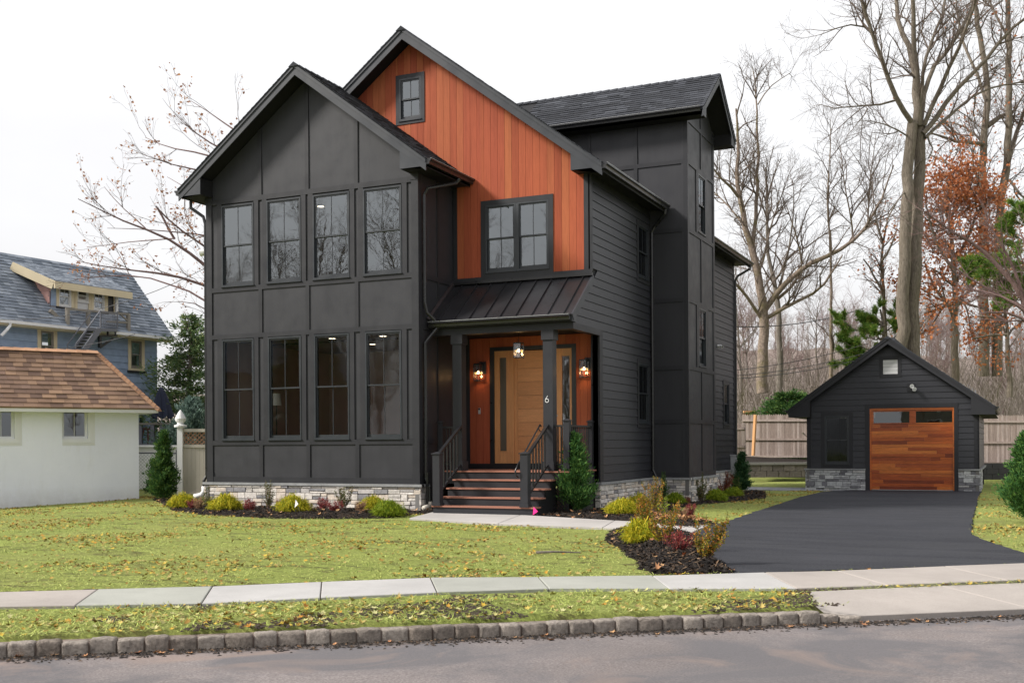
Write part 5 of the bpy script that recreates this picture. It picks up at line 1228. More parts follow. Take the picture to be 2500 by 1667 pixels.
mb = MB(); mb.box(8.18, 8.405, GY - .04, GY - .005, 2.36, 2.60); mb.build('plate', MT['trim'], t)
for c_, e_ in (((8.30, GY - .10, 2.52), (8.34, GY - .24, 2.505)), ((8.37, GY - .10, 2.44), (8.41, GY - .24, 2.41))):
    mb = MB(); mb.tube([(8.29, GY - .04, 2.48), c_], .016, 6); mb.tube([c_, e_], [.035, .062], 14); mb.build('lamp_head', MT['white'], t)
    a_ = Vector(c_); b_ = Vector(e_); mb = MB(); mb.tube([b_ + (b_ - a_) * .001, b_ + (b_ - a_) * .02], .05, 14); mb.build('lens', MT['lip'], t)

# ------------------------------------------------------------------ white building on the left
SHC = gpt(339.5, 1215.7); sha = math.radians(57.5)
wb_ = thing('white_shed', 'low white stucco building with a brown shingled hip roof at the left edge', 'building', (SHC[0], SHC[1], G0))
WS = Pl((SHC[0], SHC[1], 0), (math.cos(sha), math.sin(sha), 0), (math.sin(sha), -math.cos(sha), 0)); t5 = lambda x, y: (x / 5.8075, 850 + y / 5.8075)
zT = WS.hit(*t5(1972, 912))[1]
h1 = [WS.hit(*t5(883, 1280)), WS.hit(*t5(1245, 905))]; h2 = [WS.hit(*t5(-160, 1283)), WS.hit(*t5(203, 880))]
H1 = (h1[0][0], h1[1][0], h1[0][1], zT + .05); H2 = (h2[0][0], h2[1][0], h2[0][1], zT + .05)
mb = MB()
for r in cut((-9, 0, -1.0, zT + .08), [H1, H2]): WS.poly(mb, rpoly(r), -.25, 0)
WS.box(mb, -.25, -.001, -1, zT + .08, -7, -.251); mb.build('wall', MT['stucco'], wb_)
for Hh in (H1, H2):
    for k, (o, w_) in enumerate(((.0, .012), (.06, .022), (.115, .01))):
        mb = MB(); a, b, c, d = Hh[0] - .0, Hh[1] + .06 + o, Hh[2] - .06 - o, Hh[3]
        WS.box(mb, Hh[1] + o, b, c, d, -.02, w_); b2 = mb.build('window_moulding', MT['white'], wb_)
        mb = MB(); WS.box(mb, a, Hh[1] + o, c, Hh[2] - o, -.02, w_); mb.build('window_moulding', MT['white'], wb_)
    fr = window(wb_, WS, Hh[0], Hh[1], Hh[2], Hh[3], -.10, 'gglass', rail=.03, double=False, muntin=True, fmat='white')
rectp(WS, wb_, 'dark_interior', 'roomwarm', -9, -.3, -1, zT, -2.6, -2.55)
OV = .38; uF, zF1 = WS.hit(386.5, 998, OV); zF0 = WS.hit(383, 1008, OV)[1]
mb = MB(); WS.box(mb, -9, uF, zF0, zF1, OV - .03, OV); mb.build('fascia', MT['white'], wb_); mb = MB(); WS.box(mb, uF - .03, uF, zF0, zF1, -7, OV - .031); mb.build('fascia', MT['white'], wb_)
mb = MB(); WS.box(mb, -9, uF - .031, zF0, zF0 + .02, -7, OV - .031); mb.build('soffit', MT['white'], wb_)
best = None
for k in range(500):
    tt = .6 + k * .01; q = WS.hit(239, 858.6, OV + .03 - tt)
    if best is None or abs(q[0] - (uF + .03 - tt)) < best[0]: best = (abs(q[0] - (uF + .03 - tt)), tt, q[1])
hipt, zR = best[1], best[2]; ze_ = zF1 + .0; slW = math.atan2(zR - ze_, hipt); Zv = Vector((0, 0, 1))
Lw = hipt / math.cos(slW); U0 = -9.5
sW = Slope(WS.p(U0, ze_, OV + .03), WS.u, -WS.n * math.cos(slW) + Zv * math.sin(slW))
e_end = uF + .03 - U0
hp = [(1, math.cos(slW), e_end)]
expo = .155
brf = bpy.data.objects.new('hip_roof', None); COL.objects.link(brf); brf.parent = wb_; ORG[brf] = ORG[wb_]
mb = MB(); mb.hexa([sW.p(0, 0, -.06), sW.p(e_end, 0, -.06), sW.p(e_end - hipt, Lw, -.06), sW.p(0, Lw, -.06)], [sW.p(0, 0, -.002), sW.p(e_end, 0, -.002), sW.p(e_end - hipt, Lw, -.002), sW.p(0, Lw, -.002)]); mb.build('roof_deck', MT['bshingle'], brf)
shingle_field(brf, sW, e_end - 7.5, e_end, Lw, 'bshingle', expo, .20, .34, nobj=296, planes=hp, th=.014, order=lambda t_: -t_[0][0][0])
sE = Slope(WS.p(uF + .03, ze_, OV + .03 - 12), WS.n, -WS.u * math.cos(slW) + Zv * math.sin(slW))
mb = MB(); mb.hexa([sE.p(12 - 2 * hipt, 0, -.06), sE.p(12, 0, -.06), sE.p(12 - hipt, Lw, -.06)], [sE.p(12 - 2 * hipt, 0, 0), sE.p(12, 0, 0), sE.p(12 - hipt, Lw, 0)]); mb.build('roof_deck', MT['bshingle'], brf)
sBk = Slope(WS.p(U0, ze_, OV + .03 - 2 * hipt), WS.u, WS.n * math.cos(slW) + Zv * math.sin(slW))
mb = MB(); mb.hexa([sBk.p(0, 0, -.06), sBk.p(e_end, 0, -.06), sBk.p(e_end - hipt, Lw, -.06), sBk.p(0, Lw, -.06)], [sBk.p(0, 0, 0), sBk.p(e_end, 0, 0), sBk.p(e_end - hipt, Lw, 0), sBk.p(0, Lw, 0)]); mb.build('roof_deck', MT['bshingle'], brf)
cor, rid = sW.p(e_end, 0, .01), sW.p(e_end - hipt, Lw, .01)
MT['hipcap'] = m_shingle('tan_hip_shingle', [(0, (.38, .20, .11)), (1, (.46, .26, .15))], .2)
n_ = 17
for i in range(n_):
    a = cor.lerp(rid, i / n_); b = cor.lerp(rid, (i + 1.25) / n_); d = (b - a).normalized(); l = d.cross(Vector((0, 0, 1))).normalized()
    mb = MB(); dn = Vector((0, 0, -.075)); mb.hexa([a + l * .12 + dn, a + Vector((0, 0, .025)), a - l * .12 + dn], [b + l * .12 + dn * 1.1, b + Vector((0, 0, .008)), b - l * .12 + dn * 1.1]); mb.build('hip_cap', MT['hipcap'], brf)
for i in range(30):
    p_ = rid - WS.u * (i * .26); q_ = rid - WS.u * (i * .26 + .29); mb = MB()
    mb.hexa([p_ - WS.n * .13 - Zv * .06, p_ + Zv * .02, p_ + WS.n * .13 - Zv * .06], [q_ - WS.n * .13 - Zv * .055, q_ + Zv * .035, q_ + WS.n * .13 - Zv * .055]); mb.build('ridge_cap', MT['hipcap'], brf)

# ------------------------------------------------------------------ slate blue neighbour behind it
bu = Vector((math.cos(math.radians(85.1)), math.sin(math.radians(85.1)), 0)); bn = Vector((bu.y, -bu.x, 0))
b0 = atD(425, 825, 42); bz = b0[2]
BP = Pl((b0[0], b0[1], 0), bu, bn)
u5 = lambda x, y: (x / 5.0578, 590 + y / 5.0578)
nb = thing('blue_house', 'slate blue shingled house with a grey roof and a dormer behind the white building', 'house', (b0[0], b0[1], G0))
ue = 0.0; gut_z = bz; ov = .45      # eave edge stands out by ov
def bh(x, y, w=0): return BP.hit(*u5(x, y), w)
uw = BP.hit(383, 830, -ov)[0]      # corner of the wall
WL = -22
wz1 = bz - .12
# windows on the wall plane (set back by ov)
PW = Pl(BP.p(0, 0, -ov), bu, bn)
def bw(x, y): return PW.hit(*u5(x, y))
def brect(x0, y0, x1, y1): a = bw(x0, y0); b = bw(x1, y1); return (a[0], b[0], min(a[1], b[1]), max(a[1], b[1]))
bwin = [brect(1580, 1690, 1780, 1195), brect(460, 1500, 700, 1070)]
bwin[0] = (bwin[0][0], bwin[0][1], PW.hit(330, 905)[1], bwin[0][3]); bwin[1] = (bwin[1][0], bwin[1][1], bwin[1][3] - (bwin[0][3] - bwin[0][2]), bwin[1][3])
third = (PW.hit(340, 1012)[0], PW.hit(365, 1012)[0], PW.hit(340, 1050)[1] - .5, PW.hit(340, 1010)[1])
bhol = [(a + .1, b - .1, c + .1, d - .1) for a, b, c, d in bwin]
mb = MB()
for r in cut((WL, uw, -1, wz1), bhol + [third]): PW.poly(mb, rpoly(r), -.2, -.012)
mb.build('wall', MT['blue'], nb)
bs = bpy.data.objects.new('shingle_siding', None); COL.objects.link(bs); bs.parent = nb; ORG[bs] = ORG[nb]
laps(bs, PW, wz1 - 26 * .235, .235, 26, WL + 10, uw, 'blue', bhol + [third], t=.018, joint=30)
PE = Pl(PW.p(uw, 0), -bn, bu); rectp(PE, nb, 'end_wall', 'blue', 0, 9, -1, wz1, -.2, 0)
for (a, b, c, d) in bwin:
    for q in ((a, a + .13, c, d), (b - .13, b, c, d), (a + .13, b - .13, d - .13, d), (a + .13, b - .13, c, c + .10)): rectp(PW, nb, 'window_casing', 'cream', *q, -.05, .03)
    rectp(PW, nb, 'window_sill', 'trim', a - .04, b + .04, c - .08, c, -.02, .08)
    window(nb, PW, a + .13, b - .13, c + .1, d - .13, .0, 'glass', rail=.04, muntin=False, fmat='weathered')
    rectp(PW, nb, 'curtain', 'roomgrey', a + .12, b - .12, c + .1, (c + d) / 2, -.3, -.28); rectp(PW, nb, 'dark_interior', 'black', a - .2, b + .2, c - .2, d + .1, -1.2, -1.15)
rectp(PW, nb, 'dark_interior', 'black', third[0] - .3, third[1] + .3, third[2], third[3], -.6, -.55)
# roof: ridge found from its end pixel
best = None
for k in range(900):
    w_ = 1 + k * .01; uu, zz_ = BP.hit(319.3, 669, -w_)
    if best is None or abs(uu) < best[0]: best = (abs(uu), w_, zz_)
wr, zrB = best[1], best[2]
sl_ = math.atan2(zrB - bz, wr); Ls = wr / math.cos(sl_)
SR = Slope(BP.p(WL, bz, 0), bu, -bn * math.cos(sl_) + Vector((0, 0, math.sin(sl_))))
eu = -WL + .0
mb = MB(); mb.hexa([SR.p(0, 0, -.16), SR.p(eu, 0, -.16), SR.p(eu, Ls, -.16), SR.p(0, Ls, -.16)], [SR.p(0, 0, -.004), SR.p(eu, 0, -.004), SR.p(eu, Ls, -.004), SR.p(0, Ls, -.004)]); rf = mb.build('roof', MT['blueshingle'], nb)
SR2 = Slope(BP.p(WL, bz, -2 * wr), bu, bn * math.cos(sl_) + Vector((0, 0, math.sin(sl_))))
mb = MB(); mb.hexa([SR2.p(0, 0, -.16), SR2.p(eu, 0, -.16), SR2.p(eu, Ls, -.16), SR2.p(0, Ls, -.16)], [SR2.p(0, 0, 0), SR2.p(eu, 0, 0), SR2.p(eu, Ls, 0), SR2.p(0, Ls, 0)]); mb.build('roof_back', MT['blueshingle'], rf)
shingle_field(rf, SR, eu - 15, eu, Ls, 'blueshingle', .16, .2, .4, th=.02)
mb = MB(); mb.hexa([BP.p(0, bz - .12, -ov * 0 - .02), BP.p(0, bz - .16, -wr), BP.p(0, zrB - .15, -wr)], [BP.p(-.05, bz - .12, -.02), BP.p(-.05, bz - .16, -wr), BP.p(-.05, zrB - .15, -wr)]); mb.build('gable_wall', MT['blue'], nb)
mb = MB(); BP.box(mb, WL, 0.02, bz - .12, bz - .02, -.02, .0); mb.build('eave_board', MT['cream'], nb)
mb = MB(); BP.box(mb, WL, 0.0, bz - .15, bz - .12, -ov, -.0); mb.build('eave_soffit', MT['cream'], nb)
mb = MB(); BP.box(mb, WL, 0.05, bz - .10, bz + .0, .002, .10); mb.build('gutter', MT['white'], nb)
# dormer with a shed roof
DWF = .62
PD = Pl(BP.p(0, 0, -DWF), bu, bn)
def dh(x, y): return PD.hit(*u5(x, y))
dL, dR = dh(612, 600)[0], dh(1430, 700)[0]; dT = dh(620, 530)[1]; dB = dh(930, 985)[1]
eL, eR = dh(600, 490)[0], dh(1560, 620)[0]
dor = bpy.data.objects.new('dormer', None); COL.objects.link(dor); dor.parent = nb; ORG[dor] = ORG[nb]
DW_ = lambda x0, y0, x1, y1: (dh(x0, y0)[0], dh(x1, y1)[0], min(dh(x0, y0)[1], dh(x1, y1)[1]), max(dh(x0, y0)[1], dh(x1, y1)[1]))
dwn = [DW_(725, 800, 880, 560), DW_(955, 1000, 1095, 595), DW_(1155, 845, 1292, 635), DW_(1335, 860, 1405, 645)]
zsill = dwn[0][2]; rectp(PD, dor, 'dormer_wall', 'mauve', dL, dR, dB - 1.2, zsill, -.1, 0)
prev = dL
for r in cut((dL, dR, zsill, dT), [(a, b, 0, 20) for a, b, c, d in dwn]): rectp(PD, dor, 'dormer_wall', 'blue' if r[0] < dwn[0][0] - .3 and r[1] <= dwn[0][0] + .01 and r[0] == dL else 'cream', r[0], r[1], zsill, dT, -.1, 0)
for i, q in enumerate(dwn[:3]):
    if i == 1: rectp(PD, dor, 'dormer_door', 'louvre', q[0], q[1], q[2], q[2] + .75, -.08, -.03); window(dor, PD, q[0], q[1], q[2] + .75, q[3], -.01, 'glass', rail=.05, muntin=False, fmat='white'); 
    else: window(dor, PD, q[0], q[1], max(q[2], zsill), q[3], -.01, 'glass', rail=.05, muntin=(i != 1), fmat='white')
    for s_ in (q[0] - .10, q[1]): rectp(PD, dor, 'window_casing', 'cream', s_, s_ + .10, zsill if i != 1 else q[2], dT - .01, -.02, .02)
    if i != 1: rectp(PD, dor, 'window_sill', 'trim', q[0] - .12, q[1] + .12, zsill - .07, zsill, 0, .06)
rectp(PD, dor, 'dark_interior', 'black', dL, dR, dB, dT, -.9, -.85)
q = dwn[3]; rectp(PD, dor, 'dormer_panel', 'black', q[0], q[1], zsill, dT - .01, -.08, -.02)
rectp(PD, dor, 'downpipe', 'white', q[1] + .03, q[1] + .12, zsill - .3, dT, .02, .10)
# cheek and roof of the dormer
def roofz(w): return bz + math.tan(sl_) * (-w)
wtop = -(wr - .5)
PC = Pl(PD.p(dL, 0, 0), -bn, -bu)
pts = clip([(0, dB - 1), (6, dB - 1), (6, 20), (0, 20)], [(math.tan(sl_), -1, -(bz + math.tan(sl_) * DWF))])
zb_ = zrB - .35
pts = clip(pts, [(-(zb_ - dT) / (wr - DWF), 1, dT)])
for k in range(16):
    pp = clip(pts, [(0, -1, -(dB - 1 + k * .22)), (0, 1, dB - 1 + (k + 1) * .22)])
    if pp: piece(PC, dor, 'cheek_board', 'pink' if k < 14 else 'mauve', pp, -.05, 0.0 + .01 * (k % 2))
p_ = [PD.p(eL, dT + .12, .25), PD.p(eR, dT + .12, .25), BP.p(dR, zrB - .25, -(wr - .25)), PD.p(0, 0, 0)]
lt = BP.hit(*u5(140, 255), -(wr - .6)); lft = BP.p(lt[0], lt[1], -(wr - .6))
rt = BP.p(eR + .0, zrB - .3, -(wr - .4))
quad = [p_[0], p_[1], rt, lft]; dn = Vector((0, 0, -.16))
mb = MB(); mb.hexa([v_ + dn for v_ in quad], quad); mb.build('dormer_roof', MT['blueshingle'], dor)
mb = MB(); mb.hexa([p_[0] + dn * 1.7 + bn * .01, p_[1] + dn * 1.7 + bn * .01, p_[1] + dn * .2 + bn * .01, p_[0] + dn * .2 + bn * .01], [p_[0] + dn * 1.7 + bn * .08, p_[1] + dn * 1.7 + bn * .08, p_[1] + dn * .2 + bn * .08, p_[0] + dn * .2 + bn * .08]); mb.build('dormer_gutter', MT['cream'], dor)
mb = MB(); mb.bar(p_[0] + dn, lft + dn * .8, .05, .30); mb.build('dormer_rake_board', MT['cream'], dor)
mb = MB(); sl2 = (rt - p_[1]); 
e_u = (p_[1] - p_[0]); 
for k in range(14):
    for j in range(26):
        s0, s1_ = k / 14, (k + 1.1) / 14; a0_, a1_ = (j + .5 * (k % 2)) / 26, (j + 1 + .5 * (k % 2) - .02) / 26; a1_ = min(a1_, 1)
        P_ = lambda a, s: (p_[0].lerp(p_[1], a)).lerp(lft.lerp(rt, a), s)
        c = [P_(a0_, s0), P_(a1_, s0), P_(a1_, min(s1_, 1)), P_(a0_, min(s1_, 1))]; hgt = Vector((0, 0, .012 + .012 * RND.random()))
        mb.hexa([v_ for v_ in c], [c[0] + hgt, c[1] + hgt, c[2] + hgt * .2, c[3] + hgt * .2])
mb.build('dormer_shingles', MT['blueshingle'], dor, kind='stuff')
mb = MB(); mb.tube([BP.p(*BP.hit(*u5(5, 1160)), .05), BP.p(*BP.hit(*u5(60, 1090)), .1), BP.p(*BP.hit(*u5(110, 1040)), .05), BP.p(*BP.hit(*u5(115, 1005)), .05)], .05, 8); mb.build('downpipe', MT['white'], nb)
# fire escape of the blue house
fe = thing('fire_escape', 'grey steel fire escape platform and stair on the blue house roof', 'fire escape', BP.p(*BP.hit(*u5(1340, 1070)), .6))
def f(x, y, w=.5): a = BP.hit(*u5(x, y), w); return BP.p(a[0], a[1], w)
def fbar(x0, y0, x1, y1, w0=.5, w1=None, t=.035, name='rail', mat='greymetal'):
    mb = MB(); mb.bar(f(x0, y0, w0), f(x1, y1, w1 if w1 is not None else w0), t, t); mb.build(name, MT[mat], fe)
c_ = [f(1085, 1060, .9), f(1450, 1078, .9), f(1450, 1078, -.1), f(1085, 1060, -.1)]
mb = MB(); mb.hexa([v_ + Vector((0, 0, -.1)) for v_ in c_], c_); mb.build('platform', MT['greymetal'], fe)
for i in range(9): x = 1250 + i * 24; fbar(x, 870, x, 1062, .9, t=.016, name='baluster')
fbar(1240, 865, 1450, 880, .9, name='top_rail'); fbar(1240, 850, 1240, 1060, .9, name='post'); fbar(1450, 862, 1450, 1075, .9, name='post')
for dx in (0, 110):
    a = f(1225 - dx * .95, 1080 + dx * .0, .9 - dx / 110 * .7); b = f(1040 - dx * .95, 1345, .9 - dx / 110 * .7)
    mb = MB(); mb.bar(a, b, .05, .2); mb.build('stringer', MT['greymetal'], fe)
for i in range(7):
    t_ = (i + .5) / 7; x = 1225 + (1040 - 1225) * t_; y = 1080 + 265 * t_
    mb = MB(); a = f(x, y, .9); b = f(x - 105, y, .2); mb.bar(a, b, .2, .03); mb.build('tread', MT['greymetal'], fe)
fbar(1240, 850, 935, 1265, .95, name='handrail', t=.03); fbar(1110, 900, 835, 1265, .2, name='handrail', t=.03); fbar(935, 1265, 930, 1345, .95, name='post', t=.03); fbar(835, 1265, 830, 1345, .2, name='post', t=.03)
fbar(1230, 1165, 1235, 1310, .1, name='bracket', t=.10, mat='black'); fbar(1235, 1305, 1395, 1195, .1, name='bracket', t=.07, mat='black'); fbar(1230, 1168, 1445, 1160, .1, name='bracket', t=.05, mat='black'); fbar(1330, 1090, 1330, 1160, .5, name='bracket', t=.05, mat='black'); fbar(1425, 1090, 1425, 1160, .7, name='bracket', t=.04, mat='black')
rb_ = thing('roof_balcony', 'weathered timber balcony rail in front of the blue house dormer', 'balcony', f(1100, 900, -.6))
def tb(x0, y0, x1, y1, w0=-.1, w1=None, t=.07, name='rail'):
    mb = MB(); mb.bar(f(x0, y0, w0), f(x1, y1, w1 if w1 is not None else w0), t, t); mb.build(name, MT['weathered'], rb_)
for x, ya, yb in ((832, 830, 1050), (1088, 840, 1040), (1585, 890, 1110)): tb(x, ya, x, yb, t=.11, name='post')
tb(810, 828, 1590, 897, name='top_rail'); tb(1320, 985, 1580, 1000, name='lower_rail'); tb(1110, 840, 1110, 1000, -.8, t=.09, name='post')
tb(615, 850, 815, 1040, -.35, t=.13, name='brace'); tb(1450, 865, 1585, 985, name='brace', t=.05)

# deck, umbrella and stool of the neighbour, seen through the gap
q5 = lambda x, y: (300 + x / 2.6133, 650 + y / 2.6133)
def at5(x, y, D): return Vector(atD(*q5(x, y), D))
dkk = thing('neighbour_deck', 'grey deck rail and posts of the blue house beyond the white building', 'deck', at5(150, 1150, 39))
for x in (112, 190, 250): mb = MB(); mb.bar(at5(x, 1005, 39), at5(x, 1150, 39), .12, .12); mb.build('post', MT['greymetal'], dkk)
mb = MB(); mb.bar(at5(60, 1005, 39), at5(330, 1003, 39), .16, .07); mb.build('top_rail', MT['weathered'], dkk)
mb = MB(); mb.bar(at5(60, 1143, 39.5), at5(330, 1141, 39.5), 2.0, .12); mb.build('deck_floor', MT['greymetal'], dkk)
st_ = thing('bar_stool', 'dark red wooden stool on the deck behind the white building', 'stool', at5(160, 1143, 39.6))
mb = MB(); c_ = at5(160, 1035, 39.6); mb.lathe(c_, [(0, -.03), (.17, -.03), (.17, .02), (0, .02)], 12); MT['redwood'] = m_paint('dark_red_wood', (.13, .035, .025), .5, .1, False, .1); mb.build('seat', MT['redwood'], st_)
base = at5(160, 1141, 39.6)
for sx in (-1, 1):
    for sy in (-1, 1): mb = MB(); mb.bar(c_ + Vector((sx * .09, sy * .09, 0)), base + Vector((sx * .2, sy * .2, 0)), .04, .04); mb.build('leg', MT['redwood'], st_)
um = thing('parasol', 'closed navy blue parasol beside the blue house', 'parasol', at5(248, 1143, 39)); MT['navy'] = m_paint('navy_canvas', (.018, .024, .05), .8, .2, True, .2)
top_ = at5(243, 770, 39); lo_ = at5(252, 975, 39); 
mb = MB(); V_ = []; F_ = []; 
for i, (t_, r_) in enumerate([(0, .03), (.12, .13), (.4, .26), (.75, .38), (1, .44)]):
    for k in range(16): a = 2 * math.pi * k / 16; rr2 = r_ * (1 if k % 2 else .62); V_.append((top_.x + (lo_.x - top_.x) * t_ + rr2 * math.cos(a), top_.y + (lo_.y - top_.y) * t_ + rr2 * math.sin(a), top_.z + (lo_.z - top_.z) * t_ + (0 if t_ < 1 else (.12 if k % 2 else 0))))
for i in range(4):
    for k in range(16): F_.append((i * 16 + k, i * 16 + (k + 1) % 16, (i + 1) * 16 + (k + 1) % 16, (i + 1) * 16 + k))
mb.add(V_, F_); mb.build('canopy', MT['navy'], um)
mb = MB(); mb.tube([top_ + Vector((0, 0, .06)), at5(248, 1143, 39)], .025, 8); mb.build('pole', MT['white'], um)
# vinyl fence with lattice, chain link fence, solid white fence
vf = thing('vinyl_fence', 'beige vinyl fence panel with lattice top against the house corner', 'fence', at5(440, 1450, 29)); Dv = 28.6
def pv(x, y, D=Dv): return Vector(atD(*q5(x, y), D))
def vbox(x0, y0, x1, y1, D, th, name, mat, par):
    a, b, c, d = pv(x0, y1, D), pv(x1, y1, D), pv(x1, y0, D), pv(x0, y0, D); n_ = Vector(FWD) * th
    mb = MB(); mb.hexa([a, b, c, d], [v_ + n_ for v_ in (a, b, c, d)]); return mb.build(name, MT[mat], par)
vbox(345, 1020, 380, 1460, 28.5, .14, 'post', 'white', vf)
c_ = (pv(345, 1020, 28.5) + pv(380, 1020, 28.5)) / 2 + Vector(FWD) * .07
mb = MB(); mb.lathe(c_, [(.16, -.02), (.16, .03), (.09, .05), (.08, .09), (.13, .14), (.14, .20), (.09, .30), (.03, .40), (0, .43)], 4 * 4); mb.build('post_cap', MT['white'], vf)
vbox(383, 1036, 560, 1056, 28.55, .09, 'top_rail', 'offwhite', vf); vbox(383, 1136, 560, 1156, 28.55, .09, 'mid_rail', 'offwhite', vf); vbox(383, 1440, 560, 1452, 28.55, .09, 'bottom_rail', 'offwhite', vf)
for i in range(7): vbox(384 + i * 26, 1157, 384 + i * 26 + 25.4, 1440, 28.58, .035, 'board', 'offwhite', vf)
PV = Pl(pv(383, 1136), RIGHT, -Vector(FWD)); PV.o.z = 0; x1_ = (pv(560, 1136) - pv(383, 1136)).length; zl, zh = pv(383, 1136).z, pv(383, 1056).z
for i in range(-8, 22):
    for sg_ in (1, -1):
        u = i * .115; pts = clip([(u, zl), (u + .045, zl), (u + .045 + sg_ * (zh - zl), zh), (u + sg_ * (zh - zl), zh)], [(-1, 0, 0), (1, 0, x1_)])
        if pts: piece(PV, vf, 'lattice_slat', 'deckfence', pts, -.03 if sg_ > 0 else -.045, -.018 if sg_ > 0 else -.033)
wf = thing('white_fence', 'plain white panel fence behind the chain link fence', 'fence', at5(180, 1300, 37)); vbox(-40, 1148, 345, 1420, 36, .06, 'panel', 'white', wf); vbox(-40, 1140, 345, 1152, 35.9, .12, 'cap_rail', 'white', wf)
clf = thing('chain_link_fence', 'grey chain link fence between the white building and the vinyl post', 'fence', at5(200, 1400, 31)); Dc = 31
mb = MB(); mb.tube([pv(20, 1189, Dc), pv(340, 1192, Dc)], .022, 8); mb.build('top_rail', MT['greymetal'], clf); 
mb = MB(); mb.tube([pv(345, 1170, Dc), pv(342, 1450, Dc)], .03, 8); mb.build('post', MT['greymetal'], clf)
mb = MB(); a0c, b0c = pv(60, 1192, Dc), pv(340, 1192, Dc); Lc = (b0c - a0c).length; hc = a0c.z - pv(60, 1450, Dc).z; PCf = Pl(a0c, RIGHT, -Vector(FWD)); PCf.o.z = 0
k = -hc
while k < Lc:
    for sg_ in (1, -1):
        u0_, u1_ = (k, k + hc) if sg_ > 0 else (k + hc, k)
        seg = clip([(u0_, a0c.z - hc), (u1_, a0c.z), (u1_ + .006, a0c.z), (u0_ + .006, a0c.z - hc)], [(-1, 0, 0), (1, 0, Lc)])
        if seg: PCf.poly(mb, seg, 0, .006)
    k += .095
mb.build('wire_mesh', MT['greymetal'], clf, kind='stuff')

# ------------------------------------------------------------------ timber fences, retaining wall behind
z4 = lambda x, y: (1750 + x / 6.2733, 950 + y / 6.2733)
fL = thing('picket_fence', 'weathered brown stockade fence left of the garage with a new orange post', 'fence', Vector(atD(1900, 1110, 45.5)))
def pw4(x, y, D): return Vector(atD(*z4(x, y), D))
def run_fence(par, pxa, pxb, Da, Db, ytop, ybot, rails, mat='fence', nP=40, dog=True, skipname='picket'):
    for i in range(nP):
        t0, t1 = i / nP, (i + .965) / nP
        D0, D1 = 1 / ((1 - t0) / Da + t0 / Db), 1 / ((1 - t1) / Da + t1 / Db)
        x0_, x1_ = pxa + (pxb - pxa) * t0, pxa + (pxb - pxa) * t1
        a, b = Vector(atD(x0_, ybot(x0_), D0)), Vector(atD(x1_, ybot(x1_), D1)); ta, tb_ = Vector(atD(x0_, ytop(x0_), D0)).z, Vector(atD(x1_, ytop(x1_), D1)).z
        j = RND.uniform(-.012, .012); zt = (ta + tb_) / 2 + j; w = (b - a); n2 = Vector((-w.y, w.x, 0)).normalized()
        off = n2 * RND.uniform(0, .008)
        prof = [(0, a.z - .02), (1, a.z - .02), (1, zt - .06), (.72, zt - .012), (.5, zt), (.28, zt - .012), (0, zt - .06)] if dog else [(0, a.z), (1, a.z), (1, zt), (0, zt)]
        mb = MB(); F_ = [Vector((a.x + w.x * u, a.y + w.y * u, z)) + off for u, z in prof]
        mb.hexa(F_, [q_ + n2 * .018 for q_ in F_]); mb.build(skipname, MT[mat], par)
    for ry in rails:
        mb = MB(); a, b = Vector(atD(pxa, ry(pxa), Da)), Vector(atD(pxb, ry(pxb), Db)); w = (b - a).normalized(); n2 = Vector((-w.y, w.x, 0)).normalized()
        mb.bar(a - n2 * .03, b - n2 * .03, .045, .085); mb.build('rail', MT[mat], par)
run_fence(fL, 1812, 1984, 46, 45, lambda x: 1011 + (x - 1812) * .0, lambda x: 1113 + (x - 1850) * .02, [lambda x: 1026, lambda x: 1072, lambda x: 1114], nP=32)
mb = MB(); mb.bar(pw4(590, 392, 44.7), pw4(556, 1015, 44.6), .11, .09); mb.build('leaning_post', MT['newpost'], fL)
fS = thing('picket_fence', 'short pale stockade fence panel just right of the rear house corner', 'fence', Vector(atD(1800, 1110, 40)))
run_fence(fS, 1780, 1820, 40, 39, lambda x: 1032, lambda x: 1112, [lambda x: 1046.5 + (1800 - x) * .05, lambda x: 1090], nP=8)
fT = thing('board_fence', 'taller reddish board fence behind the stockade fence', 'fence', Vector(atD(1840, 1010, 50)))
for x0_, x1_ in ((1816, 1846), (1871, 1900)):
    run_fence(fT, x0_, x1_, 50, 50, lambda x: 1006, lambda x: 1080, [], mat='deckfence', nP=6, dog=False, skipname='board')
    mb = MB(); mb.bar(Vector(atD(x0_ - 1, 1005, 49.9)), Vector(atD(x1_ + 1, 1005, 49.9)), .16, .08); mb.build('cap_rail', MT['newpost'], fT)
fR = thing('picket_fence', 'dark weathered stockade fence right of the garage', 'fence', Vector(atD(2450, 1120, 43)))
run_fence(fR, 2380, 2620, 43.5, 42.5, lambda x: 1012 + (x - 2400) * .01, lambda x: 1128, [lambda x: 1028.5 + (x - 2400) * .005, lambda x: 1080], nP=44)
MT['coping'] = m_paint('grey_coping', (.20, .195, .19), .8, .1, False, .3)
def retain(par, pxa, pxb, D, yt, yb, mat, cop=True):
    a, b = Vector(atD(pxa, yb, D)), Vector(atD(pxb, yb, D)); zt = Vector(atD(pxa, yt, D)).z; zb = min(a.z, b.z) - .05; w = b - a; Lr = Vector((w.x, w.y, 0)).length
    P_ = Pl((a.x, a.y, 0), (w.x, w.y, 0), Vector((w.y, -w.x, 0))); rows = 3 if not cop else 2; hh = (zt - .09 - zb) / rows if cop else (zt - zb) / rows
    for r in range(rows):
        u = -(r % 2) * .22
        while u < Lr:
            mb = MB(); P_.box(mb, max(u, 0), min(u + .44, Lr) - .006, zb + r * hh, zb + (r + 1) * hh - .006, -.25, RND.uniform(0, .012)); mb.build('block', MT[mat], par); u += .45
    if cop:
        u = 0
        while u < Lr: mb = MB(); P_.box(mb, u, min(u + .6, Lr) - .006, zt - .09, zt, -.28, .03); mb.build('coping_stone', MT['coping'], par); u += .605
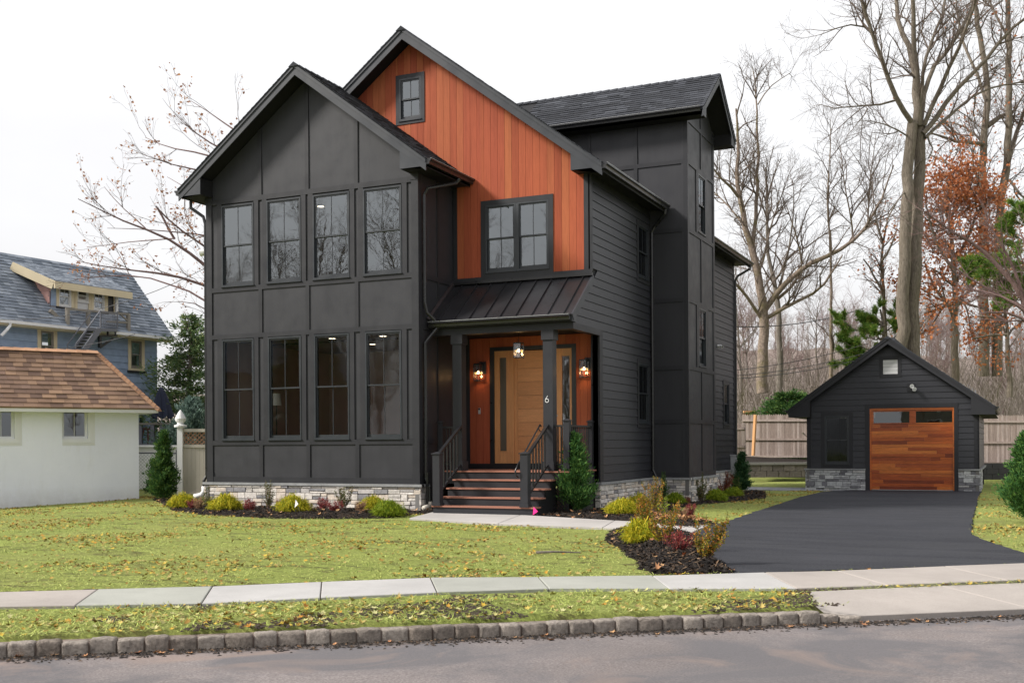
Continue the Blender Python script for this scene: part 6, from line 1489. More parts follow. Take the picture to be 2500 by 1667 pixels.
rw1 = thing('retaining_wall', 'low brown block retaining wall below the left stockade fence', 'wall', Vector(atD(1900, 1160, 42.5))); retain(rw1, 1815, 1985, 42.5, 1129, 1161, 'rblock')
MT['darkblock'] = m_paint('dark_block', (.028, .028, .030), .85, .2, False, .6)
rw2 = thing('retaining_wall', 'dark block retaining wall below the fence right of the garage', 'wall', Vector(atD(2450, 1165, 41))); retain(rw2, 2395, 2640, 41.5, 1130.5, 1166, 'darkblock', False)
# bed of soil on the left wall
def strip(name, pxs, mat, kind='structure'):
    mb = MB(); mb.add([Vector(p) for p in pxs], [tuple(range(len(pxs)))]); o = mb.build(name, mat); o['kind'] = kind; return o
strip('planting_bed', [atD(1815, 1129.2, 42.6), atD(1985, 1129.4, 42.6), atD(1985, 1122, 45), atD(1815, 1113, 45.8)], MT['mulch'])
strip('upper_terrace', [atD(2395, 1130.8, 41.6), atD(2640, 1130.8, 41.6), atD(2640, 1128, 43), atD(2395, 1128, 43.6)], MT['soil'])
# ------------------------------------------------------------------ vegetation builders
def tubes(paths, sides=None):
    """list of (points (n,3), radii (n,)) to one vertex/quad array"""
    Vs, Fs, o = [], [], 0
    groups = {}
    for p, r in paths:
        k = 8 if r[0] > .12 else (5 if r[0] > .035 else 3)
        groups.setdefault((len(p), sides or k), []).append((p, r))
    for (n, k), lst in groups.items():
        P = np.array([a for a, b in lst], float); R = np.array([b for a, b in lst], float); m = len(lst)
        T = np.empty_like(P); T[:, 1:-1] = P[:, 2:] - P[:, :-2]; T[:, 0] = P[:, 1] - P[:, 0]; T[:, -1] = P[:, -1] - P[:, -2]
        T /= np.maximum(np.linalg.norm(T, axis=2, keepdims=True), 1e-9)
        ref = np.where(np.abs(T[:, :1, 2:3]) > .9, np.array([[[1., 0, 0]]]), np.array([[[0, 0, 1.]]])) * np.ones_like(T)
        A = np.cross(T, ref); A /= np.maximum(np.linalg.norm(A, axis=2, keepdims=True), 1e-9); B = np.cross(T, A)
        ang = 2 * np.pi * np.arange(k) / k
        V = P[:, :, None] + (A[:, :, None] * np.cos(ang)[None, None, :, None] + B[:, :, None] * np.sin(ang)[None, None, :, None]) * R[:, :, None, None]
        idx = np.arange(m * n * k).reshape(m, n, k); nx = np.roll(idx, -1, 2)
        F = np.stack([idx[:, :-1], nx[:, :-1], nx[:, 1:], idx[:, 1:]], -1).reshape(-1, 4)
        Vs.append(V.reshape(-1, 3)); Fs.append(F + o); o += m * n * k
    return np.concatenate(Vs), np.concatenate(Fs)
def resample(pts, n):
    pts = np.array(pts, float); d = np.r_[0, np.cumsum(np.linalg.norm(np.diff(pts, axis=0), axis=1))]
    t = np.linspace(0, d[-1], n); return np.stack([np.interp(t, d, pts[:, i]) for i in range(3)], 1)
def smooth(pts, n, wob, g):
    P = resample(pts, max(n, 4))
    for _ in range(2): P[1:-1] = (P[:-2] + 2 * P[1:-1] + P[2:]) / 4
    P[1:-1] += g.normal(0, wob, P[1:-1].shape); return P
def unit(v): return v / (np.linalg.norm(v) + 1e-9)
def sprout(P, R, lvl, maxl, out, g, cfg, tmin=.15):
    out[lvl].append((P, R))
    if lvl >= maxl: return
    L = np.linalg.norm(np.diff(P, axis=0), axis=1).sum()
    n = int(L * cfg['dens'][lvl] * g.uniform(.8, 1.2)) + (1 if lvl else 0)
    if n <= 0: return
    ts = np.sort(g.uniform(tmin, 1, n)) * (len(P) - 1)
    for t in ts:
        i = min(int(t), len(P) - 2); f = t - i; p = P[i] * (1 - f) + P[i + 1] * f; r = R[i] * (1 - f) + R[i + 1] * f
        tan = unit(P[i + 1] - P[i]); rnd = unit(g.normal(size=3)); perp = unit(rnd - tan * (rnd @ tan)); 
        a = math.radians(g.uniform(*cfg['ang'])); d = tan * math.cos(a) + perp * math.sin(a); d[2] += cfg['up'][min(lvl, len(cfg['up']) - 1)]; d = unit(d)
        rel = t / (len(P) - 1)
        l = cfg['len'][lvl] * g.uniform(.45, 1.15) * (1.15 - .55 * rel); l = min(l, L * .85) if lvl else l
        r0 = min(r * .62, cfg['rad'][lvl] * g.uniform(.7, 1.25)); seg = cfg['seg'][lvl]; pts = [p]; dd = d
        for s_ in range(seg):
            dd = unit(dd + g.normal(0, cfg['wand'], 3) + np.array([0, 0, cfg['trop'][min(lvl, len(cfg['trop']) - 1)]])); pts.append(pts[-1] + dd * l / seg)
        sprout(np.array(pts), np.linspace(r0, max(r0 * .3, cfg['tip']), seg + 1), lvl + 1, maxl, out, g, cfg, .1)
CFG = dict(dens=[1.15, 2.6, 4.2, 0], ang=(28, 62), up=[.25, .15, .05], len=[3.4, 1.5, .62], rad=[.055, .020, .009], seg=[6, 4, 3], wand=.16, trop=[.06, .03, 0], tip=.0045)
def leafquads(Pts, size, g, drop=.0, aspect=.7, up=0.0):
    """one bent diamond leaf (two triangles) at every point"""
    n = len(Pts); d = g.normal(size=(n, 3)); d[:, 2] += up; d /= np.linalg.norm(d, axis=1, keepdims=True)
    s = np.cross(d, g.normal(size=(n, 3))); s /= np.linalg.norm(s, axis=1, keepdims=True); nn = np.cross(d, s)
    sz = size * g.uniform(.6, 1.3, (n, 1)); a = Pts; b = Pts + d * sz * .5 + s * sz * aspect * .5 + nn * sz * .12; c = Pts + d * sz; e = Pts + d * sz * .5 - s * sz * aspect * .5 + nn * sz * .12
    V = np.stack([a, b, c, e], 1).reshape(-1, 3); F = np.arange(4 * n).reshape(-1, 4); return V, F
def tipsof(out, lvls, g, per, spread):
    L = [p for l in lvls for p, r in out[l]]
    if not L: return np.zeros((0, 3))
    Q = []
    for P in L:
        k = g.poisson(per)
        if k: i = g.integers(1, len(P), k); Q.append(P[i] + g.normal(0, spread, (k, 3)))
    return np.concatenate(Q) if Q else np.zeros((0, 3))
def tree(name, label, cat, limbs, seed, bark='bark_oak', twig='twig', cfg=None, maxl=3, leaves=None, group=None, wob=.03, base=None):
    """limbs: list of (points3d, r0, r1[, twigs 0/1]); the first limb is the trunk"""
    g = np.random.default_rng(seed); c = dict(CFG); c.update(cfg or {}); out = {i: [] for i in range(6)}; wood = []
    for lb in limbs:
        pts, r0, r1 = lb[:3]; tw = lb[3] if len(lb) > 3 else 1
        L = np.linalg.norm(np.diff(np.array(pts, float), axis=0), axis=1).sum(); n = int(max(5, L * 1.6))
        P = smooth(pts, n, wob * min(1, r0 * 8), g); R = np.linspace(r0, r1, n)
        wood.append((P, R))
        if tw: o2 = {i: [] for i in range(6)}; sprout(P, R * tw, 0, maxl, o2, g, c, .12 if r0 < .15 else .3); [out[i].extend(o2[i]) for i in range(1, 6)]
    b = limbs[0][0][0] if base is None else base
    t = thing(name, label, cat, b, group)
    V, F = tubes(wood, 10); npmesh('trunk', V, F, MT[bark], t, smooth=True)
    tw = [x for i in range(1, 6) for x in out[i]]
    if tw: V, F = tubes(tw); o = npmesh('twigs', V, F, MT[twig], t, 'stuff')
    if leaves:
        mat, per, size, spread = leaves[:4]; Q = tipsof(out, leaves[4] if len(leaves) > 4 else [2, 3], g, per, spread)
        if len(Q): V, F = leafquads(Q, size, g); npmesh('leaves', V, F, MT[mat], t, 'stuff')
    return t
def K(x, y): return (1700 + x / 1.96, y / 1.96)
def limb(pts, D, r0, r1, tw=1, conv=K, dd=0.0, seed=0):
    """pixels (in an enlarged crop) at depth D; the limb also leans towards or away from the street by dd metres"""
    n = len(pts); g = random.Random(seed + int(pts[0][0])); out = []
    for i, q in enumerate(pts):
        d = D + (dd * i / max(n - 1, 1)) + (0 if i == 0 else g.uniform(-.25, .25)); out.append(atD(*conv(*q), d))
    return (out, r0, r1, tw)
# ------------------------------------------------------------------ trees behind the garage and the house
DO = 44.5
lz = []
def A_(pts, r0, r1, tw=1, dd=0, D=DO): lz.append(limb(pts, D, r0 * .52, r1 * .5, tw * 1.6, K, dd))
A_([(985, 1900), (983, 1568), (995, 1200), (1008, 1000), (1022, 760), (1035, 590)], .52, .42, 0)
A_([(1045, 1900), (1040, 1568), (1048, 1200), (1058, 1000), (1070, 760), (1072, 590)], .52, .44, 0, .1)
A_([(1040, 600), (985, 520), (940, 460), (915, 370), (880, 260), (850, 180), (810, 80), (775, -20), (760, -120)], .21, .10, 1, -2)
A_([(1050, 600), (1058, 480), (1055, 400), (1040, 250), (1000, 200), (965, 100), (950, -20), (940, -140)], .30, .13, 1, 1.5)
A_([(1064, 600), (1062, 440), (1055, 300), (1050, 200), (1035, 100), (1030, -20), (1035, -140)], .25, .14, 1, -1)
A_([(1072, 600), (1085, 450), (1105, 370), (1150, 300), (1200, 240), (1260, 165), (1300, 80), (1340, -20), (1380, -120)], .20, .09, 1, 2)
A_([(1090, 600), (1130, 500), (1180, 400), (1210, 310), (1240, 250), (1290, 170), (1330, 40), (1350, -60)], .19, .09, 1, -2)
A_([(1085, 640), (1150, 540), (1200, 480), (1260, 400), (1330, 350), (1400, 270), (1440, 190), (1510, 140), (1600, 70)], .21, .10, 1, -1)
A_([(1095, 660), (1170, 590), (1240, 530), (1300, 470), (1370, 430), (1450, 410), (1600, 385)], .13, .06, 1, 3)
A_([(1070, 600), (1075, 420), (1090, 290), (1120, 200), (1180, 80), (1200, -60)], .16, .08, 1, 1)
A_([(955, 480), (920, 500), (870, 512), (820, 520), (770, 500), (700, 495), (640, 520)], .09, .03, 1, -1)
A_([(820, 520), (800, 560), (760, 610), (720, 650)], .05, .02, 1, -1)
A_([(1015, 655), (960, 620), (900, 585), (840, 560), (780, 580)], .07, .02, 1, -2)
A_([(860, 180), (800, 90), (750, 78), (700, 130), (640, 180), (600, 165)], .08, .03, 1, -1)
A_([(1020, 900), (960, 930), (930, 1010), (900, 1100), (870, 1160)], .05, .02, 1, -2)
A_([(1090, 760), (1050, 780), (1035, 840)], .06, .03, .5)
A_([(1105, 650), (1130, 700), (1135, 740), (1110, 760)], .08, .04, .6)
tree('oak_tree', 'massive bare oak with twin fused trunks rising behind the garage roof', 'tree', lz, 3, 'bark_oak', cfg=dict(dens=[2.0, 3.2, 4.0, 0], len=[2.6, 1.3, .62], rad=[.038, .016, .008]))
lz = []
A2 = lambda pts, r0, r1, tw=1, dd=0: A_(pts, r0, r1, tw, dd, 53)
A2([(1375, 1800), (1378, 1400), (1380, 1150), (1370, 900), (1372, 700), (1385, 600), (1395, 480), (1390, 350), (1360, 200), (1340, 60), (1320, -60)], .52, .20)
A2([(1375, 690), (1330, 690), (1260, 690), (1200, 655), (1130, 640)], .20, .08, 1, -2)
A2([(1390, 605), (1430, 570), (1480, 545), (1500, 540)], .26, .15, 1, 1)
A2([(1350, 880), (1300, 855), (1230, 810), (1170, 755), (1115, 740)], .18, .06, 1, 2)
A2([(1345, 870), (1335, 820), (1310, 760), (1330, 700)], .14, .05, .6)
A2([(1385, 480), (1350, 350), (1280, 230), (1250, 100), (1240, -40)], .16, .08, 1, 3)
A2([(1390, 700), (1300, 600), (1180, 560), (1120, 600)], .12, .04, 1, 3)
A2([(1440, 1800), (1442, 1200), (1455, 950), (1490, 800), (1495, 600), (1500, 400), (1495, 200), (1490, -20)], .50, .22)
A2([(1495, 760), (1530, 640), (1570, 520), (1620, 380)], .22, .10, 1, 2)
A2([(1500, 200), (1460, 120), (1410, 40), (1380, -60)], .14, .06, 1, 2)
A2([(1498, 860), (1560, 950), (1640, 1000)], .14, .05, 1, -1)
tree('oak_tree', 'tall bare oak with two splitting trunks near the right edge', 'tree', lz, 5, 'bark_oak', leaves=('oakleaf', .22, .15, .25), cfg=dict(dens=[1.7, 2.8, 3.6, 0], len=[3.2, 1.5, .7], rad=[.04, .018, .009]))
lz = []
A3 = lambda pts, r0, r1, tw=1, dd=0: A_(pts, r0 * 1.2, r1 * 1.3, tw, dd, 49)
A3([(318, 1880), (322, 1568), (318, 1450), (305, 1350), (290, 1280), (265, 1180), (240, 1100), (210, 1000), (195, 900), (200, 800), (205, 650), (190, 520)], .42, .06)
A3([(270, 1190), (290, 1000), (295, 800), (290, 600), (292, 450), (268, 320)], .16, .03, 1, 1)
A3([(295, 500), (340, 410), (400, 380), (450, 350)], .05, .02, 1, 1)
A3([(200, 940), (150, 870), (90, 820), (30, 760)], .12, .04, 1, -2)
A3([(240, 1100), (180, 1000), (120, 950), (60, 900)], .08, .03, 1, 2)
A3([(330, 1480), (390, 1400), (450, 1330), (530, 1265), (640, 1210), (720, 1192), (770, 1150), (830, 1070), (880, 970), (915, 880), (945, 790)], .22, .035, .8, -3)
A3([(640, 1205), (635, 1100), (622, 950), (630, 850), (645, 720), (640, 560)], .075, .02, 1, -1)
A3([(750, 1165), (755, 1060), (712, 930), (700, 800), (690, 700)], .07, .02, 1, 0)
A3([(820, 1080), (822, 950), (830, 850), (850, 740), (860, 640)], .06, .02, 1, -1)
A3([(340, 1520), (400, 1450), (500, 1452), (560, 1430), (610, 1390), (640, 1340), (655, 1260), (700, 1220)], .15, .04, .8, -2)
A3([(390, 1430), (480, 1360), (520, 1310), (515, 1240), (490, 1170), (460, 1080), (430, 980)], .12, .03, 1, 1)
A3([(300, 1300), (330, 1240), (345, 1100), (400, 960), (440, 850)], .09, .02, 1, 2)
A3([(210, 1000), (215, 860), (240, 760), (300, 700)], .06, .02, 1, 1)
A3([(315, 1530), (260, 1440), (215, 1380), (170, 1340)], .13, .09, .5, -1)
tree('sycamore_tree', 'pale flaky barked bare tree with a long mossy limb reaching right', 'tree', lz, 8, 'bark_pale', cfg=dict(dens=[2.2, 3.2, 4.2, 0], len=[2.8, 1.35, .62], rad=[.035, .015, .008]))
lz = []
A4 = lambda pts, r0, r1, tw=1, dd=0: A_(pts, r0, r1, tw, dd, 54)
A4([(400, 1880), (398, 1568), (388, 1400), (345, 1250), (335, 1150), (345, 980), (330, 800)], .34, .06)
A4([(392, 1400), (430, 1250), (455, 1120), (470, 980), (460, 860)], .13, .03)
tree('grey_tree', 'smooth grey bare tree close behind the pale barked tree', 'tree', lz, 9, 'bark_grey', cfg=dict(dens=[1.3, 2.4, 3.2, 0]))
lz = []
A5 = lambda pts, r0, r1, tw=1, dd=0: A_(pts, r0, r1, tw, dd, 52)
A5([(645, 1900), (645, 1568), (648, 1400), (645, 1250), (640, 1100)], .19, .08, .5)
tree('snapped_tree', 'thin dead tree with a reddish snapped top between the bare trees', 'tree', lz, 10, 'bark_pale', cfg=dict(dens=[1.2, 2, 3, 0], len=[1.6, .9, .4]))
# russet oak still holding leaves, right of the big trunk
lz = []
for k, (x0, y0, pts, D) in enumerate([(0, 0, [(1240, 1900), (1235, 1568), (1240, 1400), (1230, 1200), (1210, 1000), (1200, 860)], 50), (0, 0, [(1236, 1500), (1160, 1400), (1100, 1330), (1090, 1250)], 50), (0, 0, [(1236, 1480), (1320, 1380), (1380, 1300), (1420, 1200)], 50), (0, 0, [(1236, 1300), (1140, 1180), (1110, 1060), (1100, 980)], 49), (0, 0, [(1230, 1250), (1320, 1130), (1370, 1000), (1330, 930)], 51), (0, 0, [(1238, 1450), (1150, 1480), (1090, 1500)], 48), (0, 0, [(1238, 1420), (1300, 1460), (1400, 1480)], 48.5), (0, 0, [(1225, 1100), (1180, 980), (1150, 900)], 50)]):
    lz.append(limb(pts, D, .20 if k == 0 else .09, .05 if k == 0 else .03, 1.0, K, 0 if k == 0 else RND.uniform(-2, 2)))
tree('russet_oak', 'oak holding dense russet brown leaves right of the massive trunk', 'tree', lz, 12, 'bark_oak', leaves=('oakleaf', 4.5, .15, .14), cfg=dict(dens=[2.8, 3.4, 3.2, 0], len=[2.8, 1.4, .65], up=[0, 0, 0], trop=[0, -.02, 0]))
lz = []
for k, (pts, D) in enumerate([([(1500, 1900), (1490, 1600), (1480, 1450), (1500, 1250)], 47), ([(1485, 1550), (1400, 1500), (1330, 1520)], 47), ([(1482, 1450), (1410, 1380), (1350, 1300)], 47), ([(1485, 1480), (1560, 1400), (1620, 1350)], 47), ([(1490, 1300), (1440, 1180), (1420, 1080)], 48), ([(1486, 1600), (1420, 1600), (1320, 1620)], 46)]): lz.append(limb(pts, D, .13 if k == 0 else .06, .03, 1, K, 0))
tree('russet_oak', 'smaller russet leaved oak low at the right edge behind the fence', 'tree', lz, 17, 'bark_oak', leaves=('oakleaf', 2.2, .15, .16), cfg=dict(dens=[2.4, 3.0, 3.0, 0], len=[2.2, 1.2, .55], up=[0, 0, 0]))
lz = []
for k, (pts, D) in enumerate([([(900, 1900), (905, 1500), (880, 1300), (890, 1100), (950, 980)], 51), ([(895, 1400), (830, 1290), (800, 1240)], 51), ([(885, 1250), (940, 1180), (960, 1100)], 50), ([(890, 1150), (850, 1050), (860, 980)], 51)]): lz.append(limb(pts, D, .13 if k == 0 else .06, .03, 1, K, 0))
tree('russet_sapling', 'thin oak with sparse russet leaves left of the massive trunk', 'tree', lz, 13, 'bark_oak', leaves=('oakleaf', .4, .13, .15), cfg=dict(dens=[1.8, 2.5, 3.0, 0], len=[1.8, 1.1, .5]))
lz = []
for k, (pts, D) in enumerate([([(1620, 1900), (1600, 1500), (1560, 1400), (1480, 1300), (1400, 1220), (1280, 1130), (1150, 1060), (1085, 1010)], 38), ([(1590, 1480), (1500, 1430), (1380, 1380), (1290, 1340), (1200, 1250)], 38), ([(1590, 1500), (1520, 1440), (1430, 1390), (1300, 1380)], 37), ([(1560, 1400), (1520, 1250), (1440, 1150), (1380, 1050)], 38.5), ([(1610, 1560), (1550, 1500), (1460, 1480), (1350, 1500)], 37), ([(1600, 1400), (1590, 1200), (1540, 1080)], 38)]): lz.append(limb(pts, D, .15 if k == 0 else .06, .02, 1, K, 0))
tree('ornamental_tree', 'spreading reddish twigged tree leaning in from the right edge', 'tree', lz, 14, 'twigred', 'twigred', cfg=dict(dens=[2.6, 3.6, 4.4, 0], len=[2.0, 1.0, .45], up=[.1, .05, 0], ang=(20, 50), rad=[.03, .012, .007]))
# left tree whose branches reach out from behind the house
lz = []
def T7(pts, r0, r1, tw=1, dd=0, D=36): lz.append(limb(pts, D, r0 * .7, r1 * .7, tw * 1.4, lambda x, y: (180 + x / 2.8, 200 + y / 2.8), dd))
T7([(1180, 2700), (1180, 2000), (1160, 1500), (1150, 1100), (1180, 600), (1260, 200)], .34, .12, .0, 0, 38)
T7([(1160, 1500), (960, 1290), (860, 1210), (760, 1130), (690, 1075), (560, 1040), (470, 990), (330, 950), (200, 890), (30, 800)], .10, .015, 1, -2)
T7([(490, 1000), (420, 920), (320, 870), (210, 720)], .03, .01, 1, 0)
T7([(1160, 1560), (900, 1355), (700, 1330), (540, 1310), (470, 1285), (360, 1265), (220, 1275), (50, 1230)], .09, .015, 1, -2)
T7([(1155, 1300), (900, 1140), (800, 1060), (720, 990), (620, 940), (590, 900), (560, 850)], .06, .03, .8, -1)
T7([(690, 1075), (640, 990), (600, 920), (570, 860)], .06, .045, .2, 0)
T7([(1150, 1100), (900, 1020), (700, 1030), (560, 1020), (340, 990), (230, 1000)], .045, .01, 1, -1)
T7([(690, 1070), (560, 1080), (400, 1080), (280, 1120), (90, 1130)], .03, .01, 1, 1)
T7([(1160, 1650), (900, 1500), (840, 1420), (600, 1370), (380, 1290), (200, 1340), (0, 1350)], .06, .012, 1, 1)
T7([(1200, 700), (1000, 600), (830, 620), (720, 590), (600, 540), (480, 500)], .06, .012, 1, -1)
T7([(1200, 620), (1000, 500), (800, 480), (640, 460), (560, 430), (490, 380)], .06, .012, 1, 1)
T7([(1210, 560), (1000, 450), (850, 400), (780, 330), (690, 220)], .06, .012, 1, 0)
T7([(1230, 420), (1080, 320), (960, 230), (890, 160), (800, 130)], .05, .012, 1, 1)
T7([(1200, 800), (960, 760), (820, 740), (700, 740), (640, 650)], .04, .01, 1, 1)
T7([(1170, 1700), (940, 1620), (880, 1500), (820, 1440), (720, 1500)], .05, .012, 1, -1)
tree('maple_tree', 'half bare maple with scattered orange leaves spreading out left behind the house', 'tree', lz, 21, 'twigred', 'twig', leaves=('mapleleaf', 1.0, .105, .06, [2, 3]), cfg=dict(dens=[1.3, 2.4, 3.0, 0], len=[1.9, .95, .42], up=[.22, .12, .05], rad=[.014, .007, .0045], tip=.0035, ang=(18, 48)))
# ------------------------------------------------------------------ evergreens
def cone_tree(name, label, base, h, r, seed, mat, n=9000, leaf=.07, prof=None, cat='tree', group=None, asp=.35, nb=60, ragged=.14, upb=.9, bare=.0):
    """crown made of leaf clumps on short branches, each clump a fan of small flat sprays"""
    g = np.random.default_rng(seed); base = np.array(base, float); t = thing(name, label, cat, base, group)
    prof = prof or (lambda u: (1 - u) ** .75 * min(1, (u + .10) * 5) ** .5)
    ts = []
    V, F = tubes([(np.array([base, base + [0, 0, h * .5], base + [g.normal(0, .02 * h), g.normal(0, .02 * h), h * .97]]), np.array([.025 * h, .015 * h, .004]))], 6); npmesh('trunk', V, F, MT['bark_grey'], t)
    br = []; pts = []; dirs = []
    for i in range(nb):
        u = (i + g.uniform(0, 1)) / nb; u = bare + (1 - bare) * u; a = g.uniform(0, 2 * np.pi); R = r * prof(u) * g.uniform(1 - ragged * 2, 1 + ragged)
        s = base + np.array([0, 0, h * u * .93]); e = s + np.array([math.cos(a) * R, math.sin(a) * R, R * upb * g.uniform(.5, 1.2) * (1 if upb > 0 else 1)])
        m_ = (s + e) / 2 + np.array([0, 0, -.06 * R]); br.append((np.array([s, m_, e]), np.array([.01 * h ** .5, .006, .003])))
        k = int(n / nb * (.3 + 1.4 * prof(u))); tt = g.beta(2.2, 1.1, k); P = s + (e - s) * tt[:, None]; w_ = (.045 + .17 * R)
        off = g.normal(0, 1, (k, 3)) * np.array([w_, w_, w_ * .75]) * .62; P = P + off; pts.append(P)
        d = (e - s) / (np.linalg.norm(e - s) + 1e-6) + g.normal(0, .45, (k, 3)) + np.array([0, 0, .25 if upb > 0 else -.3]); dirs.append(d)
    P = np.concatenate(pts); D_ = np.concatenate(dirs); keep = P[:, 2] > base[2] + .03; P = P[keep]; D_ = D_[keep]
    D_ /= np.linalg.norm(D_, axis=1, keepdims=True); S_ = np.cross(D_, g.normal(size=D_.shape)); S_ /= np.linalg.norm(S_, axis=1, keepdims=True); N_ = np.cross(D_, S_)
    sz = leaf * g.uniform(.55, 1.4, (len(P), 1))
    V = np.stack([P, P + D_ * sz * .55 + S_ * sz * asp * .55 + N_ * sz * .1, P + D_ * sz * 1.25, P + D_ * sz * .5 - S_ * sz * asp * .55 + N_ * sz * .1], 1).reshape(-1, 3)
    npmesh('foliage', V, np.arange(len(V)).reshape(-1, 4), MT[mat], t, 'stuff')
    V, F = tubes(br, 3); npmesh('branches', V, F, MT['twig'], t, 'stuff'); return t
def gz_(x, y): return np.array([x, y, zg(x, y)])
def gpx(px, py): p = gpt(px, py); return np.array([p[0], p[1], zg(p[0], p[1])])
b = gpx(1403, 1252); cone_tree('arborvitae', 'bright green young arborvitae beside the front steps', b, 1.68, .36, 31, 'arb', 14000, .058, nb=110, ragged=.26)
b = gpx(400, 1222); cone_tree('arborvitae', 'full dark green arborvitae between the white building and the vinyl fence', b, 1.85, .36, 32, 'yew', 13000, .065, nb=110, ragged=.26)
b = gpx(345, 1215); cone_tree('arborvitae', 'narrow dark arborvitae tucked against the corner of the white building', b + [0, .6, 0], 1.0, .28, 33, 'arbdark', 5000, .06, nb=70)
b = gpx(1812, 1200); cone_tree('arborvitae', 'small dark arborvitae at the rear corner of the house', b, 1.25, .26, 34, 'arbdark', 10000, .055, nb=90, ragged=.26)
b = gpx(2508, 1275); cone_tree('arborvitae', 'green arborvitae cut off by the right edge of the frame', b, 1.62, .42, 35, 'arb', 17000, .058, nb=120, ragged=.26)
b = np.array(atD(470, 1130, 37)); b[2] = G0; cone_tree('blue_juniper', 'blue green juniper behind the vinyl fence', b, 3.15, 1.15, 36, 'juniper', 17000, .11, nb=200, ragged=.22)
b = np.array(atD(425, 1130, 38)); b[2] = G0; cone_tree('blue_juniper', 'lower blue green juniper left of the vinyl fence post', b, 2.2, .85, 37, 'juniper', 9000, .11, nb=110, ragged=.25)
b = np.array(atD(462, 1100, 41)); b[2] = G0; cone_tree('hemlock_tree', 'dark green hemlock between the blue house and the black house', b, 6.7, 2.2, 38, 'hemlock', 20000, .12, prof=lambda u: max(0, 1 - u) ** .42 * min(1, (u + .1) * 3) * (1 + .25 * math.sin(u * 19)), nb=170, ragged=.4, upb=.06)
b = np.array(atD(1925, 1060, 48)); b[2] = G0; cone_tree('yew_tree', 'rounded dark green yew behind the stockade fence', b, 3.7, 2.1, 39, 'yew', 22000, .13, prof=lambda u: max(.05, (1 - u)) ** .42 * min(1, (u + .15) * 3), nb=230, ragged=.25, upb=.25)
b = np.array(atD(1985, 1060, 47)); b[2] = G0; cone_tree('yew_tree', 'second yew half hidden by the garage roof', b, 3.3, 1.8, 40, 'yew', 16000, .13, prof=lambda u: max(.05, (1 - u)) ** .42 * min(1, (u + .15) * 3), nb=160, ragged=.25, upb=.25)
def pine(name, label, boughs, trunk, seed, needle=.17, per=34, mat='pine'):
    g = np.random.default_rng(seed); t = thing(name, label, 'tree', trunk[0][0]); V, F = tubes([(smooth(trunk[0], 10, .02, g), np.linspace(trunk[1], trunk[2], 10))], 8); npmesh('trunk', V, F, MT['bark_grey'], t, smooth=True)
    paths = []; out = {i: [] for i in range(6)}; c = dict(CFG); c.update(dens=[3.4, 4.0, 0], len=[1.0, .45, .3], rad=[.014, .01, .01], seg=[4, 3, 3], ang=(25, 55), up=[.12], trop=[.10], tip=.004)
    for pts in boughs:
        P = smooth(pts, 10, .04, g); sprout(P, np.linspace(.05, .012, 10), 0, 2, out, g, c, .2)
    paths = out[0] + out[1] + out[2]; V, F = tubes(paths, 4); npmesh('boughs', V, F, MT['bark_grey'], t, 'stuff')
    tips = [P[-1] for P, r in paths] + [P[-2] for P, r in paths]; dr = [unit(P[-1] - P[-2]) for P, r in paths] * 2
    T_ = np.repeat(np.array(tips), per, 0); D_ = np.repeat(np.array(dr), per, 0); T_ = T_ - D_ * g.uniform(0, .22, (len(T_), 1))
    d = D_ * g.uniform(.3, 1.1, (len(T_), 1)) + g.normal(0, .55, T_.shape); d[:, 2] += .12; d /= np.linalg.norm(d, axis=1, keepdims=True); s = np.cross(d, g.normal(size=d.shape)); s /= np.linalg.norm(s, axis=1, keepdims=True)
    L_ = needle * g.uniform(.6, 1.2, (len(T_), 1)); w = .015
    V = np.stack([T_ - s * w, T_ + s * w, T_ + d * L_], 1).reshape(-1, 3); npmesh('needles', V, np.arange(len(V)).reshape(-1, 3), MT[mat], t, 'stuff')
def pb(D, *pts): return [atD(*K(x, y), D + i * .2) for i, (x, y) in enumerate(pts)]
pine('pine_tree', 'bright green pine behind the left slope of the garage roof', [pb(50, (900, 1560), (820, 1540), (770, 1530)), pb(50, (900, 1600), (800, 1590), (720, 1560), (690, 1530)), pb(49, (900, 1660), (800, 1670), (700, 1640), (670, 1600)), pb(49, (900, 1720), (800, 1730), (690, 1730), (640, 1740)), pb(50, (900, 1640), (960, 1600), (990, 1540)), pb(50, (890, 1580), (860, 1520), (850, 1480)), pb(49, (900, 1620), (840, 1620), (790, 1600)), pb(49.5, (900, 1700), (840, 1690), (760, 1690)), pb(49, (900, 1780), (820, 1800), (700, 1800)), pb(50.4, (900, 1600), (940, 1560), (960, 1500)), pb(49.2, (900, 1760), (830, 1760), (760, 1770))], (pb(50, (905, 1950), (900, 1600), (880, 1480)), .14, .04), 51, .24, 60)
pine('pine_tree', 'bright green pine at the right edge behind the leafy oak', [pb(43, (1640, 1100), (1560, 1080), (1500, 1050)), pb(43, (1640, 1250), (1540, 1260), (1440, 1290), (1300, 1300)), pb(43, (1640, 1300), (1540, 1330), (1440, 1350)), pb(43, (1640, 1200), (1570, 1150), (1500, 1120)), pb(43, (1640, 1350), (1540, 1390), (1460, 1400)), pb(42.5, (1640, 1150), (1590, 1060), (1560, 1010)), pb(42, (1640, 1320), (1500, 1300), (1380, 1270)), pb(42.5, (1640, 1400), (1560, 1430), (1480, 1440))], (pb(43, (1660, 1900), (1650, 1300), (1640, 950)), .16, .06), 52, .24, 60)
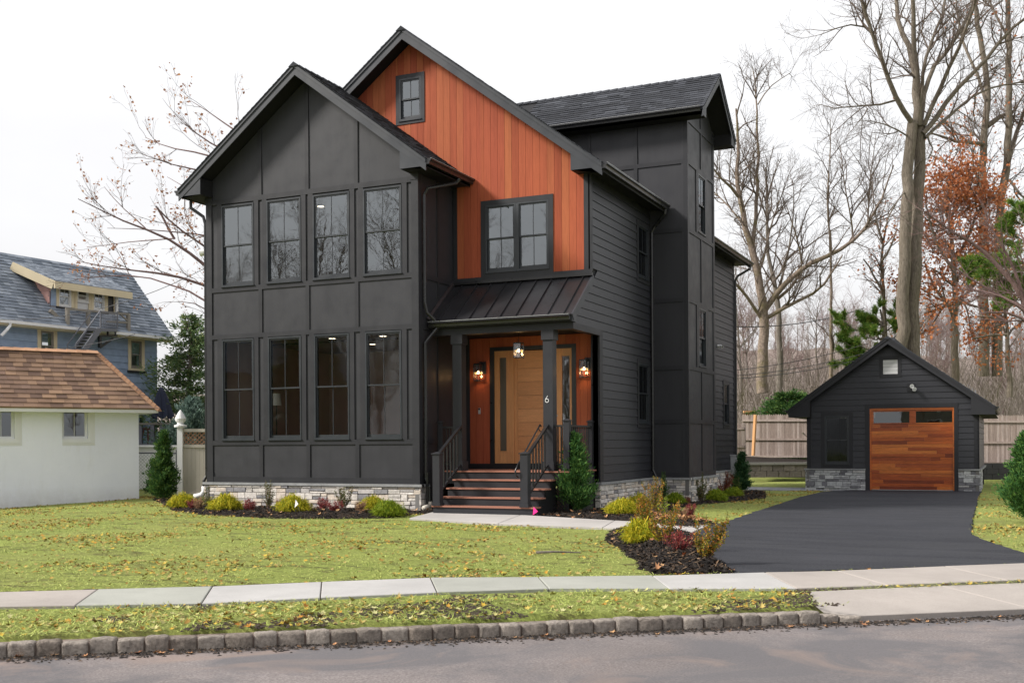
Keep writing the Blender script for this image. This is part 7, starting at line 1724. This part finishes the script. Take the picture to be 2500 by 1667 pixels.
# ------------------------------------------------------------------ far wooded hill, back woods and brush
hs = np.linspace(-150, 150, 50); hd = np.linspace(56, 260, 24); HX, HD = np.meshgrid(hs, hd)
hz = G0 - .3 + 17.5 * (1 / (1 + np.exp(-(HD - 120) / 22))) * (.55 + .45 / (1 + np.exp(-(HX - 8) / 14))) * (1 + .12 * np.sin(HX * .07) + .05 * np.sin(HX * .31)) + .6 * np.sin(HX * .5 + HD * .3) * (HD > 70)
WX_ = CAM[0] + RIGHT.x * HX + FWD.x * HD; WY_ = CAM[1] + RIGHT.y * HX + FWD.y * HD
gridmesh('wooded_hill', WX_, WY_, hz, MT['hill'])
# three small bare trees to copy
def proto(seed, h, bark, twigm, cfgd, spread=.3):
    g = np.random.default_rng(seed); c = dict(CFG); c.update(cfgd); out = {i: [] for i in range(6)}
    tr_ = smooth([(0, 0, -.5), (g.normal(0, .1), 0, h * .35), (g.normal(0, .35), g.normal(0, .3), h * .7), (g.normal(0, .6), g.normal(0, .6), h)], 9, .05, g); R = np.linspace(h * .014, h * .002, 9)
    wood = [(tr_, R)]
    for k in range(int(6 + g.integers(0, 5))):
        i = g.integers(3, 8); a = g.uniform(0, 6.28); L_ = h * g.uniform(.2, .42); P = tr_[i]; e = P + np.array([math.cos(a) * L_ * spread * 1.4, math.sin(a) * L_ * spread * 1.4, L_ * .8]); m_ = (P + e) / 2 + [math.cos(a) * L_ * .12, math.sin(a) * L_ * .12, -.05 * L_]
        wood.append((smooth([P, m_, e], 7, .05, g), np.linspace(R[i] * .6, .008, 7)))
    for P, r in wood: sprout(P, r, 0, 2, out, g, c, .2)
    V, F = tubes(wood, 5); V2, F2 = tubes(out[1] + out[2] + out[3]); return V, F, V2, F2
PR = [proto(60 + k, 11, None, None, dict(dens=[3.0, 4.6, 0], len=[2.2, 1.0, .4], rad=[.022, .011, .01], tip=.006)) for k in range(4)]
def meshof(n, V, F, mat):
    o = npmesh(n, V, F, MT[mat]); me = o.data; bpy.data.objects.remove(o); return me
PM = [(meshof('trunk', p[0], p[1], ['bark_haze', 'bark_oak', 'bark_pale', 'bark_haze'][k]), meshof('twigs', p[2], p[3], ['twighaze', 'twig', 'twighaze', 'twigred'][k])) for k, p in enumerate(PR)]
def back_tree(k, p, s, rz, label, group):
    t = thing('bare_tree', label, 'tree', p, group); t.rotation_euler = (0, 0, rz); t.scale = (s, s, s)
    for nme, me in zip(('trunk', 'twigs'), PM[k]): 
        o = bpy.data.objects.new(nme, me); COL.objects.link(o); o.parent = t
        if nme == 'twigs': o['kind'] = 'stuff'
def bp(px, D, z=G0): d = ray(px, CAM_H0); p = CAM + D * d; return (p[0], p[1], z)
def hillz(D, X=0): return G0 - .3 + 17.5 / (1 + math.exp(-(D - 120) / 22)) * (.55 + .45 / (1 + math.exp(-(X - 8) / 14)))
for i in range(42):
    D = RND.uniform(57, 110); px = RND.uniform(1780, 2560); X = (px - 1250) / CAM_F * D
    back_tree(RND.randrange(4), bp(px, D, hillz(D, X)), RND.uniform(.38, .62) if i % 5 else RND.uniform(.75, 1.0), RND.uniform(0, 6), 'thin bare tree in the brown woods beyond the fences', 'bare trees in the woods behind')
for i in range(60):
    D = RND.uniform(95, 170); px = RND.uniform(1780, 2560); X = (px - 1250) / CAM_F * D
    back_tree(RND.randrange(4), bp(px, D, hillz(D, X)), RND.uniform(.4, .7), RND.uniform(0, 6), 'small distant bare tree on the wooded hillside', 'distant bare trees on the hill')
# brush: a haze of thin upright stems, uncountable
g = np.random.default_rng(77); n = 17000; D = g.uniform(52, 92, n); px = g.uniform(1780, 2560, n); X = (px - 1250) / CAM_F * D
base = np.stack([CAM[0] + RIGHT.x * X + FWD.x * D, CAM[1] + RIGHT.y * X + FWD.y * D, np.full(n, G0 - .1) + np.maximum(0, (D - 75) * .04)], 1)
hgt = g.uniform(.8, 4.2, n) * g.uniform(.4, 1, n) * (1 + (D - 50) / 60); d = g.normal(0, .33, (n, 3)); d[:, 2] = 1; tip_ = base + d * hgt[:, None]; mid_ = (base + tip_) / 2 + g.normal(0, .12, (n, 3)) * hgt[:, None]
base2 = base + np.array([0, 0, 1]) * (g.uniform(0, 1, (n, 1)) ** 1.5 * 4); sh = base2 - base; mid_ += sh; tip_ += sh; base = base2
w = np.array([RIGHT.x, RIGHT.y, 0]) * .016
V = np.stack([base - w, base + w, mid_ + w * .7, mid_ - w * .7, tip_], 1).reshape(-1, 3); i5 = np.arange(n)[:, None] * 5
F = np.concatenate([i5 + [0, 1, 2, 3]]); npmesh('brush_low', V, F, MT['twighaze'], None, 'stuff')
F3 = i5 + [3, 2, 4]; npmesh('brush', V, F3, MT['twighaze'], None, 'stuff')
# trees across the street and behind the camera (reflected in the windows)
for i in range(16):
    s_ = -42 + i * 5.6 + RND.uniform(-1.5, 1.5); n2 = -RND.uniform(15, 26); p = kp(s_, n2); back_tree(RND.randrange(4), (p[0], p[1], ZST), RND.uniform(.9, 1.25), RND.uniform(0, 6), 'bare street tree across the road behind the viewer', 'bare trees across the road')
for i in range(30):
    x = RND.uniform(-52, -14); y = RND.uniform(-62, -24)
    back_tree(RND.randrange(4), (x, y, ZST), RND.uniform(.9, 1.35), RND.uniform(0, 6), 'bare tree in the yards down the street, mirrored in the windows', 'bare trees down the street')
for k, (x, y, h_) in enumerate(((-19, -22, 7), (-24, -30, 9), (-15, -29, 6), (-31, -24, 8), (-28, -38, 9), (-20, -42, 7.5), (-38, -33, 9), (-12, -38, 6))):
    cone_tree('spruce_tree', ['dark spruce nearest the corner down the street', 'tall spruce down the street', 'short spruce down the street', 'broad spruce far left down the street', 'tall spruce behind the others down the street', 'spruce between two yards down the street', 'furthest tall spruce down the street', 'small spruce at the end of the road'][k] + ' mirrored in the glass', (x, y, ZST), h_, h_ * .24, 400 + k, 'arbdark', 2600, .42, nb=90, ragged=.25, upb=-.1)
for k, (x, y, w_, h_) in enumerate(((-30, -27, 8, 4.6), (-38, -47, 9, 5.4), (8, -46, 10, 5.2))):
    t = thing('neighbour_house', ['tan gabled house down the street', 'brown gabled house far down the street', 'grey gabled house across the road'][k] + ' mirrored in the windows', 'house', (x, y, ZST))
    mb = MB(); mb.box(x - w_ / 2, x + w_ / 2, y - 5, y + 5, ZST, h_); mb.build('wall', MT[['mauve', 'redwood2', 'weathered'][k]], t)
    mb = MB(); mb.hexa([(x - w_ / 2 - .4, y - 5.4, h_), (x + w_ / 2 + .4, y - 5.4, h_), (x, y - 5.4, h_ + w_ * .42)], [(x - w_ / 2 - .4, y + 5.4, h_), (x + w_ / 2 + .4, y + 5.4, h_), (x, y + 5.4, h_ + w_ * .42)]); mb.build('roof', MT['blueshingle'], t)
    for sx in (-.25, .25):
        for zz in (1.2, 3.4):
            mb = MB(); mb.box(x + sx * w_ - .5, x + sx * w_ + .5, y + 5.0, y + 5.05, zz, zz + 1.3); mb.build('window', MT['white'], t)
            mb = MB(); mb.box(x + sx * w_ - .42, x + sx * w_ + .42, y + 5.051, y + 5.06, zz + .08, zz + 1.22); mb.build('pane', MT['darkglass'], t)
# ------------------------------------------------------------------ shrubs
def s_mound(label, p, r, h, seed, mat, n=1500):
    g = np.random.default_rng(seed); p = np.array(p); t = thing('cypress_shrub', label, 'shrub', p); a = g.uniform(0, 2 * np.pi, n); q = g.uniform(0, 1, n) ** .6
    R = r * q * g.uniform(.8, 1.15, n); H_ = h * np.sqrt(np.maximum(0, 1 - (q * .9) ** 2)) * g.uniform(.75, 1.15, n)
    c = np.stack([np.cos(a) * R * .45, np.sin(a) * R * .45, H_ * .72], 1); m_ = np.stack([np.cos(a) * R * .85, np.sin(a) * R * .85, H_], 1); e = np.stack([np.cos(a) * R * 1.12, np.sin(a) * R * 1.12, H_ * .62 - .02], 1)
    cl = g.normal(0, 1, (60, 3)) * .045; ci = g.integers(0, 60, n)
    for arr in (c, m_, e): arr += g.normal(0, .022, arr.shape) + cl[ci] * np.array([1, 1, .8]); arr[:, 2] = np.maximum(arr[:, 2], .01)
    w = .0048; s = np.stack([-np.sin(a), np.cos(a), np.zeros(n)], 1) * w
    V = np.stack([c - s, c + s, m_ + s, m_ - s, e], 1).reshape(-1, 3) + p; i5 = np.arange(n)[:, None] * 5
    quads = i5 + [0, 1, 2, 3]; tri = np.concatenate([i5 + [3, 2, 4]]); q4 = np.concatenate([quads, np.concatenate([tri, tri[:, 2:3]], 1)])
    # side threads
    k = n * 5; idx = g.integers(0, n, k); tt = g.uniform(.2, 1, (k, 1)); B = m_[idx] * (1 - tt) + e[idx] * tt; dd_ = g.normal(0, 1, (k, 3)) * .6 + np.stack([np.cos(a[idx]), np.sin(a[idx]), np.full(k, -.35)], 1); dd_ /= np.linalg.norm(dd_, axis=1, keepdims=True)
    ss_ = np.cross(dd_, g.normal(size=(k, 3))); ss_ /= np.linalg.norm(ss_, axis=1, keepdims=True); L_ = g.uniform(.035, .10, (k, 1)); B = B + p
    V2 = np.stack([B - ss_ * .004, B + ss_ * .004, B + dd_ * L_], 1).reshape(-1, 3)
    base_n = len(V); F2 = np.arange(len(V2)).reshape(-1, 3)
    npmesh('foliage', V, quads, MT[mat], t, 'stuff'); npmesh('thread_foliage', np.concatenate([V2, V]), np.concatenate([F2, i5 + [3 + len(V2), 2 + len(V2), 4 + len(V2)]]), MT[mat], t, 'stuff')
def s_upright(label, p, r, h, seed, mat, nst=26, nl=1900, leaf=.030, name='upright_shrub', lean=.25):
    g = np.random.default_rng(seed); p = np.array(p); t = thing(name, label, 'shrub', p); paths = []; L_ = []
    for i in range(nst):
        a = g.uniform(0, 6.283); q = g.uniform(0, 1) ** .8; hh = h * g.uniform(.38, 1.18) * (1 - .15 * q); e = np.array([math.cos(a) * r * q, math.sin(a) * r * q, hh]); m_ = e * .5 + np.array([math.cos(a), math.sin(a), 0]) * r * .12
        P = np.array([[math.cos(a) * .03, math.sin(a) * .03, 0], m_ * .6, m_ * 1.2, e]) + p; paths.append((P, np.array([.006, .005, .004, .002])))
        k = int(nl / nst * hh / h * 1.2); tt = g.uniform(.12, 1.0, k) ** .85 * 3; ii = np.minimum(tt.astype(int), 2); ff = (tt - ii)[:, None]; L_.append(P[ii] * (1 - ff) + P[ii + 1] * ff + g.normal(0, .013, (k, 3)))
    V, F = tubes(paths, 3); npmesh('stems', V, F, MT['twigred'], t, 'stuff'); Q = np.concatenate(L_); V, F = leafquads(Q, leaf, g, up=.6, aspect=.6); npmesh('leaves', V, F, MT[mat], t, 'stuff')
def G1(x, y): return gpx(x * 1.063, y * 1.063)
def bz_(p):
    for poly, f in BEDS:
        if inpoly(np.array([[p[0], p[1]]]), poly)[0]: return np.array([p[0], p[1], f(p[0], p[1])])
    return p
B_ = lambda x, y: bz_(G1(x, y))
MND = [('golden thread cypress mound, leftmost of the front bed', 420, 1168, .30, .27, 'yellow'), ('golden thread cypress mound second from the left in the front bed', 517, 1176, .36, .33, 'yellow'), ('large golden thread cypress mound with a white tag in the middle of the front bed', 672, 1180, .36, .34, 'yellow'),
       ('greener thread cypress mound at the right end of the front bed', 892, 1186, .32, .28, 'lime'), ('yellow tipped thread cypress behind the right end of the front bed', 855, 1176, .24, .26, 'yellow'),
       ('wide golden mound before the stone corner by the walk', 1428, 1186, .30, .28, 'yellow'), ('golden mound just behind the wide one by the stone corner', 1466, 1176, .20, .28, 'yellow'), ('lime green mound in front of the tower stone base', 1551, 1160, .19, .20, 'lime'),
       ('lime green mound near the rear bed, left of two', 1645, 1152, .23, .24, 'lime'), ('lime green mound near the rear bed, right of two', 1684, 1144, .23, .20, 'lime'), ('small bright yellow mound in the island bed by the driveway', 1474, 1258, .21, .26, 'yellow')]
for i, (lab, x, y, r, h, mt_) in enumerate(MND): s_mound(lab, B_(x, y), r * .80, h * .84, 100 + i, mt_)
UPR = [('olive upright shrub in front of the left drain elbow', 477, 1165, .22, .42, 'olive'), ('olive upright shrub before the stone between two golden mounds', 617, 1172, .22, .62, 'olive'), ('olive upright shrub near the right side of the front bed', 790, 1174, .26, .48, 'olive'),
       ('green upright shrub against the stone corner by the arborvitae', 1424, 1158, .27, .38, 'greenup'), ('tall red tipped shrub against the side foundation', 1458, 1150, .30, .58, 'redbrown'), ('tall orange and green shrub in front of the downspout', 1500, 1182, .36, .74, 'orangeup'),
       ('dark green upright shrub in front of the stair tower', 1523, 1158, .22, .68, 'greenup'), ('olive upright shrub at the tower corner', 1612, 1152, .30, .66, 'olive'), ('reddish shrub against the rear foundation', 1662, 1136, .34, .56, 'redbrown'), ('green shrub left of the small dark arborvitae', 1690, 1132, .22, .42, 'greenup'),
       ('tall orange tipped shrub at the back of the island bed', 1484, 1228, .22, .48, 'orangeup'), ('broad orange and green shrub in the middle of the island bed', 1525, 1268, .30, .62, 'orangeup'), ('orange tipped shrub at the driveway corner of the island bed', 1620, 1298, .32, .52, 'orangeup')]
for i, (lab, x, y, r, h, mt_) in enumerate(UPR): s_upright(lab, B_(x, y), r * .85, h * .95, 200 + i, mt_, nst=21 if i > 2 else 15, nl=2300 if i > 2 else 1100, leaf=.030)
RED = [('small dark red barberry left of the drain elbow', 442, 1172, .17, .24, 'red'), ('red barberry between the first two olive shrubs', 573, 1178, .24, .27, 'red'), ('red barberry with a pink tag in the front bed', 742, 1174, .22, .30, 'red'), ('low red barberry right of the pink tag', 770, 1180, .26, .24, 'red'),
       ('tan dried shrub beside the leftmost golden mound', 458, 1174, .18, .26, 'tan'), ('tan dried tuft left of the tagged golden mound', 641, 1176, .12, .24, 'tan'), ('tan dried tuft left of the greener mound', 828, 1180, .16, .24, 'tan'),
       ('small red barberry behind the wide golden mound', 1438, 1166, .14, .22, 'red'), ('pinkish red barberry in the island bed', 1560, 1285, .26, .26, 'red'), ('small red barberry in the grass by the driveway', 1584, 1186, .20, .26, 'red'), ('brown dried shrub beside the lime mound at the tower', 1578, 1158, .16, .18, 'redbrown'), ('tan dried shrub next to the grass barberry', 1562, 1190, .20, .20, 'tan')]
for i, (lab, x, y, r, h, mt_) in enumerate(RED): s_upright(lab, B_(x, y), r * .8, h * .85, 300 + i, mt_, nst=30, nl=1300, leaf=.024, name='barberry_shrub')
s_upright('thin young shrub with lime leaves at the lawn edge of the bed', B_(1530, 1190), .22, .36, 340, 'lime', nst=9, nl=260)
# ------------------------------------------------------------------ ground litter
OB = [drv_pts, walk_poly, [tuple(p) for p in bota] + [tuple(p) for p in topa[::-1]], bedA, bedB, bedC, apron_poly, [(-5.6, 0), (3.2, 0), (3.2, 14.5), (-5.6, 14.5)], [(5.0, 15.6), (10.4, 15.6), (10.4, 22), (5, 22)], [tuple(WS.p(u_, 0, w_)[:2]) for u_, w_ in ((-9, .0), (0, 0), (0, -7), (-9, -7))], [(.55, -.7), (2.95, -.7), (2.95, .6), (.55, .6)], [(4.1, 5.5), (3, 5.5), (3, 8.3), (4.1, 8.3)]]
def scatter(n, box, g, keepout=OB, margin=0.0, dens=None):
    P = np.stack([g.uniform(box[0], box[1], n), g.uniform(box[2], box[3], n)], 1); ok = np.ones(n, bool)
    sn = (P - np.array([K0.x, K0.y])); S1 = sn @ np.array([KU.x, KU.y]); N1 = sn @ np.array([KN.x, KN.y]); ok &= N1 > .12
    for poly in keepout: ok &= ~inpoly(P, poly)
    v = P - CAM[:2]; dep = v @ np.array([FWD.x, FWD.y]); lat = v @ np.array([RIGHT.x, RIGHT.y]); ok &= (dep > 5) & (np.abs(lat) < dep * .50)
    return P[ok], N1[ok], dep[ok]
def zarr(P): return G0 - .0079 * np.clip(P[:, 1] - 2, 0, 14) + .006 * np.sin(P[:, 0] * 2.1 + P[:, 1]) * np.sin(P[:, 1] * 1.7 - P[:, 0]) - .012 - dip(P[:, 0], P[:, 1])
def vnoise(P, f, seed):
    r = np.random.default_rng(seed); s = np.zeros(len(P))
    for k in range(6): a = r.uniform(0, 6.28); w = f * r.uniform(.6, 2.2); s += np.sin(P[:, 0] * math.cos(a) * w + P[:, 1] * math.sin(a) * w + r.uniform(0, 6.28))
    return s / 6
def strands(name, P, g, length, width, mat, lift=.02, arc=.02):
    n = len(P); a = g.uniform(0, 2 * np.pi, n) * .55 + g.choice([0, np.pi], n) + .3; L_ = length * g.uniform(.5, 1.5, n); d = np.stack([np.cos(a), np.sin(a), g.normal(0, .06, n)], 1); s = np.stack([-np.sin(a), np.cos(a), np.zeros(n)], 1) * (width * g.uniform(.6, 1.4, (n, 1)))
    z = zarr(P) + g.uniform(0, lift, n); B = np.column_stack([P, z]); m_ = B + d * (L_ * .5)[:, None] + np.array([0, 0, 1]) * (arc * g.uniform(0, 1, (n, 1))) + s * g.normal(0, 3, (n, 1)); e = B + d * L_[:, None]; e[:, 2] = zarr(e[:, :2]) + g.uniform(0, lift, n)
    V = np.stack([B - s, B + s, m_ + s, m_ - s, e], 1).reshape(-1, 3); i5 = np.arange(n)[:, None] * 5
    F = np.concatenate([np.concatenate([i5 + [0, 1, 2], i5 + [0, 2, 3]]), i5 + [3, 2, 4]]); return npmesh(name, V, F, MT[mat], None, 'stuff')
g = np.random.default_rng(91)
P, N1, dep = scatter(420000, (-12, 12.5, -15, 15), g); v_ = vnoise(P, 2.2, 4); k_ = (g.uniform(0, 1, len(P)) < np.clip(.65 + v_ * .9, .08, 1) * np.clip(13 / dep, .25, 1)) ; strands('lawn_straw', P[k_], g, .085, .0022, 'straw', .022, .016)
P, N1, dep = scatter(52000, (0, 12, -15, -6), g); k_ = (N1 < 1.5) & (vnoise(P, 1.3, 41) + .5 * vnoise(P, 4.5, 42) > -.22); strands('verge_straw', P[k_], g, .10, .0018, 'straw', .03, .03)
P, N1, dep = scatter(30000, (-12, 12.5, -15, 15), g); k_ = (vnoise(P, 1.6, 9) > .28) | ((N1 < .3) & (vnoise(P, 1.1, 5) > .1)); P = P[k_]; n = len(P)
B = np.column_stack([P, zarr(P)]); d = g.normal(0, .35, (n, 3)); d[:, 2] = 1; s = np.cross(d, g.normal(size=(n, 3))); s /= np.linalg.norm(s, axis=1, keepdims=True); s *= .0022
V = np.stack([B - s, B + s, B + d * g.uniform(.02, .06, (n, 1))], 1).reshape(-1, 3); npmesh('grass_blades', V, np.arange(len(V)).reshape(-1, 3), MT['grass'], None, 'stuff')
m = Mat('verge_leaves_material'); m.col(m.ramp(m.both(), [(0, (.20, .15, .05)), (.35, (.40, .38, .14)), (.7, (.44, .42, .20)), (.92, (.50, .36, .06)), (1, (.22, .09, .03))])).rough(.8); MT['vleaf'] = m.m
def leaves(name, P, z, g, size, mat):
    n = len(P); a = g.uniform(0, 6.283, n); S_ = size * g.uniform(.6, 1.35, n)
    ang = np.radians([-90, -40, -18, 12, 35, 62, 90, 118, 145, 168, 198, 220]); rad = np.array([.35, .50, .95, .50, 1.0, .55, 1.15, .55, 1.0, .50, .95, .50])
    cu = g.uniform(.1, .75, n); tilt = g.normal(0, .28, (n, 2)); X = rad[None] * np.cos(ang)[None] * S_[:, None] * .5; Y = rad[None] * np.sin(ang)[None] * S_[:, None] * .5
    Zl = cu[:, None] * (X ** 2 + Y ** 2 * .6) / S_[:, None] * 1.6 + np.abs(tilt[:, :1]) * S_[:, None] * .3 + tilt[:, :1] * X + tilt[:, 1:] * Y
    Xr = X * np.cos(a)[:, None] - Y * np.sin(a)[:, None]; Yr = X * np.sin(a)[:, None] + Y * np.cos(a)[:, None]
    rim = np.stack([P[:, :1] + Xr, P[:, 1:2] + Yr, z[:, None] + Zl], -1); cen = np.column_stack([P, z])[:, None]; V = np.concatenate([cen, rim], 1).reshape(-1, 3); i = np.arange(n)[:, None] * 13
    F = np.concatenate([i + [0, 1 + k, 1 + (k + 1) % 12] for k in range(12)]); return npmesh(name, V, F, MT[mat], None, 'stuff')
P, N1, dep = scatter(110000, (-12, 12.5, -15, 15), g); v_ = vnoise(P, 1.5, 22) + .9 * vnoise(P, 6, 23) * (vnoise(P, .7, 24) + .5); k_ = g.uniform(0, 1, len(P)) < np.clip(.20 + v_ * 1.5, .04, .97); P = P[k_]; leaves('fallen_leaves', P, zarr(P) + .012, g, .052, 'leaf')
P, N1, dep = scatter(7000, (0, 12, -15, -6), g); k_ = (N1 < 1.45) & (g.uniform(0, 1, len(P)) < .5 + vnoise(P, 2, 31)); P = P[k_]; leaves('verge_leaves', P, zarr(P) + .020, g, .056, 'vleaf')
for bi, (poly, f) in enumerate(BEDS):
    xs = [p[0] for p in poly]; ys = [p[1] for p in poly]; n = int((max(xs) - min(xs)) * (max(ys) - min(ys)) * (500 if bi < 2 else 900)); P = np.stack([g.uniform(min(xs), max(xs), n), g.uniform(min(ys), max(ys), n)], 1); P = P[inpoly(P, [tuple(q) for q in poly])]
    if bi == 1: P = P[~inpoly(P, OB[7])]
    P = P[:9000]; z = f(P[:, 0], P[:, 1]); n = len(P)
    a = g.uniform(0, 6.28, n); d = np.stack([np.cos(a), np.sin(a), g.normal(0, .35, n)], 1) * g.uniform(.015, .055, (n, 1)); s = np.stack([-np.sin(a), np.cos(a), g.normal(0, .4, n)], 1) * g.uniform(.003, .010, (n, 1)); C_ = np.column_stack([P, z + g.uniform(-.002, .02, n)])
    up_ = np.array([0, 0, .006]); V = np.stack([C_ - d - s, C_ + d - s, C_ + d + s, C_ - d + s, C_ + up_ + d * .3], 1).reshape(-1, 3); i = np.arange(n)[:, None] * 5
    npmesh('mulch_chips', V, np.concatenate([i + [0, 1, 4], i + [1, 2, 4], i + [2, 3, 4], i + [3, 0, 4]]), MT['chips'], None, 'stuff')
    m_ = g.uniform(0, 1, n) < (.025 if bi < 2 else .012); leaves('bed_leaves', P[m_], z[m_] + .015, g, .08, 'dryleaf')
q_ = g.uniform(-8, 10.5, 5200); w_ = -np.abs(g.normal(0, .11, 5200)); P = np.stack([K0.x + KU.x * q_ + KN.x * w_, K0.y + KU.y * q_ + KN.y * w_], 1)
a = g.uniform(0, 6.28, len(P)); d = np.stack([np.cos(a), np.sin(a), 0 * a], 1) * g.uniform(.004, .022, (len(P), 1)); s = np.stack([-np.sin(a), np.cos(a), 0 * a], 1) * g.uniform(.002, .008, (len(P), 1)); C_ = np.column_stack([P, np.full(len(P), ZST + .008)])
V = np.stack([C_ - d - s, C_ + d - s, C_ + d + s, C_ - d + s, C_ + np.array([0, 0, .008])], 1).reshape(-1, 3); i = np.arange(len(P))[:, None] * 5
npmesh('gutter_debris', V, np.concatenate([i + [0, 1, 4], i + [1, 2, 4], i + [2, 3, 4], i + [3, 0, 4]]), MT['chips'], None, 'stuff'); leaves('gutter_leaves', P[:70], np.full(70, ZST + .012), g, .06, 'dryleaf')
P, N1, dep = scatter(60000, (0, 12, -15, -6), g); k_ = (N1 < 1.5) & (vnoise(P, 1.3, 41) + .5 * vnoise(P, 4.5, 42) < -.20); P = P[k_]; n = len(P)
a = g.uniform(0, 6.28, n); d = np.stack([np.cos(a), np.sin(a), 0 * a], 1) * g.uniform(.006, .028, (n, 1)); s = np.stack([-np.sin(a), np.cos(a), 0 * a], 1) * g.uniform(.004, .016, (n, 1)); C_ = np.column_stack([P, zarr(P) + g.uniform(-.004, .010, n)])
V = np.stack([C_ - d - s, C_ + d - s, C_ + d + s, C_ - d + s, C_ + np.array([0, 0, .014])], 1).reshape(-1, 3); i = np.arange(n)[:, None] * 5
npmesh('soil_clods', V, np.concatenate([i + [0, 1, 4], i + [1, 2, 4], i + [2, 3, 4], i + [3, 0, 4]]), MT['soil'], None, 'stuff')
# a dry leaf drift on the right bed, twigs on the grass, small tags
P = np.stack([g.uniform(5.0, 6.4, 500), g.uniform(-1.3, .0, 500)], 1); P = P[inpoly(P, [tuple(q) for q in bedB])]; leaves('leaf_drift', P, BEDS[1][1](P[:, 0], P[:, 1]) + .02, g, .07, 'dryleaf')
def stick(px, py, L_, a, lab):
    p = gpx(px, py); t = thing('fallen_stick', lab, 'stick', p); q = p + [0, 0, .02]; mb = MB(); mb.tube([q, q + [math.cos(a) * L_ * .4, math.sin(a) * L_ * .4, .015], q + [math.cos(a + .25) * L_, math.sin(a + .25) * L_, .0]], [.018, .015, .008], 6); mb.build('stick', MT['bark_grey'], t)
stick(1310, 1352, .55, .1, 'grey fallen stick on the front lawn before the island bed')
def flag(px, py, lab, mat, up=.22, w=.07):
    p = bz_(gpx(px, py)); t = thing('marker_flag', lab, 'flag', p); mb = MB(); mb.tube([p + [.10, .0, 0], p + [0, 0, up]], .002, 4); mb.build('wire', MT['greymetal'], t)
    mb = MB(); q = p + [0, 0, up]; F0, F1, F2_, F3_ = q, q + [-.01, -.02, -.16], q + [w, -.01, -.09], q + [w * .3, .0, .0]; mb.add([F0, F1, F2_, F0 + [.001, .001, 0], F1 + [.001, .002, 0], F2_ + [.001, .002, 0]], [(0, 1, 2), (3, 5, 4)]); mb.build('flag_sheet', MT[mat], t)
m = Mat('pink_plastic'); m.col((.85, .02, .25)).rough(.4); MT['pinkflag'] = m.m
flag(1303, 1262, 'bright pink marker flag at the foot of the front steps', 'pinkflag', .20, .09); flag(752, 1252, 'pink plant tag in the front bed beside the red barberry', 'pinkflag', .16, .06); flag(722, 1258, 'white plant tag stuck in the middle golden mound', 'white', .26, .07)
# ------------------------------------------------------------------ overhead wires
MT['wire'] = m_paint('black_cable', (.03, .03, .032), .5, .05, False, 0)
def wire(lab, a, b, Da, Db, sag=.3, r=.014):
    p, q = np.array(atD(*a, Da)), np.array(atD(*b, Db)); t = thing('overhead_cable', lab, 'cable', (p + q) / 2); mb = MB(); pts = [p + (q - p) * k / 14 - np.array([0, 0, sag * 4 * (k / 14) * (1 - k / 14)]) for k in range(15)]; mb.tube(pts, r, 5); mb.build('cable', MT['wire'], t)
wire('upper slack cable crossing from the house towards the snapped tree', (1780, 797), (2110, 752), 47, 55, .3, .022)
wire('lowest of the dark cables sloping up behind the garage roof', (1780, 925), (2120, 872), 44, 44, .15)
wire('second dark cable sloping up behind the garage roof', (1780, 918), (2120, 860), 44.5, 44.5, .15)
wire('third dark cable above the other two behind the garage roof', (1780, 905), (2120, 838), 45, 45, .15)
wire('service cable running down to the fire escape on the blue house', (-40, 850), (330, 815), 36, 36, .25, .012)
wire('long cable crossing in front of the blue house dormer', (-40, 778), (500, 655), 33, 33, .5, .010)
# small grey roofed house in the far right woods
fh = thing('far_house', 'distant grey roofed house glimpsed right of the garage roof', 'house', bp(2370, 70)); zf0 = atD(2370, 975, 70)[2]; zf1 = atD(2370, 938, 70)[2]
c0_ = np.array(bp(2390, 70)); mb = MB(); Rr, Ff = np.array(RIGHT), np.array(FWD); 
def q3(a, b, z): v = c0_ + Rr * a + Ff * b; return (v[0], v[1], z)
mb.hexa([q3(-1.0, 0, G0), q3(.3, 0, G0), q3(.3, 6, G0), q3(-1.0, 6, G0)], [q3(-1.0, 0, zf0), q3(.3, 0, zf0), q3(.3, 6, zf0), q3(-1.0, 6, zf0)]); mb.build('wall', MT['mauve'], fh)
mb = MB(); mb.hexa([q3(-1.2, -.4, zf0), q3(-1.2, 6.4, zf0), q3(-1.2, 3, zf1 + .2)], [q3(.5, -.4, zf0), q3(.5, 6.4, zf0), q3(.5, 3, zf1 + .2)]); mb.build('roof', MT['blueshingle'], fh)
